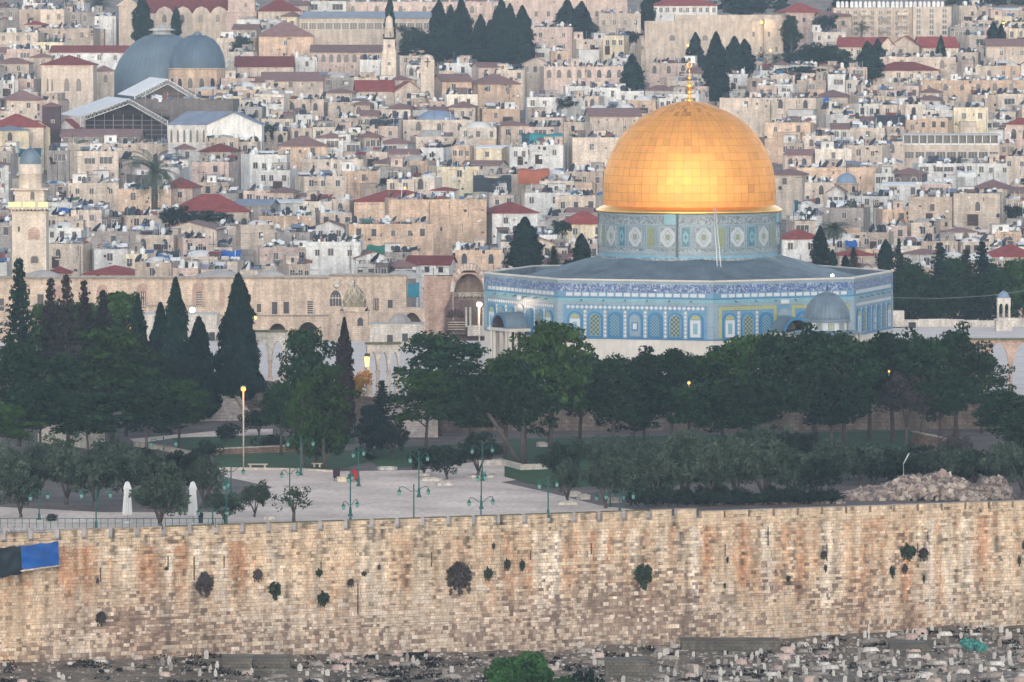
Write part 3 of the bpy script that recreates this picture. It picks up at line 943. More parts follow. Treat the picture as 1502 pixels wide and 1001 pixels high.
# floodlight on the roof
fl = thing('floodlight', 'small lit floodlight on the shrine roof at right', 'lamp', P(1221, 404.5, 741) )
mb = MB(); mb.box((0, 0, -.3), (.5, .4, .3)); mb.build('lamp_housing', M_METAL, fl)
mb = MB(); mb.lathe([(.01, -.14), (.22, 0), (.01, .2)], 10); mb.build('lamp_bulb', mat('bulb_white', (1, .92, .8, 1), emit=14), fl)

# ------------------------------------------------------------------ the small dome in front (lead, ribbed)
ch = thing('domed_pavilion', 'small eleven sided pavilion with ribbed grey lead dome before the shrine', 'pavilion', (P(1213, 470, 708).x, 708.0, 4.0))
def pz(row, Y): return P(751, row, Y).z - 4.0
s_ = 708 / F_PX
mb = MB()
zr_ = pz(468, 708)
mb.lathe([(4.6 * 1.0, pz(489, 708)), (4.5, pz(487, 708)), (2.9, pz(484, 708))], 11, m=0, smooth=False)
mb.build('lower_roof', M_LEAD, ch)
mb = MB()
mb.lathe([(2.72, pz(486, 708)), (2.72, pz(471, 708))], 11, m=0, smooth=False)
mb.build('tiled_drum', [T_WHITE], ch)
mb = MB()
for i in range(11):
    a = 2 * math.pi * (i + .5) / 11
    mb = MB(); mb.bb(-.42, .42, -.03, .03, -.48, .48, 0); mb.bb(-.22, .22, -.07, -.03, -.27, .27, 1 if i == 8 else 2)
    mb.build('drum_tile', [T_GREY, T_YEL, T_OLIVE], ch, (2.63 * math.cos(a), 2.63 * math.sin(a), (pz(485, 708) + pz(472, 708)) / 2), rz=a + math.pi / 2)
mb = MB()
dp = [(2.98, pz(471.5, 708)), (3.05, pz(470, 708)), (2.78, pz(467, 708))]
for i in range(9):
    t = i / 8
    dp.append((2.78 * (1 - t ** 2.1) ** .75 * (1 if i else 1.0), pz(467, 708) + (pz(426, 708) - pz(467, 708)) * t))
mb.lathe(dp, 33)
for i in range(33):
    a = 2 * math.pi * i / 33
    mb.tube([(r * math.cos(a), r * math.sin(a), z) for r, z in dp[2:-1]], .055, 4)
dome2 = mb.build('lead_dome', M_LEAD, ch)
mb = MB(); mb.lathe([(.12, 0), (.16, .1), (.05, .3), (.12, .45), (.04, .6), (.03, 1.1)], 8, (0, 0, pz(426.5, 708))); mb.build('finial', M_DARKWOOD, dome2)
mb = MB()
for i in range(11):
    a = 2 * math.pi * i / 11
    mb.cyl((4.1 * math.cos(a), 4.1 * math.sin(a), 0), .22, pz(489, 708), 8)
mb.build('columns', M_MARB, ch)
# ------------------------------------------------------------------ vegetation
def leafmat(name, r, g, b, k=.33, rnd=.30):
    m = bpy.data.materials.new(name); m.use_nodes = True
    t = m.node_tree; N = t.nodes; L = t.links; bs = N['Principled BSDF']
    bs.inputs['Roughness'].default_value = .75
    bs.inputs['Specular IOR Level'].default_value = .04
    at = N.new('ShaderNodeAttribute'); at.attribute_name = 'Leaf'
    tc = N.new('ShaderNodeTexCoord')
    n = N.new('ShaderNodeTexNoise'); n.inputs['Scale'].default_value = .5; n.inputs['Detail'].default_value = 3
    L.new(tc.outputs['Object'], n.inputs['Vector'])
    mr = N.new('ShaderNodeMapRange'); L.new(n.outputs['Fac'], mr.inputs[0]); mr.inputs[1].default_value = .3; mr.inputs[2].default_value = .7; mr.inputs[3].default_value = .65; mr.inputs[4].default_value = 1.4
    oi = N.new('ShaderNodeObjectInfo')
    mo = N.new('ShaderNodeMapRange'); L.new(oi.outputs['Random'], mo.inputs[0]); mo.inputs[3].default_value = 1 - rnd; mo.inputs[4].default_value = 1 + rnd
    mm = N.new('ShaderNodeMath'); mm.operation = 'MULTIPLY'; L.new(mr.outputs[0], mm.inputs[0]); L.new(mo.outputs[0], mm.inputs[1])
    m2 = N.new('ShaderNodeMath'); m2.operation = 'MULTIPLY'; L.new(mm.outputs[0], m2.inputs[0]); L.new(at.outputs['Fac'], m2.inputs[1])
    rg = N.new('ShaderNodeRGB'); rg.outputs[0].default_value = rgb(r, g, b, k)
    x = N.new('ShaderNodeVectorMath'); x.operation = 'SCALE'; L.new(rg.outputs[0], x.inputs[0]); L.new(m2.outputs[0], x.inputs['Scale'])
    L.new(x.outputs[0], bs.inputs['Base Color'])
    return m
LM = {
    'pine': leafmat('pine_needles', 58, 88, 52),
    'pine2': leafmat('pine_needles_green', 80, 112, 52),
    'cyp': leafmat('cypress_foliage', 46, 72, 60),
    'brown': leafmat('conifer_foliage_brown', 78, 74, 70),
    'olive': leafmat('olive_leaves', 104, 122, 100),
    'palm': leafmat('palm_fronds', 104, 120, 104, .5),
    'red': leafmat('cypress_foliage_reddish', 84, 66, 64),
    'shrub': leafmat('shrub_leaves', 62, 80, 66),
    'dry': leafmat('dry_twigs', 104, 92, 90),
    'bright': leafmat('bright_leaves', 70, 112, 56, .45),
    'caper': leafmat('caper_leaves', 84, 98, 78, .45), 'caperdry': leafmat('caper_twigs', 110, 100, 98, .5),
    'orange': leafmat('lantern_lit_leaves', 196, 150, 80, .6),  # leaf colour carries the orange light of the nearby lantern
}
M_BARK = mat('bark', rgb(100, 90, 84, .6), var=.3, vscale=2)
M_BARKP = mat('bark_whitewashed', rgb(205, 198, 188, .7), var=.2, vscale=2)
def leaves(clumps, n_per, size, rg, flat=.25, aspect=1.6, up=0.0):
    """clumps: (cx,cy,cz,rx,ry,rz,weight) -> verts, faces, value"""
    P0, NN, VV = [], [], []
    for cx, cy, cz, rx, ry, rz, wt in clumps:
        n = max(4, int(n_per * wt))
        u = rg.normal(size=(n, 3)); u /= np.linalg.norm(u, axis=1)[:, None]
        rad = rg.uniform(0.35, 1.0, n) ** .45
        rad *= rg.uniform(.88, 1.12, n)
        p = u * rad[:, None] * np.array([rx, ry, rz]) + np.array([cx, cy, cz])
        P0.append(p); NN.append(u + rg.normal(size=(n, 3)) * .55 + np.array([0, 0, up]))
        VV.append(np.full(n, rg.uniform(.72, 1.3)) * rg.uniform(.75, 1.25, n))
    p = np.concatenate(P0); nn = np.concatenate(NN); val = np.concatenate(VV)
    nn /= np.linalg.norm(nn, axis=1)[:, None]
    a = np.cross(nn, rg.normal(size=nn.shape)); a /= np.linalg.norm(a, axis=1)[:, None]
    b = np.cross(nn, a)
    s = size * rg.uniform(.6, 1.35, len(p))
    a = a * (s * aspect / 2)[:, None]; b = b * (s / 2)[:, None]
    v = np.stack([p - a, p - b * .9, p + a, p + b * .9], axis=1).reshape(-1, 3)
    return v, np.repeat(val, 4)
def leaf_mesh(name, v, val, m):
    n = len(v) // 4
    me = bpy.data.meshes.new(name)
    me.vertices.add(len(v)); me.vertices.foreach_set('co', v.astype(np.float32).ravel())
    me.loops.add(len(v)); me.loops.foreach_set('vertex_index', np.arange(len(v), dtype=np.int32))
    me.polygons.add(n); me.polygons.foreach_set('loop_start', np.arange(0, len(v), 4, dtype=np.int32))
    at = me.attributes.new('Leaf', 'FLOAT', 'POINT'); at.data.foreach_set('value', val.astype(np.float32))
    me.materials.append(m)
    me.update(calc_edges=True)
    return me
TV = {}
def trunk_mesh(segs, m=None):
    mb = MB()
    for pts, rd in segs: mb.tube(pts, rd, 7)
    return mb.mesh('trunk', [m or M_BARK])
def mk_pine(seed, W=10.0, H=13.0, base=.32, tone='pine', dens=1.0):
    rg = np.random.default_rng(seed)
    z0 = H * base
    cl = []
    arms = []
    nb = 13
    for i in range(nb):
        a = 2.4 * i + rg.uniform(-.4, .4); t = (i + .5) / nb
        z = z0 + (H - z0) * (.12 + .74 * t)
        R = W / 2 * math.sqrt(max(.08, 1 - (2.0 * t - .75) ** 2 * .62)) * rg.uniform(.62, 1.0)
        ex, ey = R * .72 * math.cos(a), R * .72 * math.sin(a)
        arms.append(([(0, 0, z - 1.8), (ex * .5, ey * .5, z - .9), (ex, ey, z - .1)], [.14, .09, .04]))
        for q in range(7):
            s = rg.uniform(.3, 1.1)
            cr = rg.uniform(.55, 1.15) * W / 10
            cl.append((ex * s + rg.normal() * .8, ey * s + rg.normal() * .8, z + rg.normal() * .55, cr * 1.25, cr * 1.25, cr * .75, cr * cr))
    for q in range(10):
        cl.append((rg.normal() * W * .1, rg.normal() * W * .1, H * rg.uniform(.82, .95), 1.0, 1.0, .65, 1))
    v, val = leaves(cl, 74 * dens, .34, rg, up=.3)
    lean = rg.uniform(-.6, .6)
    tr = trunk_mesh([([(0, 0, -.3), (lean * .3, 0, z0 * .6), (lean, rg.uniform(-.3, .3), z0 * 1.3), (lean * .4, 0, H * .8)], [.34, .27, .22, .08])] + arms)
    return leaf_mesh('crown', v, val, LM[tone]), tr, W, H
def mk_cyp(seed, W=3.4, H=16.0, tone='cyp', fat=.8, n=5200, shape='col'):
    rg = np.random.default_rng(seed)
    t = rg.uniform(0.02, 1, n) ** .92
    if shape == 'col':
        prof_ = np.clip((t * 6) ** .6, 0, 1) * (1 - np.clip((t - .38) / .62, 0, 1) ** 1.5) ** .85
    else:
        prof_ = np.clip((t * 8) ** .6, 0, 1) * (1 - t) ** .66
    a = rg.uniform(0, 2 * math.pi, n)
    lump = np.array([1 + .5 * noise.noise(Vector((math.cos(x) * 1.5, math.sin(x) * 1.5, y * 9 + seed))) + .34 * noise.noise(Vector((math.cos(x) * 3.5, math.sin(x) * 3.5, y * 26))) for x, y in zip(a, t)])
    rad = prof_ * W / 2 * lump * rg.uniform(.55, 1.04, n) ** .35
    z = t * H * .985 + .25
    p = np.stack([rad * np.cos(a), rad * np.sin(a), z], 1)
    nn = np.stack([np.cos(a), np.sin(a), np.full(n, .35)], 1) + rg.normal(size=(n, 3)) * .45
    nn /= np.linalg.norm(nn, axis=1)[:, None]
    up = np.array([0, 0, 1.0]) + rg.normal(size=(n, 3)) * .35
    b = np.cross(nn, up); b /= np.linalg.norm(b, axis=1)[:, None]
    c = np.cross(b, nn)
    s = .36 * rg.uniform(.6, 1.3, n) * (W / 3.4) ** .4
    b = b * (s * .5)[:, None]; c = c * (s * .95)[:, None]
    v = np.stack([p - c, p - b, p + c, p + b], 1).reshape(-1, 3)
    val = np.repeat((.7 + .5 * (lump - .6)) * rg.uniform(.75, 1.2, n), 4)
    tr = trunk_mesh([([(0, 0, -.4), (0, 0, H * .5), (0, 0, H * .85)], [.22, .16, .05])])
    return leaf_mesh('crown', v, val, LM[tone]), tr, W, H
def mk_spruce(seed, W=6.0, H=15.0, tone='brown'):
    rg = np.random.default_rng(seed)
    cl, arms = [], []
    L_ = 24
    for i in range(L_):
        t = i / (L_ - 1)
        z = H * (.12 + .84 * t)
        R = W / 2 * (1 - t) ** .85 + .25
        nb = 6 if t < .8 else 4
        for k in range(nb):
            a = k * 2 * math.pi / nb + i * .7 + rg.uniform(-.35, .35)
            r = R * rg.uniform(.5, 1.2)
            for s in (.35, .65, .95):
                cr = (.24 + .26 * (1 - s)) * (1 if t < .8 else .7) * rg.uniform(.7, 1.35)
                cl.append((math.cos(a) * r * s, math.sin(a) * r * s, z - .1 + .25 * s * s - rg.uniform(0, .3), cr * 1.2, cr * 1.2, cr * .7, cr * 1.6))
            if k % 2 == 0: arms.append(([(0, 0, z - .3), (math.cos(a) * r * .9, math.sin(a) * r * .9, z)], [.05, .02]))
    v, val = leaves(cl, 20, .27, rg)
    tr = trunk_mesh([([(0, 0, -.3), (0, 0, H * .6), (0, 0, H * .98)], [.24, .14, .03])] + arms)
    return leaf_mesh('crown', v, val, LM[tone]), tr, W, H
def mk_olive(seed, W=6.0, H=5.4, tone='olive', base=.12, dens=1.0, trunk=.26):
    rg = np.random.default_rng(seed)
    cl, arms = [], []
    z0 = H * base
    nl = 5
    for i in range(nl):
        a = 2 * math.pi * i / nl + rg.uniform(-.4, .4)
        r = W * .27 * rg.uniform(.7, 1.15)
        x, y, z = math.cos(a) * r, math.sin(a) * r, z0 + (H - z0) * rg.uniform(.42, .66)
        arms.append(([(0, 0, z0 * .8), (x * .4, y * .4, (z0 + z) / 2), (x, y, z)], [.14, .09, .04]))
        for q in range(11):
            cr = rg.uniform(.38, .78) * W / 6
            cl.append((x + rg.normal() * .75, y + rg.normal() * .75, z + rg.normal() * .62 + .1, cr, cr, cr * .9, cr * cr * 2.2))
    for q in range(9):
        cr = rg.uniform(.5, .8)
        cl.append((rg.normal() * W * .12, rg.normal() * W * .12, H * rg.uniform(.72, .88), cr, cr, cr * .8, cr * 1.5))
    v, val = leaves(cl, 62 * dens, .21, rg, aspect=1.9)
    tr = trunk_mesh([([(0, 0, -.2), (.12, .05, z0 * .5), (-.05, 0, z0)], [trunk, trunk * .75, trunk * .7])] + arms)
    return leaf_mesh('crown', v, val, LM[tone]), tr, W, H
def mk_palm(seed, W=6.5, H=9.0, nf=110):
    rg = np.random.default_rng(seed)
    vs = []
    vals = []
    top = H * .60
    for i in range(nf):
        a = 2.4 * i; el = rg.uniform(-.75, 1.35)
        L_ = W / 2 * 1.28 * rg.uniform(.9, 1.1)
        p_ = np.array([0.0, 0.0, top]); pts = [p_.copy()]
        for k in range(8):
            ang = el - 1.55 * ((k + .5) / 8) ** 1.6
            p_ = p_ + np.array([math.cos(a) * math.cos(ang), math.sin(a) * math.cos(ang), math.sin(ang)]) * L_ / 8
            pts.append(p_.copy())
        side = np.array([-math.sin(a), math.cos(a), 0])
        for k in range(8):
            for q in range(3):
                f = q / 3
                p = pts[k] * (1 - f) + pts[k + 1] * f
                d = pts[k + 1] - pts[k]; d = d / (np.linalg.norm(d) + 1e-6)
                for s in (-1, 1):
                    e = side * s * .42 + d * .35 + np.array([0, 0, -.18]); wd = d * .045
                    ll = .95 if k < 7 else .6
                    vs += [p - wd, p + wd, p + e * ll + wd * .3, p + e * ll - wd * .3]; vals += [rg.uniform(.7, 1.25)] * 4
    v = np.array(vs); val = np.array(vals)
    seg = []
    mb = MB()
    mb.tube([(0, 0, -.3), (.05, 0, top * .5), (0, 0, top + .1)], [.42, .34, .36], 10)
    for k in range(int(top / .28)): mb.lathe([(.36, 0), (.43, .12), (.35, .2)], 10, (0, 0, k * .28))
    return leaf_mesh('crown', v, val, LM['palm']), mb.mesh('trunk', [M_BARK]), W, H
def mk_shrub(seed, W=2.0, H=1.8, tone='shrub'):
    rg = np.random.default_rng(seed)
    cl = [(rg.normal() * W * .16, rg.normal() * W * .16, H * .5 + rg.normal() * H * .14, W * .3, W * .3, H * .3, 1) for _ in range(9)]
    v, val = leaves(cl, 90, .16, rg, aspect=1.8)
    tr = trunk_mesh([([(0, 0, 0), (0, 0, H * .5)], [.06, .03])])
    return leaf_mesh('crown', v, val, LM[tone]), tr, W, H
def mk_caper(seed, tone):
    rg = np.random.default_rng(seed)
    cl = [(rg.normal() * .12, -.1, .95 + rg.normal() * .08, .68, .45, .6, 6.0), (.2, -.2, .75, .5, .4, .45, 3.0)]
    for i in range(34):
        a = rg.uniform(0, 6.28); r = rg.uniform(.3, 1) ** .6
        x, z = r * math.cos(a) * .95, r * math.sin(a) * .8 - .25 * abs(math.cos(a)) * r
        q = rg.uniform(.12, .34) * (1.25 - r * .7)
        cl.append((x, -.25 * (1 - r) - .1, .9 + z, q, q * .8, q, q * 3.2))
    for i in range(9): cl.append((rg.normal() * .35, -.1, .9 - rg.uniform(.6, 1.25), .09, .09, .22, .4))
    v, val = leaves(cl, 70, .10, rg, aspect=2.8, up=-.3)
    tr = trunk_mesh([([(0, .3, .9), (.1, 0, .8), (.2, -.2, .5)], [.06, .04, .02]), ([(0, .3, .9), (-.2, -.1, 1.0), (-.4, -.2, .8)], [.05, .03, .01])])
    return leaf_mesh('crown', v, val, LM[tone]), tr, 2.0, 1.8
def mk_conifer_young(seed): return mk_spruce(seed, 4.5, 8, 'cyp')
V = {
    'pine': [mk_pine(s) for s in (1, 2, 3, 4)], 'pineg': [mk_pine(s, tone='pine2') for s in (11, 12)],
    'cyp': [mk_cyp(s) for s in (1, 2, 3)], 'cypw': [mk_cyp(s, W=6.5, H=15, n=7500, shape='cone') for s in (5, 6)],
    'cypr': [mk_cyp(8, W=2.2, H=14, tone='red', n=2600)],
    'spruce': [mk_spruce(s) for s in (1, 2, 3)], 'spruceg': [mk_spruce(s, tone='cyp') for s in (6, 7)],
    'olive': [mk_olive(s) for s in (1, 2, 3, 4)], 'olived': [mk_olive(s, tone='shrub', W=6, H=5.5) for s in (7, 8)],
    'olives': [mk_olive(21, W=4.5, H=5, base=.3, dens=.33, trunk=.34)],
    'round': [mk_pine(s, tone='pine2', W=8, H=11, base=.10, dens=1.3) for s in (31, 32)], 'mass': [mk_pine(s, tone='cyp', W=8, H=9, base=.06, dens=1.2) for s in (33, 34)],
    'palm': [mk_palm(1), mk_palm(2, 6, 8, 36)], 'shrub': [mk_shrub(s) for s in (1, 2)], 'dry': [mk_shrub(5, tone='dry')], 'caper': [mk_caper(61, 'caper'), mk_caper(62, 'caper')], 'caperdry': [mk_caper(63, 'caperdry'), mk_caper(64, 'caperdry')],
    'bright': [mk_olive(41, tone='bright', W=8, H=8, base=.15, dens=2)], 'bare': [mk_olive(51, tone='dry', W=7, H=8, base=.3, dens=.5)],
    'orange': [mk_shrub(9, tone='orange')],
}
KIND = {
    'pine': ('pine_tree', 'dark spreading pine', 'pine tree'), 'pineg': ('pine_tree', 'lighter green spreading pine', 'pine tree'),
    'cyp': ('cypress_tree', 'slim dark cypress', 'cypress'), 'cypw': ('cypress_tree', 'broad dark cypress', 'cypress'),
    'cypr': ('cypress_tree', 'very thin reddish brown cypress', 'cypress'),
    'spruce': ('conifer_tree', 'brownish pointed conifer', 'conifer'), 'spruceg': ('conifer_tree', 'dark green pointed conifer', 'conifer'),
    'olive': ('olive_tree', 'grey green olive tree', 'olive tree'), 'olived': ('broadleaf_tree', 'dark rounded small tree', 'tree'),
    'olives': ('olive_tree', 'sparse gnarled olive tree', 'olive tree'), 'round': ('broadleaf_tree', 'tall rounded green tree', 'tree'),
    'palm': ('palm_tree', 'date palm', 'palm'), 'shrub': ('shrub', 'round dark shrub', 'shrub'), 'dry': ('shrub', 'dry grey bush', 'shrub'),
    'bright': ('broadleaf_tree', 'bright green leafy tree', 'tree'), 'bare': ('broadleaf_tree', 'half bare grey tree', 'tree'), 'mass': ('broadleaf_tree', 'dense dark evergreen tree', 'tree'), 'orange': ('shrub', 'orange lit bush', 'shrub'),
}
GRP = {'pine_tree': 'pines below the shrine platform', 'cypress_tree': 'cypresses', 'conifer_tree': 'pointed conifers', 'olive_tree': 'olive trees behind the city wall', 'broadleaf_tree': 'rounded trees', 'palm_tree': 'palms', 'shrub': 'shrubs'}
LMK = [(1011, 230, 'the gold dome'), (1130, 445, 'the blue octagon'), (226, 260, 'the tallest palm'), (42, 330, 'the left minaret'), (240, 90, 'the grey twin domes'), (98, 120, 'the bell tower'), (315, 190, 'the white gabled church'),
       (690, 440, 'the great arched gate'), (520, 440, 'the carved dome'), (571, 75, 'the slender minaret'), (627, 120, 'the cross tower'), (1310, 30, 'the apartment block'), (1395, 220, 'the glazed guesthouse'), (1242, 262, 'the blue cross dome'),
       (1213, 455, 'the ribbed lead dome'), (700, 50, 'the far cypress clump'), (927, 115, 'the lone city cypress'), (1472, 450, 'the blue capped kiosk'), (357, 600, 'the lit lamp post'), (234, 740, 'the white parasols'), (1360, 715, 'the rubble heap'),
       (580, 300, 'the long red roof'), (430, 740, 'the gnarled olive'), (600, 720, 'the open plaza'), (800, 235, 'the green awning'), (310, 297, 'the big red roof'), (1405, 80, 'the twin gables'), (1050, 80, 'the long beige block'), (130, 180, 'the white shelter roofs'), (550, 30, 'the glazed hall'), (770, 358, 'the roadside pine')]
def where(px, row):
    best = min(LMK, key=lambda l: (l[0] - px) ** 2 + (1.2 * (l[1] - row)) ** 2)
    dx, dy = px - best[0], row - best[1]
    if abs(dx) < 14 and abs(dy) < 14: return 'beside ' + best[2]
    if abs(dx) > abs(dy) * 1.6: return ('right of ' if dx > 0 else 'left of ') + best[2]
    if abs(dy) > abs(dx) * 1.6: return ('below ' if dy > 0 else 'above ') + best[2]
    return ('below ' if dy > 0 else 'above ') + ('right of ' if dx > 0 else 'left of ') + best[2]
TCOUNT = {}
def tree(kind, px, row_top, row_base, wpx, Y=None, z=0.0, label=None, trunkmat=None, rz=None):
    if kind in ('pine', 'pineg') and Y is None: wpx *= 1.16
    if Y is None:
        p = G(px, row_base, z); Y = p.y
    else:
        p = P(px, row_base, Y)
        if z is not None and z != 0.0: p.z = z
    top = P(px, row_top, Y).z
    hgt = top - p.z
    i = TCOUNT.get(kind, 0); TCOUNT[kind] = i + 1
    cr, tr, W_, H_ = V[kind][i % len(V[kind])]
    nm, lb, cat = KIND[kind]
    sx = (wpx * Y / F_PX) / W_; sz = hgt / H_
    if label is None:
        low = kind in ('olive', 'olived', 'shrub', 'dry', 'olives')
        label = lb + ' ' + where(px, (row_top + row_base) / 2)
    t = thing(nm, label, cat, p, 0 if rz is None else rz, GRP[nm])
    a = random.uniform(0, 6.28)
    link('trunk', tr, t, rz=a, scale=(sz * .9, sz * .9, sz))
    link('crown', cr, t, rz=a, scale=(sx, sx, sz))
    return t
T = tree
# --- big pines and conifers of the lower garden
for a in [
    ('pine', 100, 520, 655, 125), ('pineg', 165, 480, 655, 150), ('pine', 28, 500, 655, 130), ('pine', 215, 560, 668, 120), ('pineg', 262, 555, 658, 105), ('pine', 60, 560, 668, 110), ('pineg', 12, 590, 672, 90), ('pine', 130, 575, 668, 120),
    ('pine', 185, 520, 640, 110), ('olived', 255, 520, 630, 80),
    ('round', 478, 534, 686, 112), ('round', 462, 560, 684, 80), ('pine', 448, 482, 640, 95), ('pine', 412, 560, 668, 70), ('round', 445, 560, 688, 60),
    ('pine', 645, 488, 640, 150), ('pineg', 625, 540, 660, 120), ('pine', 690, 555, 668, 100), ('pineg', 740, 520, 672, 110),
    ('pineg', 806, 468, 678, 135), ('pine', 770, 530, 680, 100), ('pine', 850, 515, 655, 110), ('pine', 898, 522, 668, 105), ('pine', 945, 515, 652, 110), ('pine', 985, 512, 660, 110), ('pineg', 1012, 516, 650, 80),
    ('pine', 1060, 505, 650, 110), ('pineg', 1105, 488, 655, 120), ('pine', 1150, 488, 668, 130), ('pine', 1195, 482, 648, 120), ('pine', 1238, 488, 655, 130), ('pineg', 1275, 496, 645, 110), ('pine', 1310, 484, 648, 110), ('pine', 1352, 492, 652, 110), ('pine', 1402, 480, 640, 100), ('pineg', 1440, 515, 636, 85), ('pine', 1475, 572, 660, 110), ('pine', 1380, 540, 648, 110), ('pine', 1220, 545, 665, 120), ('pine', 1090, 560, 668, 120), ('pine', 930, 560, 662, 120), ('bare', 1330, 540, 655, 100), ('pine', 1020, 560, 665, 100), ('pine', 1495, 600, 690, 70)]: T(*a)
for a in [
    ('spruceg', 30, 372, 625, 85), ('spruce', 75, 402, 622, 70), ('spruce', 98, 398, 628, 72), ('spruce', 124, 405, 625, 66), ('spruce', 152, 420, 622, 66),
    ('cyp', 203, 436, 625, 34), ('cyp', 258, 410, 628, 46), ('cyp', 236, 446, 625, 44), ('cypw', 292, 468, 618, 66), ('cypr', 505.5, 468, 645, 30), ('spruceg', 560, 555, 662, 60)]: T(*a)
T('cypw', 350, 406, 592, 80, Y=716, z=0.0, label='tallest broad dark cypress beside the pale steps')
T('round', 175, 425, 600, 120, Y=745, z=0.0); T('round', 70, 445, 610, 110, Y=750, z=0.0); T('round', 125, 440, 610, 100, Y=748, z=0.0)
T('mass', 545, 595, 668, 60, label='dark blue green bush left of the lower stairs'); T('olived', 575, 615, 672, 55)
T('orange', 527, 545, 583, 34, Y=690, z=None)
# leaning pine trunk
lt = thing('pine_tree', 'pine with long bare trunk leaning left over the plaza', 'pine tree', G(764, 682), 0, GRP['pine_tree'])
mb = MB()
q = lt.location
mb.tube([P(764, 684, q.y) - q, P(735, 635, q.y) - q, P(712, 600, q.y) - q, P(695, 578, q.y) - q], [.30, .26, .2, .15], 8)
mb.tube([P(712, 600, q.y) - q, P(722, 570, q.y) - q], [.1, .05], 6)
mb.tube([P(767, 682, q.y) - q, P(766, 640, q.y) - q, P(770, 600, q.y) - q], [.26, .22, .16], 8)
mb.build('trunk', M_BARK, lt)
link('crown', V['pine'][1][0], lt, tuple(P(700, 640, q.y) - q), scale=(.62, .62, .55))
# garden trunks whitewashed at the foot
# --- olives
for a in [
    ('olive', 15, 652, 738, 80), ('olive', 55, 655, 732, 90), ('olive', 98, 652, 740, 90), ('olive', 140, 660, 745, 90), ('olive', 185, 655, 738, 90), ('olive', 222, 660, 740, 85), ('olived', 262, 655, 728, 80), ('olive', 300, 668, 745, 60), ('olive', 30, 690, 760, 70), ('olived', 205, 655, 705, 70), ('olive', 75, 640, 705, 80),('olive', 160, 640, 700, 80),
    ('olive', 235, 690, 777, 92), ('olive', 330, 722, 770, 62), ('olive', 374, 706, 759, 50), ('olives', 431, 713, 767, 58),
    ('olived', 655, 650, 704, 60), ('olived', 702, 630, 700, 62), ('olived', 622, 655, 698, 44),
    ('olived', 822, 645, 722, 66), ('olive', 832, 672, 738, 52), ('olive', 888, 665, 746, 72), ('olive', 925, 672, 742, 70), ('olive', 962, 655, 743, 78), ('olive', 1005, 640, 740, 80), ('olive', 1042, 650, 742, 80), ('olive', 1080, 640, 736, 85), ('olive', 1120, 650, 735, 75), ('olive', 1160, 655, 737, 80), ('olived', 1200, 668, 738, 76), ('olive', 1215, 640, 720, 80), ('olive', 1262, 648, 712, 80), ('olive', 1310, 652, 706, 80), ('olived', 1345, 650, 704, 70), ('olive', 1392, 650, 716, 80), ('olived', 1430, 655, 715, 80), ('olive', 1470, 645, 722, 80), ('olive', 1500, 655, 728, 70), ('olive', 870, 640, 700, 70), ('olive', 905, 640, 702, 60), ('olive', 1010, 628, 700, 80), ('olive', 1100, 625, 700, 90), ('bare', 1400, 630, 700, 60), ('olived', 1170, 630, 705, 80), ('olive', 960, 640, 705, 70), ('olived', 1060, 632, 700, 70)]: T(*a)
for a in [('shrub', 304, 643, 672, 34), ('shrub', 330, 622, 648, 40), ('shrub', 402, 636, 660, 46), ('olived', 380, 600, 640, 60), ('shrub', 284, 660, 690, 34), ('dry', 75, 752, 765, 20)]: T(*a)
for i in range(26):
    px = 935 + i * 12.5 + random.uniform(-4, 4)
    if px > 1235: break
    T('shrub', px, 716 + random.uniform(-8, 6), 744 - (px - 935) * .018, 34 + random.uniform(-6, 8), label='low dark shrub under the olives behind the wall')
for i in range(14):
    px = 1245 + i * 19
    T('shrub', px, 668 + random.uniform(-8, 6), 704 + random.uniform(-4, 8), 44, label='dark shrub in the thicket behind the rubble heap')
# --- behind the shrine and in the city streets
for a in [
    ('cypw', 770, 320, 396, 62, 905), ('spruceg', 812, 360, 396, 34, 903), ('cyp', 853, 343, 392, 26, 903), ('olived', 825, 322, 350, 36, 960), ('olived', 838, 380, 396, 30, 905),
    ('cyp', 1203, 332, 396, 24, 905), ('cyp', 1221, 366, 396, 14, 905), ('palm', 1223, 320, 360, 46, 950), ('spruceg', 1252, 362, 396, 26, 905), ('cyp', 1299, 352, 400, 24, 905), ('cyp', 1240, 374, 396, 12, 905)]: T(*a[:5], Y=a[5])
for a in [('pine', 1335, 384, 90), ('spruce', 1322, 370, 50), ('spruce', 1352, 392, 66), ('spruceg', 1378, 352, 70), ('pine', 1400, 378, 80), ('spruce', 1416, 362, 66), ('spruceg', 1440, 350, 70), ('pine', 1462, 384, 80), ('pineg', 1490, 378, 76), ('spruceg', 1330, 400, 60), ('pine', 1430, 405, 90), ('pine', 1372, 410, 80), ('pine', 1500, 400, 70), ('spruceg', 1318, 345, 34)]:
    tree(a[0], a[1], a[2], 492, a[3], Y=872, z=0.0)
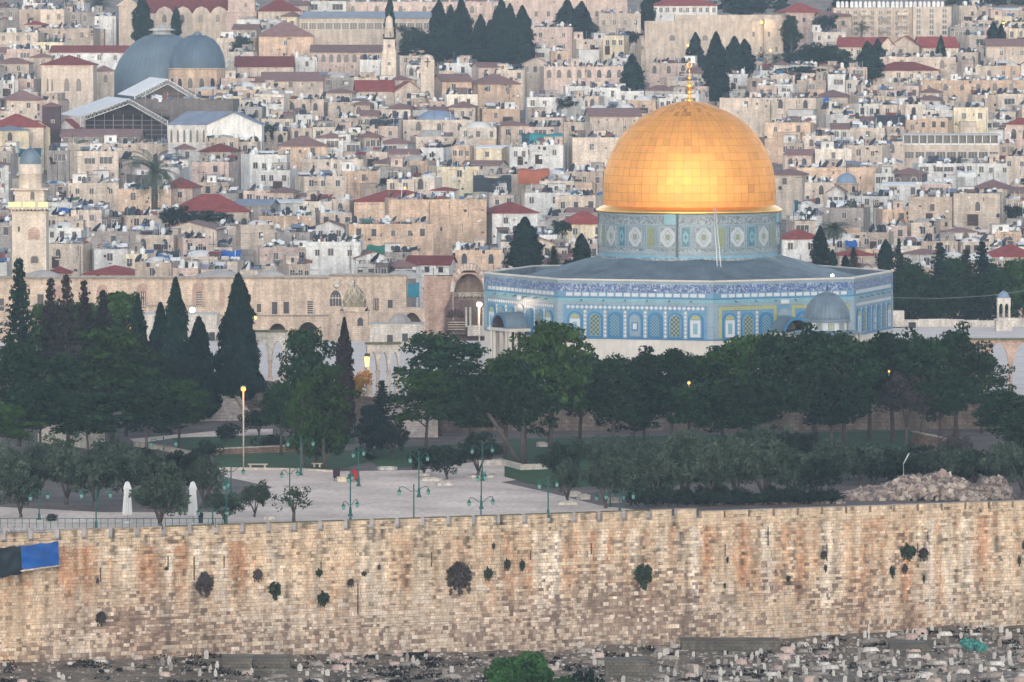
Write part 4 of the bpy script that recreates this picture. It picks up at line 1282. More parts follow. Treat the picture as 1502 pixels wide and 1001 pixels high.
for a in [
    ('cyp', 209, -6, 66, 30), ('cyp', 258.5, 10, 55, 15), ('cyp', 572, -8, 85, 17), ('cyp', 543, 29, 68, 15), ('cyp', 644, 2, 92, 36), ('cyp', 661, 8, 92, 26), ('cyp', 677, -2, 92, 32), ('cyp', 705, 22, 96, 28), ('cyp', 718, 30, 96, 22), ('cyp', 735, 0, 98, 36), ('cyp', 748, 6, 98, 30), ('cyp', 766, 9, 98, 34), ('olived', 606, 36, 84, 46), ('olived', 622, 48, 90, 40), ('cyp', 832, 0, 60, 34), ('cyp', 853, 3, 62, 32), ('olived', 868, 30, 62, 26), ('cyp', 949, -8, 48, 22), ('olived', 922, 44, 74, 46),
    ('cyp', 927, 80, 150, 34), ('cyp', 1020, 48, 110, 24), ('cyp', 1050, 48, 152, 36), ('cyp', 1077, 54, 112, 30), ('cyp', 1092, 58, 112, 28), ('palm', 1117, 70, 106, 26), ('palm', 1138, 74, 106, 26),
    ('pine', 1160, 22, 90, 36), ('cyp', 1157, 24, 80, 22), ('olived', 1190, 60, 112, 50), ('pine', 1218, 66, 114, 50), ('pine', 1238, 74, 116, 46), ('cypw', 1272, 62, 118, 44), ('cyp', 1287, 58, 112, 24), ('cyp', 1380, 52, 102, 14), ('olived', 1392, 86, 104, 14), ('cyp', 1457, 32, 92, 24), ('cyp', 1468, 36, 90, 20), ('olived', 1210, 20, 55, 40), ('olived', 1165, 95, 120, 60), ('palm', 1264, 26, 56, 26),
    ('olived', 355, 52, 84, 34), ('palm', 145, -6, 22, 36), ('olived', 575, 258, 280, 40), ('olived', 395, 180, 212, 26), ('olived', 300, 308, 335, 90), ('olived', 255, 300, 340, 46), ('olived', 832, 140, 168, 30), ('spruceg', 1307, 236, 258, 18), ('cyp', 1235, -6, 14, 30), ('olived', 1490, 300, 330, 40), ('olived', 950, 2, 20, 20), ('mass', 1168, 78, 118, 60), ('mass', 1195, 70, 114, 54), ('mass', 1222, 84, 120, 54), ('mass', 1248, 88, 120, 44), ('mass', 1285, 82, 118, 34), ('mass', 1150, 100, 124, 50), ('mass', 1180, 98, 128, 60), ('mass', 768, 70, 108, 30), ('mass', 1075, -8, 24, 60), ('mass', 1110, -6, 22, 60), ('cypw', 1092, -12, 24, 26), ('mass', 1145, -8, 22, 40), ('mass', 965, -6, 12, 50), ('mass', 640, 58, 96, 50), ('mass', 690, 66, 100, 60), ('mass', 735, 66, 100, 50), ('mass', 600, 60, 92, 40), ('olived', 205, 308, 330, 26)]:
    Yt = Ymap(a[3] - 12)
    b = list(a); 
    t = tree(*a[:5], Y=Yt)
tree('palm', 227, 206, 314, 92, Y=Ymap(318 - 4), label='tallest date palm rising among the rooftops')
# far wooded ridge at upper right
for i in range(16):
    tree('olived' if i % 3 else 'pine', 1400 + i * 8 + random.uniform(-3, 3), -14 + random.uniform(-5, 6), 32, 34, Y=1530 + (i % 4) * 9, label='dark tree on the hazy ridge behind the apartments')
for i in range(12):
    tree('olived' if i % 3 else 'pine', 1170 - i * 16 + random.uniform(-3, 3), -22 + random.uniform(-5, 6), 8, 34, Y=1545 + (i % 3) * 9, label='dark tree on the far ridge above the beige block')
# foreground tree below the wall
def fg(kind, px, rt, wpx, Y, lab):
    p = P(px, 1001, Y); z = zcem(Y)
    t = tree(kind, px, rt, 1050, wpx, Y=Y, z=z, label=lab)
fg('bright', 775, 944, 150, 500, 'bright green leafy tree in the cemetery at the bottom edge')
fg('olived', 862, 975, 70, 498, 'dark bush in the cemetery beside the bright green tree')
# plants growing out of the wall
WB = [(672, 840, 46, 44, 'dry', 'largest round grey caper bush hanging on the wall'), (943, 839, 38, 36, 'shrub', 'second largest round caper bush on the wall'), (299, 851, 36, 34, 'dry', 0), (403, 862, 24, 26, 'shrub', 0), (1332, 805, 26, 24, 'shrub', 0), (1354, 810, 18, 18, 'dry', 0), (148, 904, 18, 20, 'dry', 0), (474, 874, 22, 22, 'shrub', 0), (378, 841, 17, 18, 'dry', 0), (514, 853, 12, 12, 'dry', 0), (716, 838, 14, 20, 'shrub', 0), (744, 825, 11, 18, 'shrub', 0), (766, 826, 9, 17, 'shrub', 0), (1309, 836, 10, 18, 'shrub', 0), (1327, 832, 12, 14, 'dry', 0), (1156, 847, 7, 9, 'shrub', 0), (1211, 832, 6, 12, 'shrub', 0), (724, 799, 5, 11, 'shrub', 0), (1495, 821, 7, 14, 'shrub', 0), (468, 838, 14, 12, 'shrub', 0), (556, 831, 6, 8, 'dry', 0), (1355, 848, 5, 14, 'shrub', 0), (1502, 797, 8, 14, 'shrub', 0), (1208, 812, 13, 12, 'dry', 0), (244, 833, 8, 6, 'shrub', 0), (1063, 858, 5, 9, 'shrub', 0), (1067, 820, 5, 10, 'shrub', 0), (143, 851, 6, 10, 'dry', 0), (534, 840, 9, 8, 'shrub', 0)]
for px, row, wd, hg, kd, lb in WB:
    a = (px - 751) / F_PX
    Yw = 554 / (1 - .387 * a) - 1.15
    p = P(px, row + hg / 2, Yw)
    s = Yw / F_PX
    cr, tr, W_, H_ = V['caperdry' if kd == 'dry' else 'caper'][int(px) % 2]
    t = thing('caper_bush', lb or (('dry grey' if kd == 'dry' else 'dark green') + ' ' + ('tuft' if wd < 11 else 'bush') + ' growing from joints of the city wall'), 'shrub', p, 0, 'bushes on the city wall')
    link('crown', cr, t, rz=.387 + (px % 7 - 3) * .12, scale=(wd * s / W_ * .92, wd * s / W_ * .8, hg * s / H_ * .9))
    link('trunk', tr, t, scale=(.6, .6, hg * s / H_))
# ------------------------------------------------------------------ stone buildings and arcades around the platform
def local(t, px, row, Y=None):
    return P(px, row, Y if Y else t.location.y) - t.location
HS = stone('facade_stone', 208, 186, 166, stain=.22, var=.18, rnd=0)
HS2 = stone('facade_stone_rosy', 192, 162, 146, stain=.22, var=.2, rnd=0)
HSW = stone('arcade_white_stone', 214, 204, 192, stain=.25, var=.12, rnd=0)
FY = 868.0
fa = thing('madrasa_facade', 'long golden stone facade with rows of dark windows and ground arches', 'building', (P(405, 480, FY).x, FY, 0))
def fx(px): return P(px, 450, FY).x - fa.location.x
def fz(row): return P(405, row, FY).z
mb = MB()
# wall pieces with slightly different planes; openings as real arches
arch_wall(mb, fx(-40), fx(300), -.5, fz(408), [(fx(70), 1.6, fz(478), 1.5), (fx(130), 1.6, fz(478), 1.5), (fx(190), 1.6, fz(480), 1.5)], 0, 6, 0)
arch_wall(mb, fx(300), fx(482), -.5, fz(406), [(fx(407), 1.35, fz(487), 1.3), (fx(452), 1.55, fz(487), 1.5)], -.3, 6, 0)
arch_wall(mb, fx(482), fx(596), -.5, fz(404), [(fx(548), 1.0, fz(482), .9)], -.15, 6, 0)
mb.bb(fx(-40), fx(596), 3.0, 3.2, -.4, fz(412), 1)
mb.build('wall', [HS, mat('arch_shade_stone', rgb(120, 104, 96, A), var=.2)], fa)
mb = MB()
mb.bb(fx(-40), fx(482), -.5, -.28, fz(409), fz(406.5)); mb.bb(fx(300), fx(482), -.42, -.28, fz(464), fz(462)); mb.bb(fx(482), fx(596), -.35, -.1, fz(405.5), fz(403)); mb.bb(fx(-40), fx(300), -.12, 0, fz(450), fz(448))
mb.build('cornice', stone('cornice_stone', 150, 140, 130), fa)
mb = MB(); mb.bb(fx(300), fx(482), -.36, -.3, fz(492), fz(464.5))
mb.bb(fx(520), fx(596), -.22, -.15, fz(500), fz(462)) 
def fwin(px0, px1, r0, r1, kind='rect', y=-.3):
    w_ = fx(px1) - fx(px0); h_ = fz(r0) - fz(r1); xc = (fx(px0) + fx(px1)) / 2
    mb = MB()
    if kind == 'rect':
        mb.bb(-w_ / 2 - .1, w_ / 2 + .1, -.06, .02, -.1, h_ + .1, 1)
        mb.bb(-w_ / 2, w_ / 2, -.1, -.05, 0, h_, 0)
        mb.bb(-.03, .03, -.13, -.1, 0, h_, 2); mb.bb(-w_ / 2, w_ / 2, -.13, -.1, h_ * .48, h_ * .52, 2)
    elif kind == 'bars':
        mb.bb(-w_ / 2, w_ / 2, -.1, .0, 0, h_, 0)
        for i in range(6): mb.bb(-w_ / 2, w_ / 2, -.14, -.1, h_ * i / 6, h_ * i / 6 + .1, 1)
    elif kind == 'brown':
        mb.bb(-w_ / 2, w_ / 2, -.1, .0, 0, h_, 2)
        for i in range(3): mb.bb(-w_ / 2 + w_ * (i + .3) / 3, -w_ / 2 + w_ * (i + .65) / 3, -.14, -.1, .1, h_ - .1, 1)
    else:
        mb.prism(arch_poly(w_ / 2 + .25, -.1, h_ * .5, h_ * .58), -.06, .02, 1)
        mb.prism(arch_poly(w_ / 2, 0, h_ * .5, h_ * .5), -.12, -.05, 0)
        for i in range(1, 4): mb.bb(-w_ / 2 + w_ * i / 4 - .03, -w_ / 2 + w_ * i / 4 + .03, -.16, -.12, 0, h_ * .7, 1)
        mb.bb(-w_ / 2, w_ / 2, -.16, -.12, h_ * .48, h_ * .54, 1)
    return mb.build('window', [M_GLASS, TONE['c'], M_DARKWOOD], fa, (xc, y, fz(r1)))
for a in [(399, 407, 443, 461), (416, 424, 443, 460), (451, 459, 442, 461, 'bars'), (484, 501, 426, 449, 'arch', -.15), (548, 556, 438, 455, 'brown', -.15), (569, 576, 440, 452, 'rect', -.15), (288, 296, 428, 449, 'bars', 0.0), (205, 214, 428, 452, 'brown', 0.0), (55, 64, 432, 450, 'rect', 0), (-2, 6, 438, 456, 'rect', 0), (184, 191, 434, 448, 'rect', 0), (377, 383, 446, 458, 'rect')]:
    fwin(*a)
for px, row in ((494, 417), (516, 417)):
    mb = MB(); mb.lathe([(.01, 0), (.55, 0), (.62, .1), (.3, .14), (.01, .2)], 16); o = mb.build('roundel', HSW, fa, (fx(px), -.18, fz(row)), rot=(math.pi / 2, 0, 0))
for px, wd, r0 in ((209, 1.5, 418), (292, 1.6, 416), (326, .6, 418), (150, 1.4, 420), (90, 1.4, 420)):
    mb = MB(); mb.prism([(x * 1, z) for x, z in arch_poly(wd / 1.6, 0, 2.6, 1.0)], -.05, .1, 0); mb.build('blind_niche', HS2, fa, (fx(px), -.02 if px < 300 else -.3, fz(r0 + 32)))
for i, (px, wd) in enumerate([(60, 3), (320, 4), (395, 2.5), (590, 3)]):
    mb = MB(); mb.lathe([(wd, 0), (wd * .85, .5), (wd * .5, .95), (.1, 1.2)], 20); mb.build('roof_dome', M_DOMEG, fa, (fx(px), 4.0, fz(408) - .15))
# domed fountain house (carved pointed dome)
YS = 845.0
sa = thing('fountain_house', 'small stone fountain house with carved pointed dome', 'building', P(520, 492, YS))
sa.location.z = 0
def lz(row, Y, base=0.0): return P(520, row, Y).z - base
mb = MB(); mb.bb(-2.6, 3.2, -2.6, 2, 0, lz(477, YS)); mb.bb(-2.1, 2.1, -2, 2, 0, lz(457, YS)); mb.bb(-2.25, 2.25, -2.15, 2.15, lz(457, YS), lz(455.5, YS)); mb.bb(-1.9, 1.9, -1.9, 1.9, lz(455.5, YS), lz(450, YS))
for s in (-1, 1):
    mb.prism([(s * 1.9, lz(455.5, YS)), (s * 1.9, lz(451, YS)), (s * 1.5, lz(455.5, YS))][:: s], -1.9, 1.9)
mb.build('wall', HS, sa)
mb = MB(); dpf = [(1.62, lz(451, YS)), (1.66, lz(446, YS))]
for i in range(9):
    t = i / 8; dpf.append((1.66 * (1 - t ** 1.9) ** .72, lz(444, YS) + (lz(418, YS) - lz(444, YS)) * t))
mb.lathe(dpf, 24)
for k in range(8):
    for s in (-1, 1):
        pts = []
        for i in range(9):
            t = i / 8; a = 2 * math.pi * k / 8 + s * t * 1.2; r = 1.69 * (1 - (t * .96) ** 1.9) ** .72
            pts.append((r * math.cos(a), r * math.sin(a), lz(444, YS) + (lz(418, YS) - lz(444, YS)) * t * .96))
        mb.tube(pts, .10, 4, 1)
mb.build('carved_dome', [stone('carved_ground_stone', 150, 140, 118, brick=None, var=.3), stone('carved_ridge', 196, 180, 156, brick=None, var=.25)], sa)  # ground between the ridges has a darker tone
mb = MB(); mb.prism(arch_poly(.42, 0, 1.0, .4), -2.06, -1.98); mb.build('window', M_GLASS, sa, (.9, 0, lz(468, YS) - 1.1))
mb = MB(); mb.tube([(0, 0, lz(419, YS)), (0, 0, lz(410, YS))], .05, 5); mb.build('finial', M_DARKWOOD, sa)
# great arched gate (iwan) left of the shrine
YG = 872.0
gt = thing('arched_gate', 'tall stone gate with a great arched recess beside the shrine', 'building', (P(660, 480, YG).x, YG, 0))
def gx(px): return P(px, 450, YG).x - gt.location.x
def gz(row): return P(660, row, YG).z
mb = MB()
hw = (gx(711) - gx(665)) / 2; xc = (gx(711) + gx(665)) / 2
arch_wall(mb, gx(664), gx(716), -.5, gz(400), [(xc, hw * .98, gz(432), gz(401) - gz(432) - .02)], -1.0, 3.0, 0, pointed=False)
mb.build('wall', [HS2], gt)
mb = MB()
mb.bb(gx(622), gx(664), -.4, 3, -.5, gz(405)); mb.bb(gx(620), gx(630), -.6, 3, -.5, gz(424)); mb.bb(gx(640), gx(664.5), -.6, 2, gz(408), gz(405)); 
mb.build('side_tower', HS2, gt)
mb = MB()
cv = arch_curve(hw * 1.2, gz(387) - gz(428), 22, False); ci = arch_curve(hw * .97, gz(395) - gz(428), 22, False)
for i in range(22):
    (xa, za), (xb, zb) = cv[i], cv[i + 1]; (xc1, zc1), (xd, zd) = ci[i], ci[i + 1]
    za += gz(428); zb += gz(428); zc1 += gz(428); zd += gz(428)
    pr = 1.25 if i % 2 else 1.12
    mb.add([(xc + xa, -pr, za), (xc + xb, -pr, zb), (xc + xd, -pr, zd), (xc + xc1, -pr, zc1), (xc + xa, 3, za), (xc + xb, 3, zb), (xc + xd, 3, zd), (xc + xc1, 3, zc1)],
           [(3, 2, 1, 0), (4, 5, 1, 0)[::-1], (7, 3, 2, 6), (0, 3, 7, 4), (1, 5, 6, 2)], i % 2)
mb.build('arch_ring', [HSW, HS2], gt)
mb = MB(); mb.bb(gx(664), gx(716), 2.2, 2.6, -.4, gz(398)); mb.build('recess_back', stone('recess_stone', 158, 138, 126, rnd=0), gt)
mb = MB()
for i in range(9): mb.lathe([(.05, -.5), (.34, -.2), (.36, .1)], 8, (gx(668) + (gx(710) - gx(668)) * i / 8, 1.9, gz(433)))
mb.bb(gx(666), gx(712), 1.7, 2.2, gz(431.5), gz(430))
mb.build('stalactite_frieze', HSW, gt)
mb = MB()
mb.bb(gx(657), gx(682), -1.1, -.9, gz(486), gz(470), 0)
for i in range(4): mb.bb(gx(657), gx(682), -1.16, -1.0, gz(473 + i * 3.5), gz(471.6 + i * 3.5), 1)
for i in range(7):
    a = math.pi * (i + .5) / 7
    c = (gx(668), gz(466)); r1, r2 = .35, 1.35
    ca, sa_ = math.cos(a), math.sin(a)
    mb.prism([(c[0] + r1 * ca - .07 * sa_, c[1] + r1 * sa_ + .07 * ca), (c[0] + r2 * ca - .22 * sa_, c[1] + r2 * sa_ + .22 * ca), (c[0] + (r2 + .1) * ca, c[1] + (r2 + .1) * sa_), (c[0] + r2 * ca + .22 * sa_, c[1] + r2 * sa_ - .22 * ca), (c[0] + r1 * ca + .07 * sa_, c[1] + r1 * sa_ - .07 * ca)], -1.15, -1.05, 0)
mb.build('striped_doorway', [M_DARKST, HS], gt)
mb = MB(); mb.prism([(gx(652), gz(490)), (gx(652), gz(452)), (gx(657), gz(444)), (gx(661), gz(433)), (gx(664), gz(431)), (gx(664), gz(440)), (gx(690), gz(440)), (gx(690), gz(450)), (gx(683), gz(452)), (gx(683), gz(490))], -.95, -.6)
mb.build('dark_patch', stone('dark_gate_stone', 112, 92, 88, rnd=0), gt)  # darker stone tone around the doorway
mb = MB()
mb.bb(gx(686), gx(712), -1.9, -.5, gz(492), gz(479)); mb.bb(gx(683), gx(714), -2.0, -.4, gz(479), gz(477))
for px in (684, 690, 702, 709): mb.cyl((gx(px), -1.8, gz(478)), .17, gz(450) - gz(478), 8)
mb.build('columned_kiosk', HSW, gt)
# small domed building
YD = 800.0
db = thing('domed_building', 'low white stone building with shallow dome and green shutters', 'building', (P(582, 500, YD).x, YD, 3.97))
def dxx(px): return P(px, 490, YD).x - db.location.x
def dzz(row): return P(582, row, YD).z - 3.97
mb = MB(); mb.bb(dxx(543), dxx(621), 0, 6, -.1, dzz(478)); mb.bb(dxx(542), dxx(622), -.12, 6.1, dzz(478), dzz(476)); mb.build('wall', HSW, db)
mb = MB(); mb.lathe([(dxx(603) - dxx(586), 0), (1.5, .55), (1.0, 1.1), (.4, 1.42), (.05, 1.5)], 24, (dxx(586), 3, dzz(477))); mb.build('dome', M_DOMEG, db)
for px, rw, g_ in ((572, 497, 0), (612, 495, 1), (594, 495, 0)):
    mb = MB(); mb.bb(-.4, .4, -.08, .0, 0, 1.1); mb.build('window', mat('green_shutter', rgb(60, 130, 100, A)) if g_ else M_GLASS, db, (dxx(px), 0, dzz(rw + 6)))
LB = 1
ab = thing('arched_buttress', 'curved stone arch buttress left of the great gate', 'building', (P(608, 480, 850).x, 850, 0))
mb = MB()
ax0 = P(587, 470, 850).x - ab.location.x; ax1 = P(624, 470, 850).x - ab.location.x
hwb = (ax1 - ax0) * .42
arch_wall(mb, ax0, ax1, -.3, P(600, 452, 850).z, [(ax0 + hwb * 1.1, hwb, P(600, 482, 850).z, P(600, 459, 850).z - P(600, 482, 850).z)], 0, 2.5, 0)
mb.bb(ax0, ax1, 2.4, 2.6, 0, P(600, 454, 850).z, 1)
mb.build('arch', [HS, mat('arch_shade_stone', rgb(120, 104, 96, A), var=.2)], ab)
# free standing arcades at the top of the stairs
def arcade(label, px0, px1, Y, rtop, rspring, rbase, n, rz=0.0, tilt=0.0, base_z=4.0, m=HSW, rise=1.0, cap=M_MOSS, m2=None):
    x0, x1 = P(px0, 500, Y).x, P(px1, 500, Y).x
    t = thing('arcade', label, 'arcade', ((x0 + x1) / 2, Y, base_z), rz, 'free standing arcades on the platform')
    wd = x1 - x0
    def z(row): return P(px0, row, Y).z - base_z
    mb = MB()
    bw = wd / n
    ops = [(-wd / 2 + bw * (i + .5), bw * .40, z(rspring), z(rspring - (rspring - rtop) * .55 * rise) - z(rspring)) for i in range(n)]
    arch_wall(mb, -wd / 2, wd / 2, z(rspring) - .02, z(rtop), ops, -.5, .5, 0)
    mb.build('arches', m, t)
    mb = MB()
    for i in range(n + 1):
        x = -wd / 2 + bw * i
        x = max(-wd / 2 + .25, min(wd / 2 - .25, x))
        if i in (0, n): mb.bb(x - .3, x + .3, -.5, .5, 0, z(rspring) - .02)
        else:
            mb.cyl((x, 0, .3), .21, z(rspring) - .7, 10); mb.bb(x - .28, x + .28, -.28, .28, z(rspring) - .42, z(rspring) - .02); mb.bb(x - .3, x + .3, -.3, .3, 0, .3)
    mb.build('columns', m2 or m, t)
    mb = MB(); mb.bb(-wd / 2 - .15, wd / 2 + .15, -.7, .7, z(rtop), z(rtop) + .22); mb.build('coping', cap, t)
    return t
arcade('white arcade with tall pointed arches right of the broad cypress', 372, 420, 724.5, 487, 528, 562, 2, rise=1.25, m2=HS, rz=-.12)
arcade('white two arched arcade at the head of the lower stairs', 538, 586, 693, 505, 543, 584, 3, rz=.18, rise=1.3)
arcade('brown arched arcade at right end of the platform', 1408, 1520, 702.5, 499, 532, 578, 3, m=HS2, rise=1.6)
mb_t = thing('parapet_wall', 'low cream parapet wall along the rear of the platform at right', 'wall', (P(1420, 480, 848).x, 848, 4))
mb = MB()
for i in range(10):
    x0 = P(1326 + i * 22, 480, 848).x - mb_t.location.x; x1 = P(1348 + i * 22, 480, 848).x - mb_t.location.x
    mb.bb(x0 + .01, x1 - .01, 0, .8, 0, 1.05 + .12 * math.sin(i * .9) + .25 * (i > 5))
mb.bb(P(1308, 480, 848).x - mb_t.location.x, P(1326, 480, 848).x - mb_t.location.x, -.5, 1.2, 0, 2.4)
mb.build('wall', HSW, mb_t)
# low stone rooms in front of the facade, behind the cypresses
lr = thing('stone_outbuilding', 'low pale stone outbuilding seen between the tall left cypresses', 'building', (P(280, 560, 812).x, 812, 0))
def lx(px): return P(px, 500, 812).x - lr.location.x
def lzz(row): return P(280, row, 812).z
mb = MB(); mb.bb(lx(205), lx(318), 0, 8, -.5, lzz(462)); mb.bb(lx(318), lx(366), -1, 8, -.5, lzz(478)); mb.bb(lx(204), lx(319), -.12, 0, lzz(464), lzz(462)); mb.build('wall', HSW, lr)
for px, rw in ((228, 492), (311, 494), (330, 497), (314, 520), (345, 505)):
    mb = MB(); mb.bb(-.4, .4, -.06, .02, 0, 1.2); mb.build('window', M_GLASS, lr, (lx(px), -.02 if px < 318 else -1.02, lzz(rw + 6)))
# kiosk with blue cap
YK = 838
kk = thing('kiosk', 'slender open stone kiosk with small blue dome', 'kiosk', (P(1472, 470, YK).x, YK, 4.0))
def kz(row): return P(1472, row, YK).z - 4
mb = MB()
mb.bb(-1.2, 1.2, -1.2, 1.2, 0, kz(470)); mb.bb(-.95, .95, -.95, .95, kz(470), kz(466))
for sx_ in (-.82, 0, .82):
    for sy_ in (-.82, .82): mb.cyl((sx_, sy_, kz(466)), .10, kz(450) - kz(466), 8)
mb.build('columns', HSW, kk)
mb = MB()
for yy in (-.82, .82): arch_wall(mb, -.95, .95, kz(450), kz(438), [(-.42, .32, kz(450), .5), (.42, .32, kz(450), .5)], yy - .12, yy + .12)
mb.bb(-.98, .98, -.98, .98, kz(438), kz(437)); mb.build('arches', HSW, kk)
mb = MB(); mb.lathe([(.86, 0), (.84, .25), (.66, .65), (.3, .92), (.04, 1.0), (.03, 1.3)], 16, (0, 0, kz(437))); mb.build('dome', M_DOMEB, kk)
bx = thing('utility_box', 'small dark box on the pale platform before the rear parapet', 'box', (P(1338, 478, 845).x, 845, 4)); mb = MB(); mb.bb(-.5, .5, -.4, .4, 0, .75); mb.bb(-.55, .55, -.45, .45, .75, .82); mb.build('cabinet', M_BLACKTANK, bx)
# marble columns of small building left of shrine
# low garden walls
def lowwall(label, pts, h, m, thick=.5, z=0.0, cap=True):
    w3 = [G(a, b, z) for a, b in pts]
    c = w3[0]
    t = thing('garden_wall', label, 'wall', c, 0)
    mb = MB(); mc = MB()
    for a, b in zip(w3[:-1], w3[1:]):
        d = (b - a); L_ = math.hypot(d.x, d.y); an = math.atan2(d.y, d.x); m_ = (a + b) / 2 - c
        mb.box((m_.x, m_.y, h / 2), (L_ + thick, thick, h), 0, an)
        mc.box((m_.x, m_.y, h + .05), (L_ + thick + .1, thick + .1, .1), 0, an)
    mb.build('wall', m, t); mc.build('coping', TONE['c'], t)
    return t
RW = stone('rubble_wall', 170, 140, 124, brick=(.4, .25, .25), var=.25, k=.7)
lowwall('cream garden wall under the left pines', [(60, 652), (110, 655), (150, 662)], 2.2, HSW)
lowwall('low red brown terrace wall by the lit lamp post', [(318, 668), (405, 664), (470, 662)], .7, RW)
lowwall('low curved stone kerb between lawn and path', [(200, 655), (245, 662), (290, 672)], .45, HSW)
lowwall('rough terrace wall behind the right olives', [(1385, 660), (1340, 650)], 1.3, RW)
lowwall('long thin kerb along the plaza edge', [(322, 688.5), (440, 690), (495, 693)], .12, HSW, .35)
lowwall('white stone kerb of the raised bed right of the plaza', [(700, 684), (738, 683), (765, 690), (800, 689)], .55, HSW, .35)
for px, row, wd, lb in ((632, 705, 34, 'large'), (653, 712, 30, 'small'), (707, 700, 44, 'wide'), (568, 689, 30, 'thin'), (833, 740, 36, 'low'), (395, 762, 22, 'flat'), (622, 698, 22, 'tiny')):
    p = G(px, row)
    t = thing('tree_planter', lb + ' whitish stone ring around a plaza tree ' + where(px, row), 'planter', p, 0, 'planters')
    r = wd / 2 * p.y / F_PX
    mb = MB(); mb.lathe([(r, 0), (r, .3), (r - .25, .3), (r - .25, 0)], 8, smooth=False); mb.build('ring', HSW, t)
    mb = MB(); mb.lathe([(.01, .2), (r - .26, .16)], 8); mb.build('soil', M_SOIL, t)
# benches
for px, row, lb in ((378, 687, 'left'), (465, 686, 'right')):
    p = G(px, row); t = thing('bench', ('long' if lb == 'left' else 'short') + ' pale stone bench on the lawn edge', 'bench', p)
    mb = MB(); L_ = 1.1 if lb == 'left' else .6
    mb.bb(-L_, L_, -.22, .22, .38, .5); mb.build('seat', HS, t)
    for s in (-1, 1):
        mb = MB(); mb.bb(s * (L_ - .3) - .1, s * (L_ - .3) + .1, -.18, .18, 0, .38); mb.build('leg', HS, t)
# stone blocks on the paving
for px, row, sx_, sy_ in ((840, 729, 1.6, .6), (856, 733, 1.3, .6), (795, 656, 1.2, .7), (900, 738, 1.6, .5)):
    p = G(px, row); t = thing('stone_block', 'loose hewn white stone block ' + where(px, row), 'stone block', p, .3)
    mb = MB(); mb.bb(-sx_ / 2, sx_ / 2, -sy_ / 2, sy_ / 2, 0, .5); mb.bb(-sx_ / 2 + .1, sx_ / 2 - .3, -sy_ / 2 + .1, sy_ / 2 - .1, .5, .62); mb.build('block', HSW, t)
# red hand cart and bin
p = G(519, 707)
t = thing('hand_cart', 'covered red cart parked on the plaza', 'cart', p)
t.scale = (.68, .68, .78)
mb = MB(); mb.prism([(-.9, .25), (.95, .25), (.9, .9), (.6, 1.45), (.1, 1.75), (-.4, 1.6), (-.8, 1.0)], -.5, .5); mb.build('red_cover', mat('red_cloth', rgb(170, 40, 52, A), var=.2), t)
for s in (-.6, .6):
    mb = MB(); mb.lathe([(.1, -.04), (.26, -.04), (.26, .04), (.1, .04)], 14); mb.build('wheel', M_BLACKTANK, t, (s, -.55, .26), rot=(math.pi / 2, 0, 0))
mb = MB(); mb.bb(-2.6, -1.0, -.4, .4, 0, .62); mb.bb(-2.7, -.95, -.45, .45, .62, .7); mb.build('counter', TONE['y'], t)
p = G(493.5, 706)
t = thing('waste_bin', 'dark maroon bin on legs on the plaza', 'bin', p)
mb = MB(); mb.prism([(-.34, .35), (.34, .35), (.4, 1.25), (-.38, 1.3)], -.3, .3); mb.build('bin_body', mat('maroon', rgb(64, 36, 56, A)), t)
for s in (-.22, .22):
    mb = MB(); mb.bb(s - .04, s + .04, -.2, .2, 0, .36); mb.build('leg', M_BLACKTANK, t)
# lamp posts with two hanging lanterns
M_GRN = mat('green_cast_iron', rgb(36, 92, 84, A), rough=.6, var=.1)
M_LAN = mat('lantern_glass', rgb(120, 168, 160, A), rough=.3, var=.1)
mb = MB(); H0 = 5.0
mb.lathe([(.26, 0), (.22, .25), (.15, .35), (.13, 1.0), (.075, 1.15), (.06, H0)], 10)
mb.lathe([(.06, 0), (.1, .08), (.03, .3)], 8, (0, 0, H0)); ME_POST = mb.mesh('post', [M_GRN])
mb = MB(); mb.tube([(0, 0, H0 - .45), (.3, 0, H0 - .5), (.7, 0, H0 - .2), (1.05, 0, H0 - .02), (1.4, 0, H0 - .08), (1.42, 0, H0 - .2)], .035, 6); ME_ARM = mb.mesh('arm', [M_GRN])
mb = MB(); mb.lathe([(.03, 0), (.09, -.08), (.1, -.16), (.24, -.3), (.1, -.31)], 10, m=0); mb.lathe([(.19, -.31), (.14, -.62), (.02, -.68)], 10, m=1); ME_LANT = mb.mesh('lantern', [M_GRN, M_LAN])
def lamppost(px, row, top, ang, lb=None):
    p = G(px, row)
    s = (row - top) * p.y / F_PX / 5.25 if top else 1.0
    t = thing('lamp_post', lb or ('green double lantern lamp post ' + where(px, row)), 'lamp post', p, ang, 'green double lamp posts')
    link('post', ME_POST, t, scale=(1, 1, s))
    for k in range(2):
        a = link('arm', ME_ARM, t, (0, 0, H0 * (s - 1)), rz=k * math.pi)
        link('lantern', ME_LANT, a, (1.42, 0, H0 - .2))
for a in [(607, 777, 710, .15), (705.5, 765, 727, .6), (706, 747, 690, 1.3), (707.5, 706, 650, .7), (614.5, 730, 662, .9), (526, 714, 655, 1.2), (514, 766, 732, 1.1), (514, 758, 690, 1.45), (441, 698, 640, .3), (425, 741, 685, 1.0), (339, 724, 683, .5), (332, 772, 700, 1.5), (312, 773, 742, .1), (141, 778, 714, .2), (57.5, 763, 718, 1.0), (804, 760, 700, .9), (895, 744, 720, .2), (909, 752, 718, .25), (240, 705, 640, .4), (1302, 690, 650, .5)]: lamppost(*a)
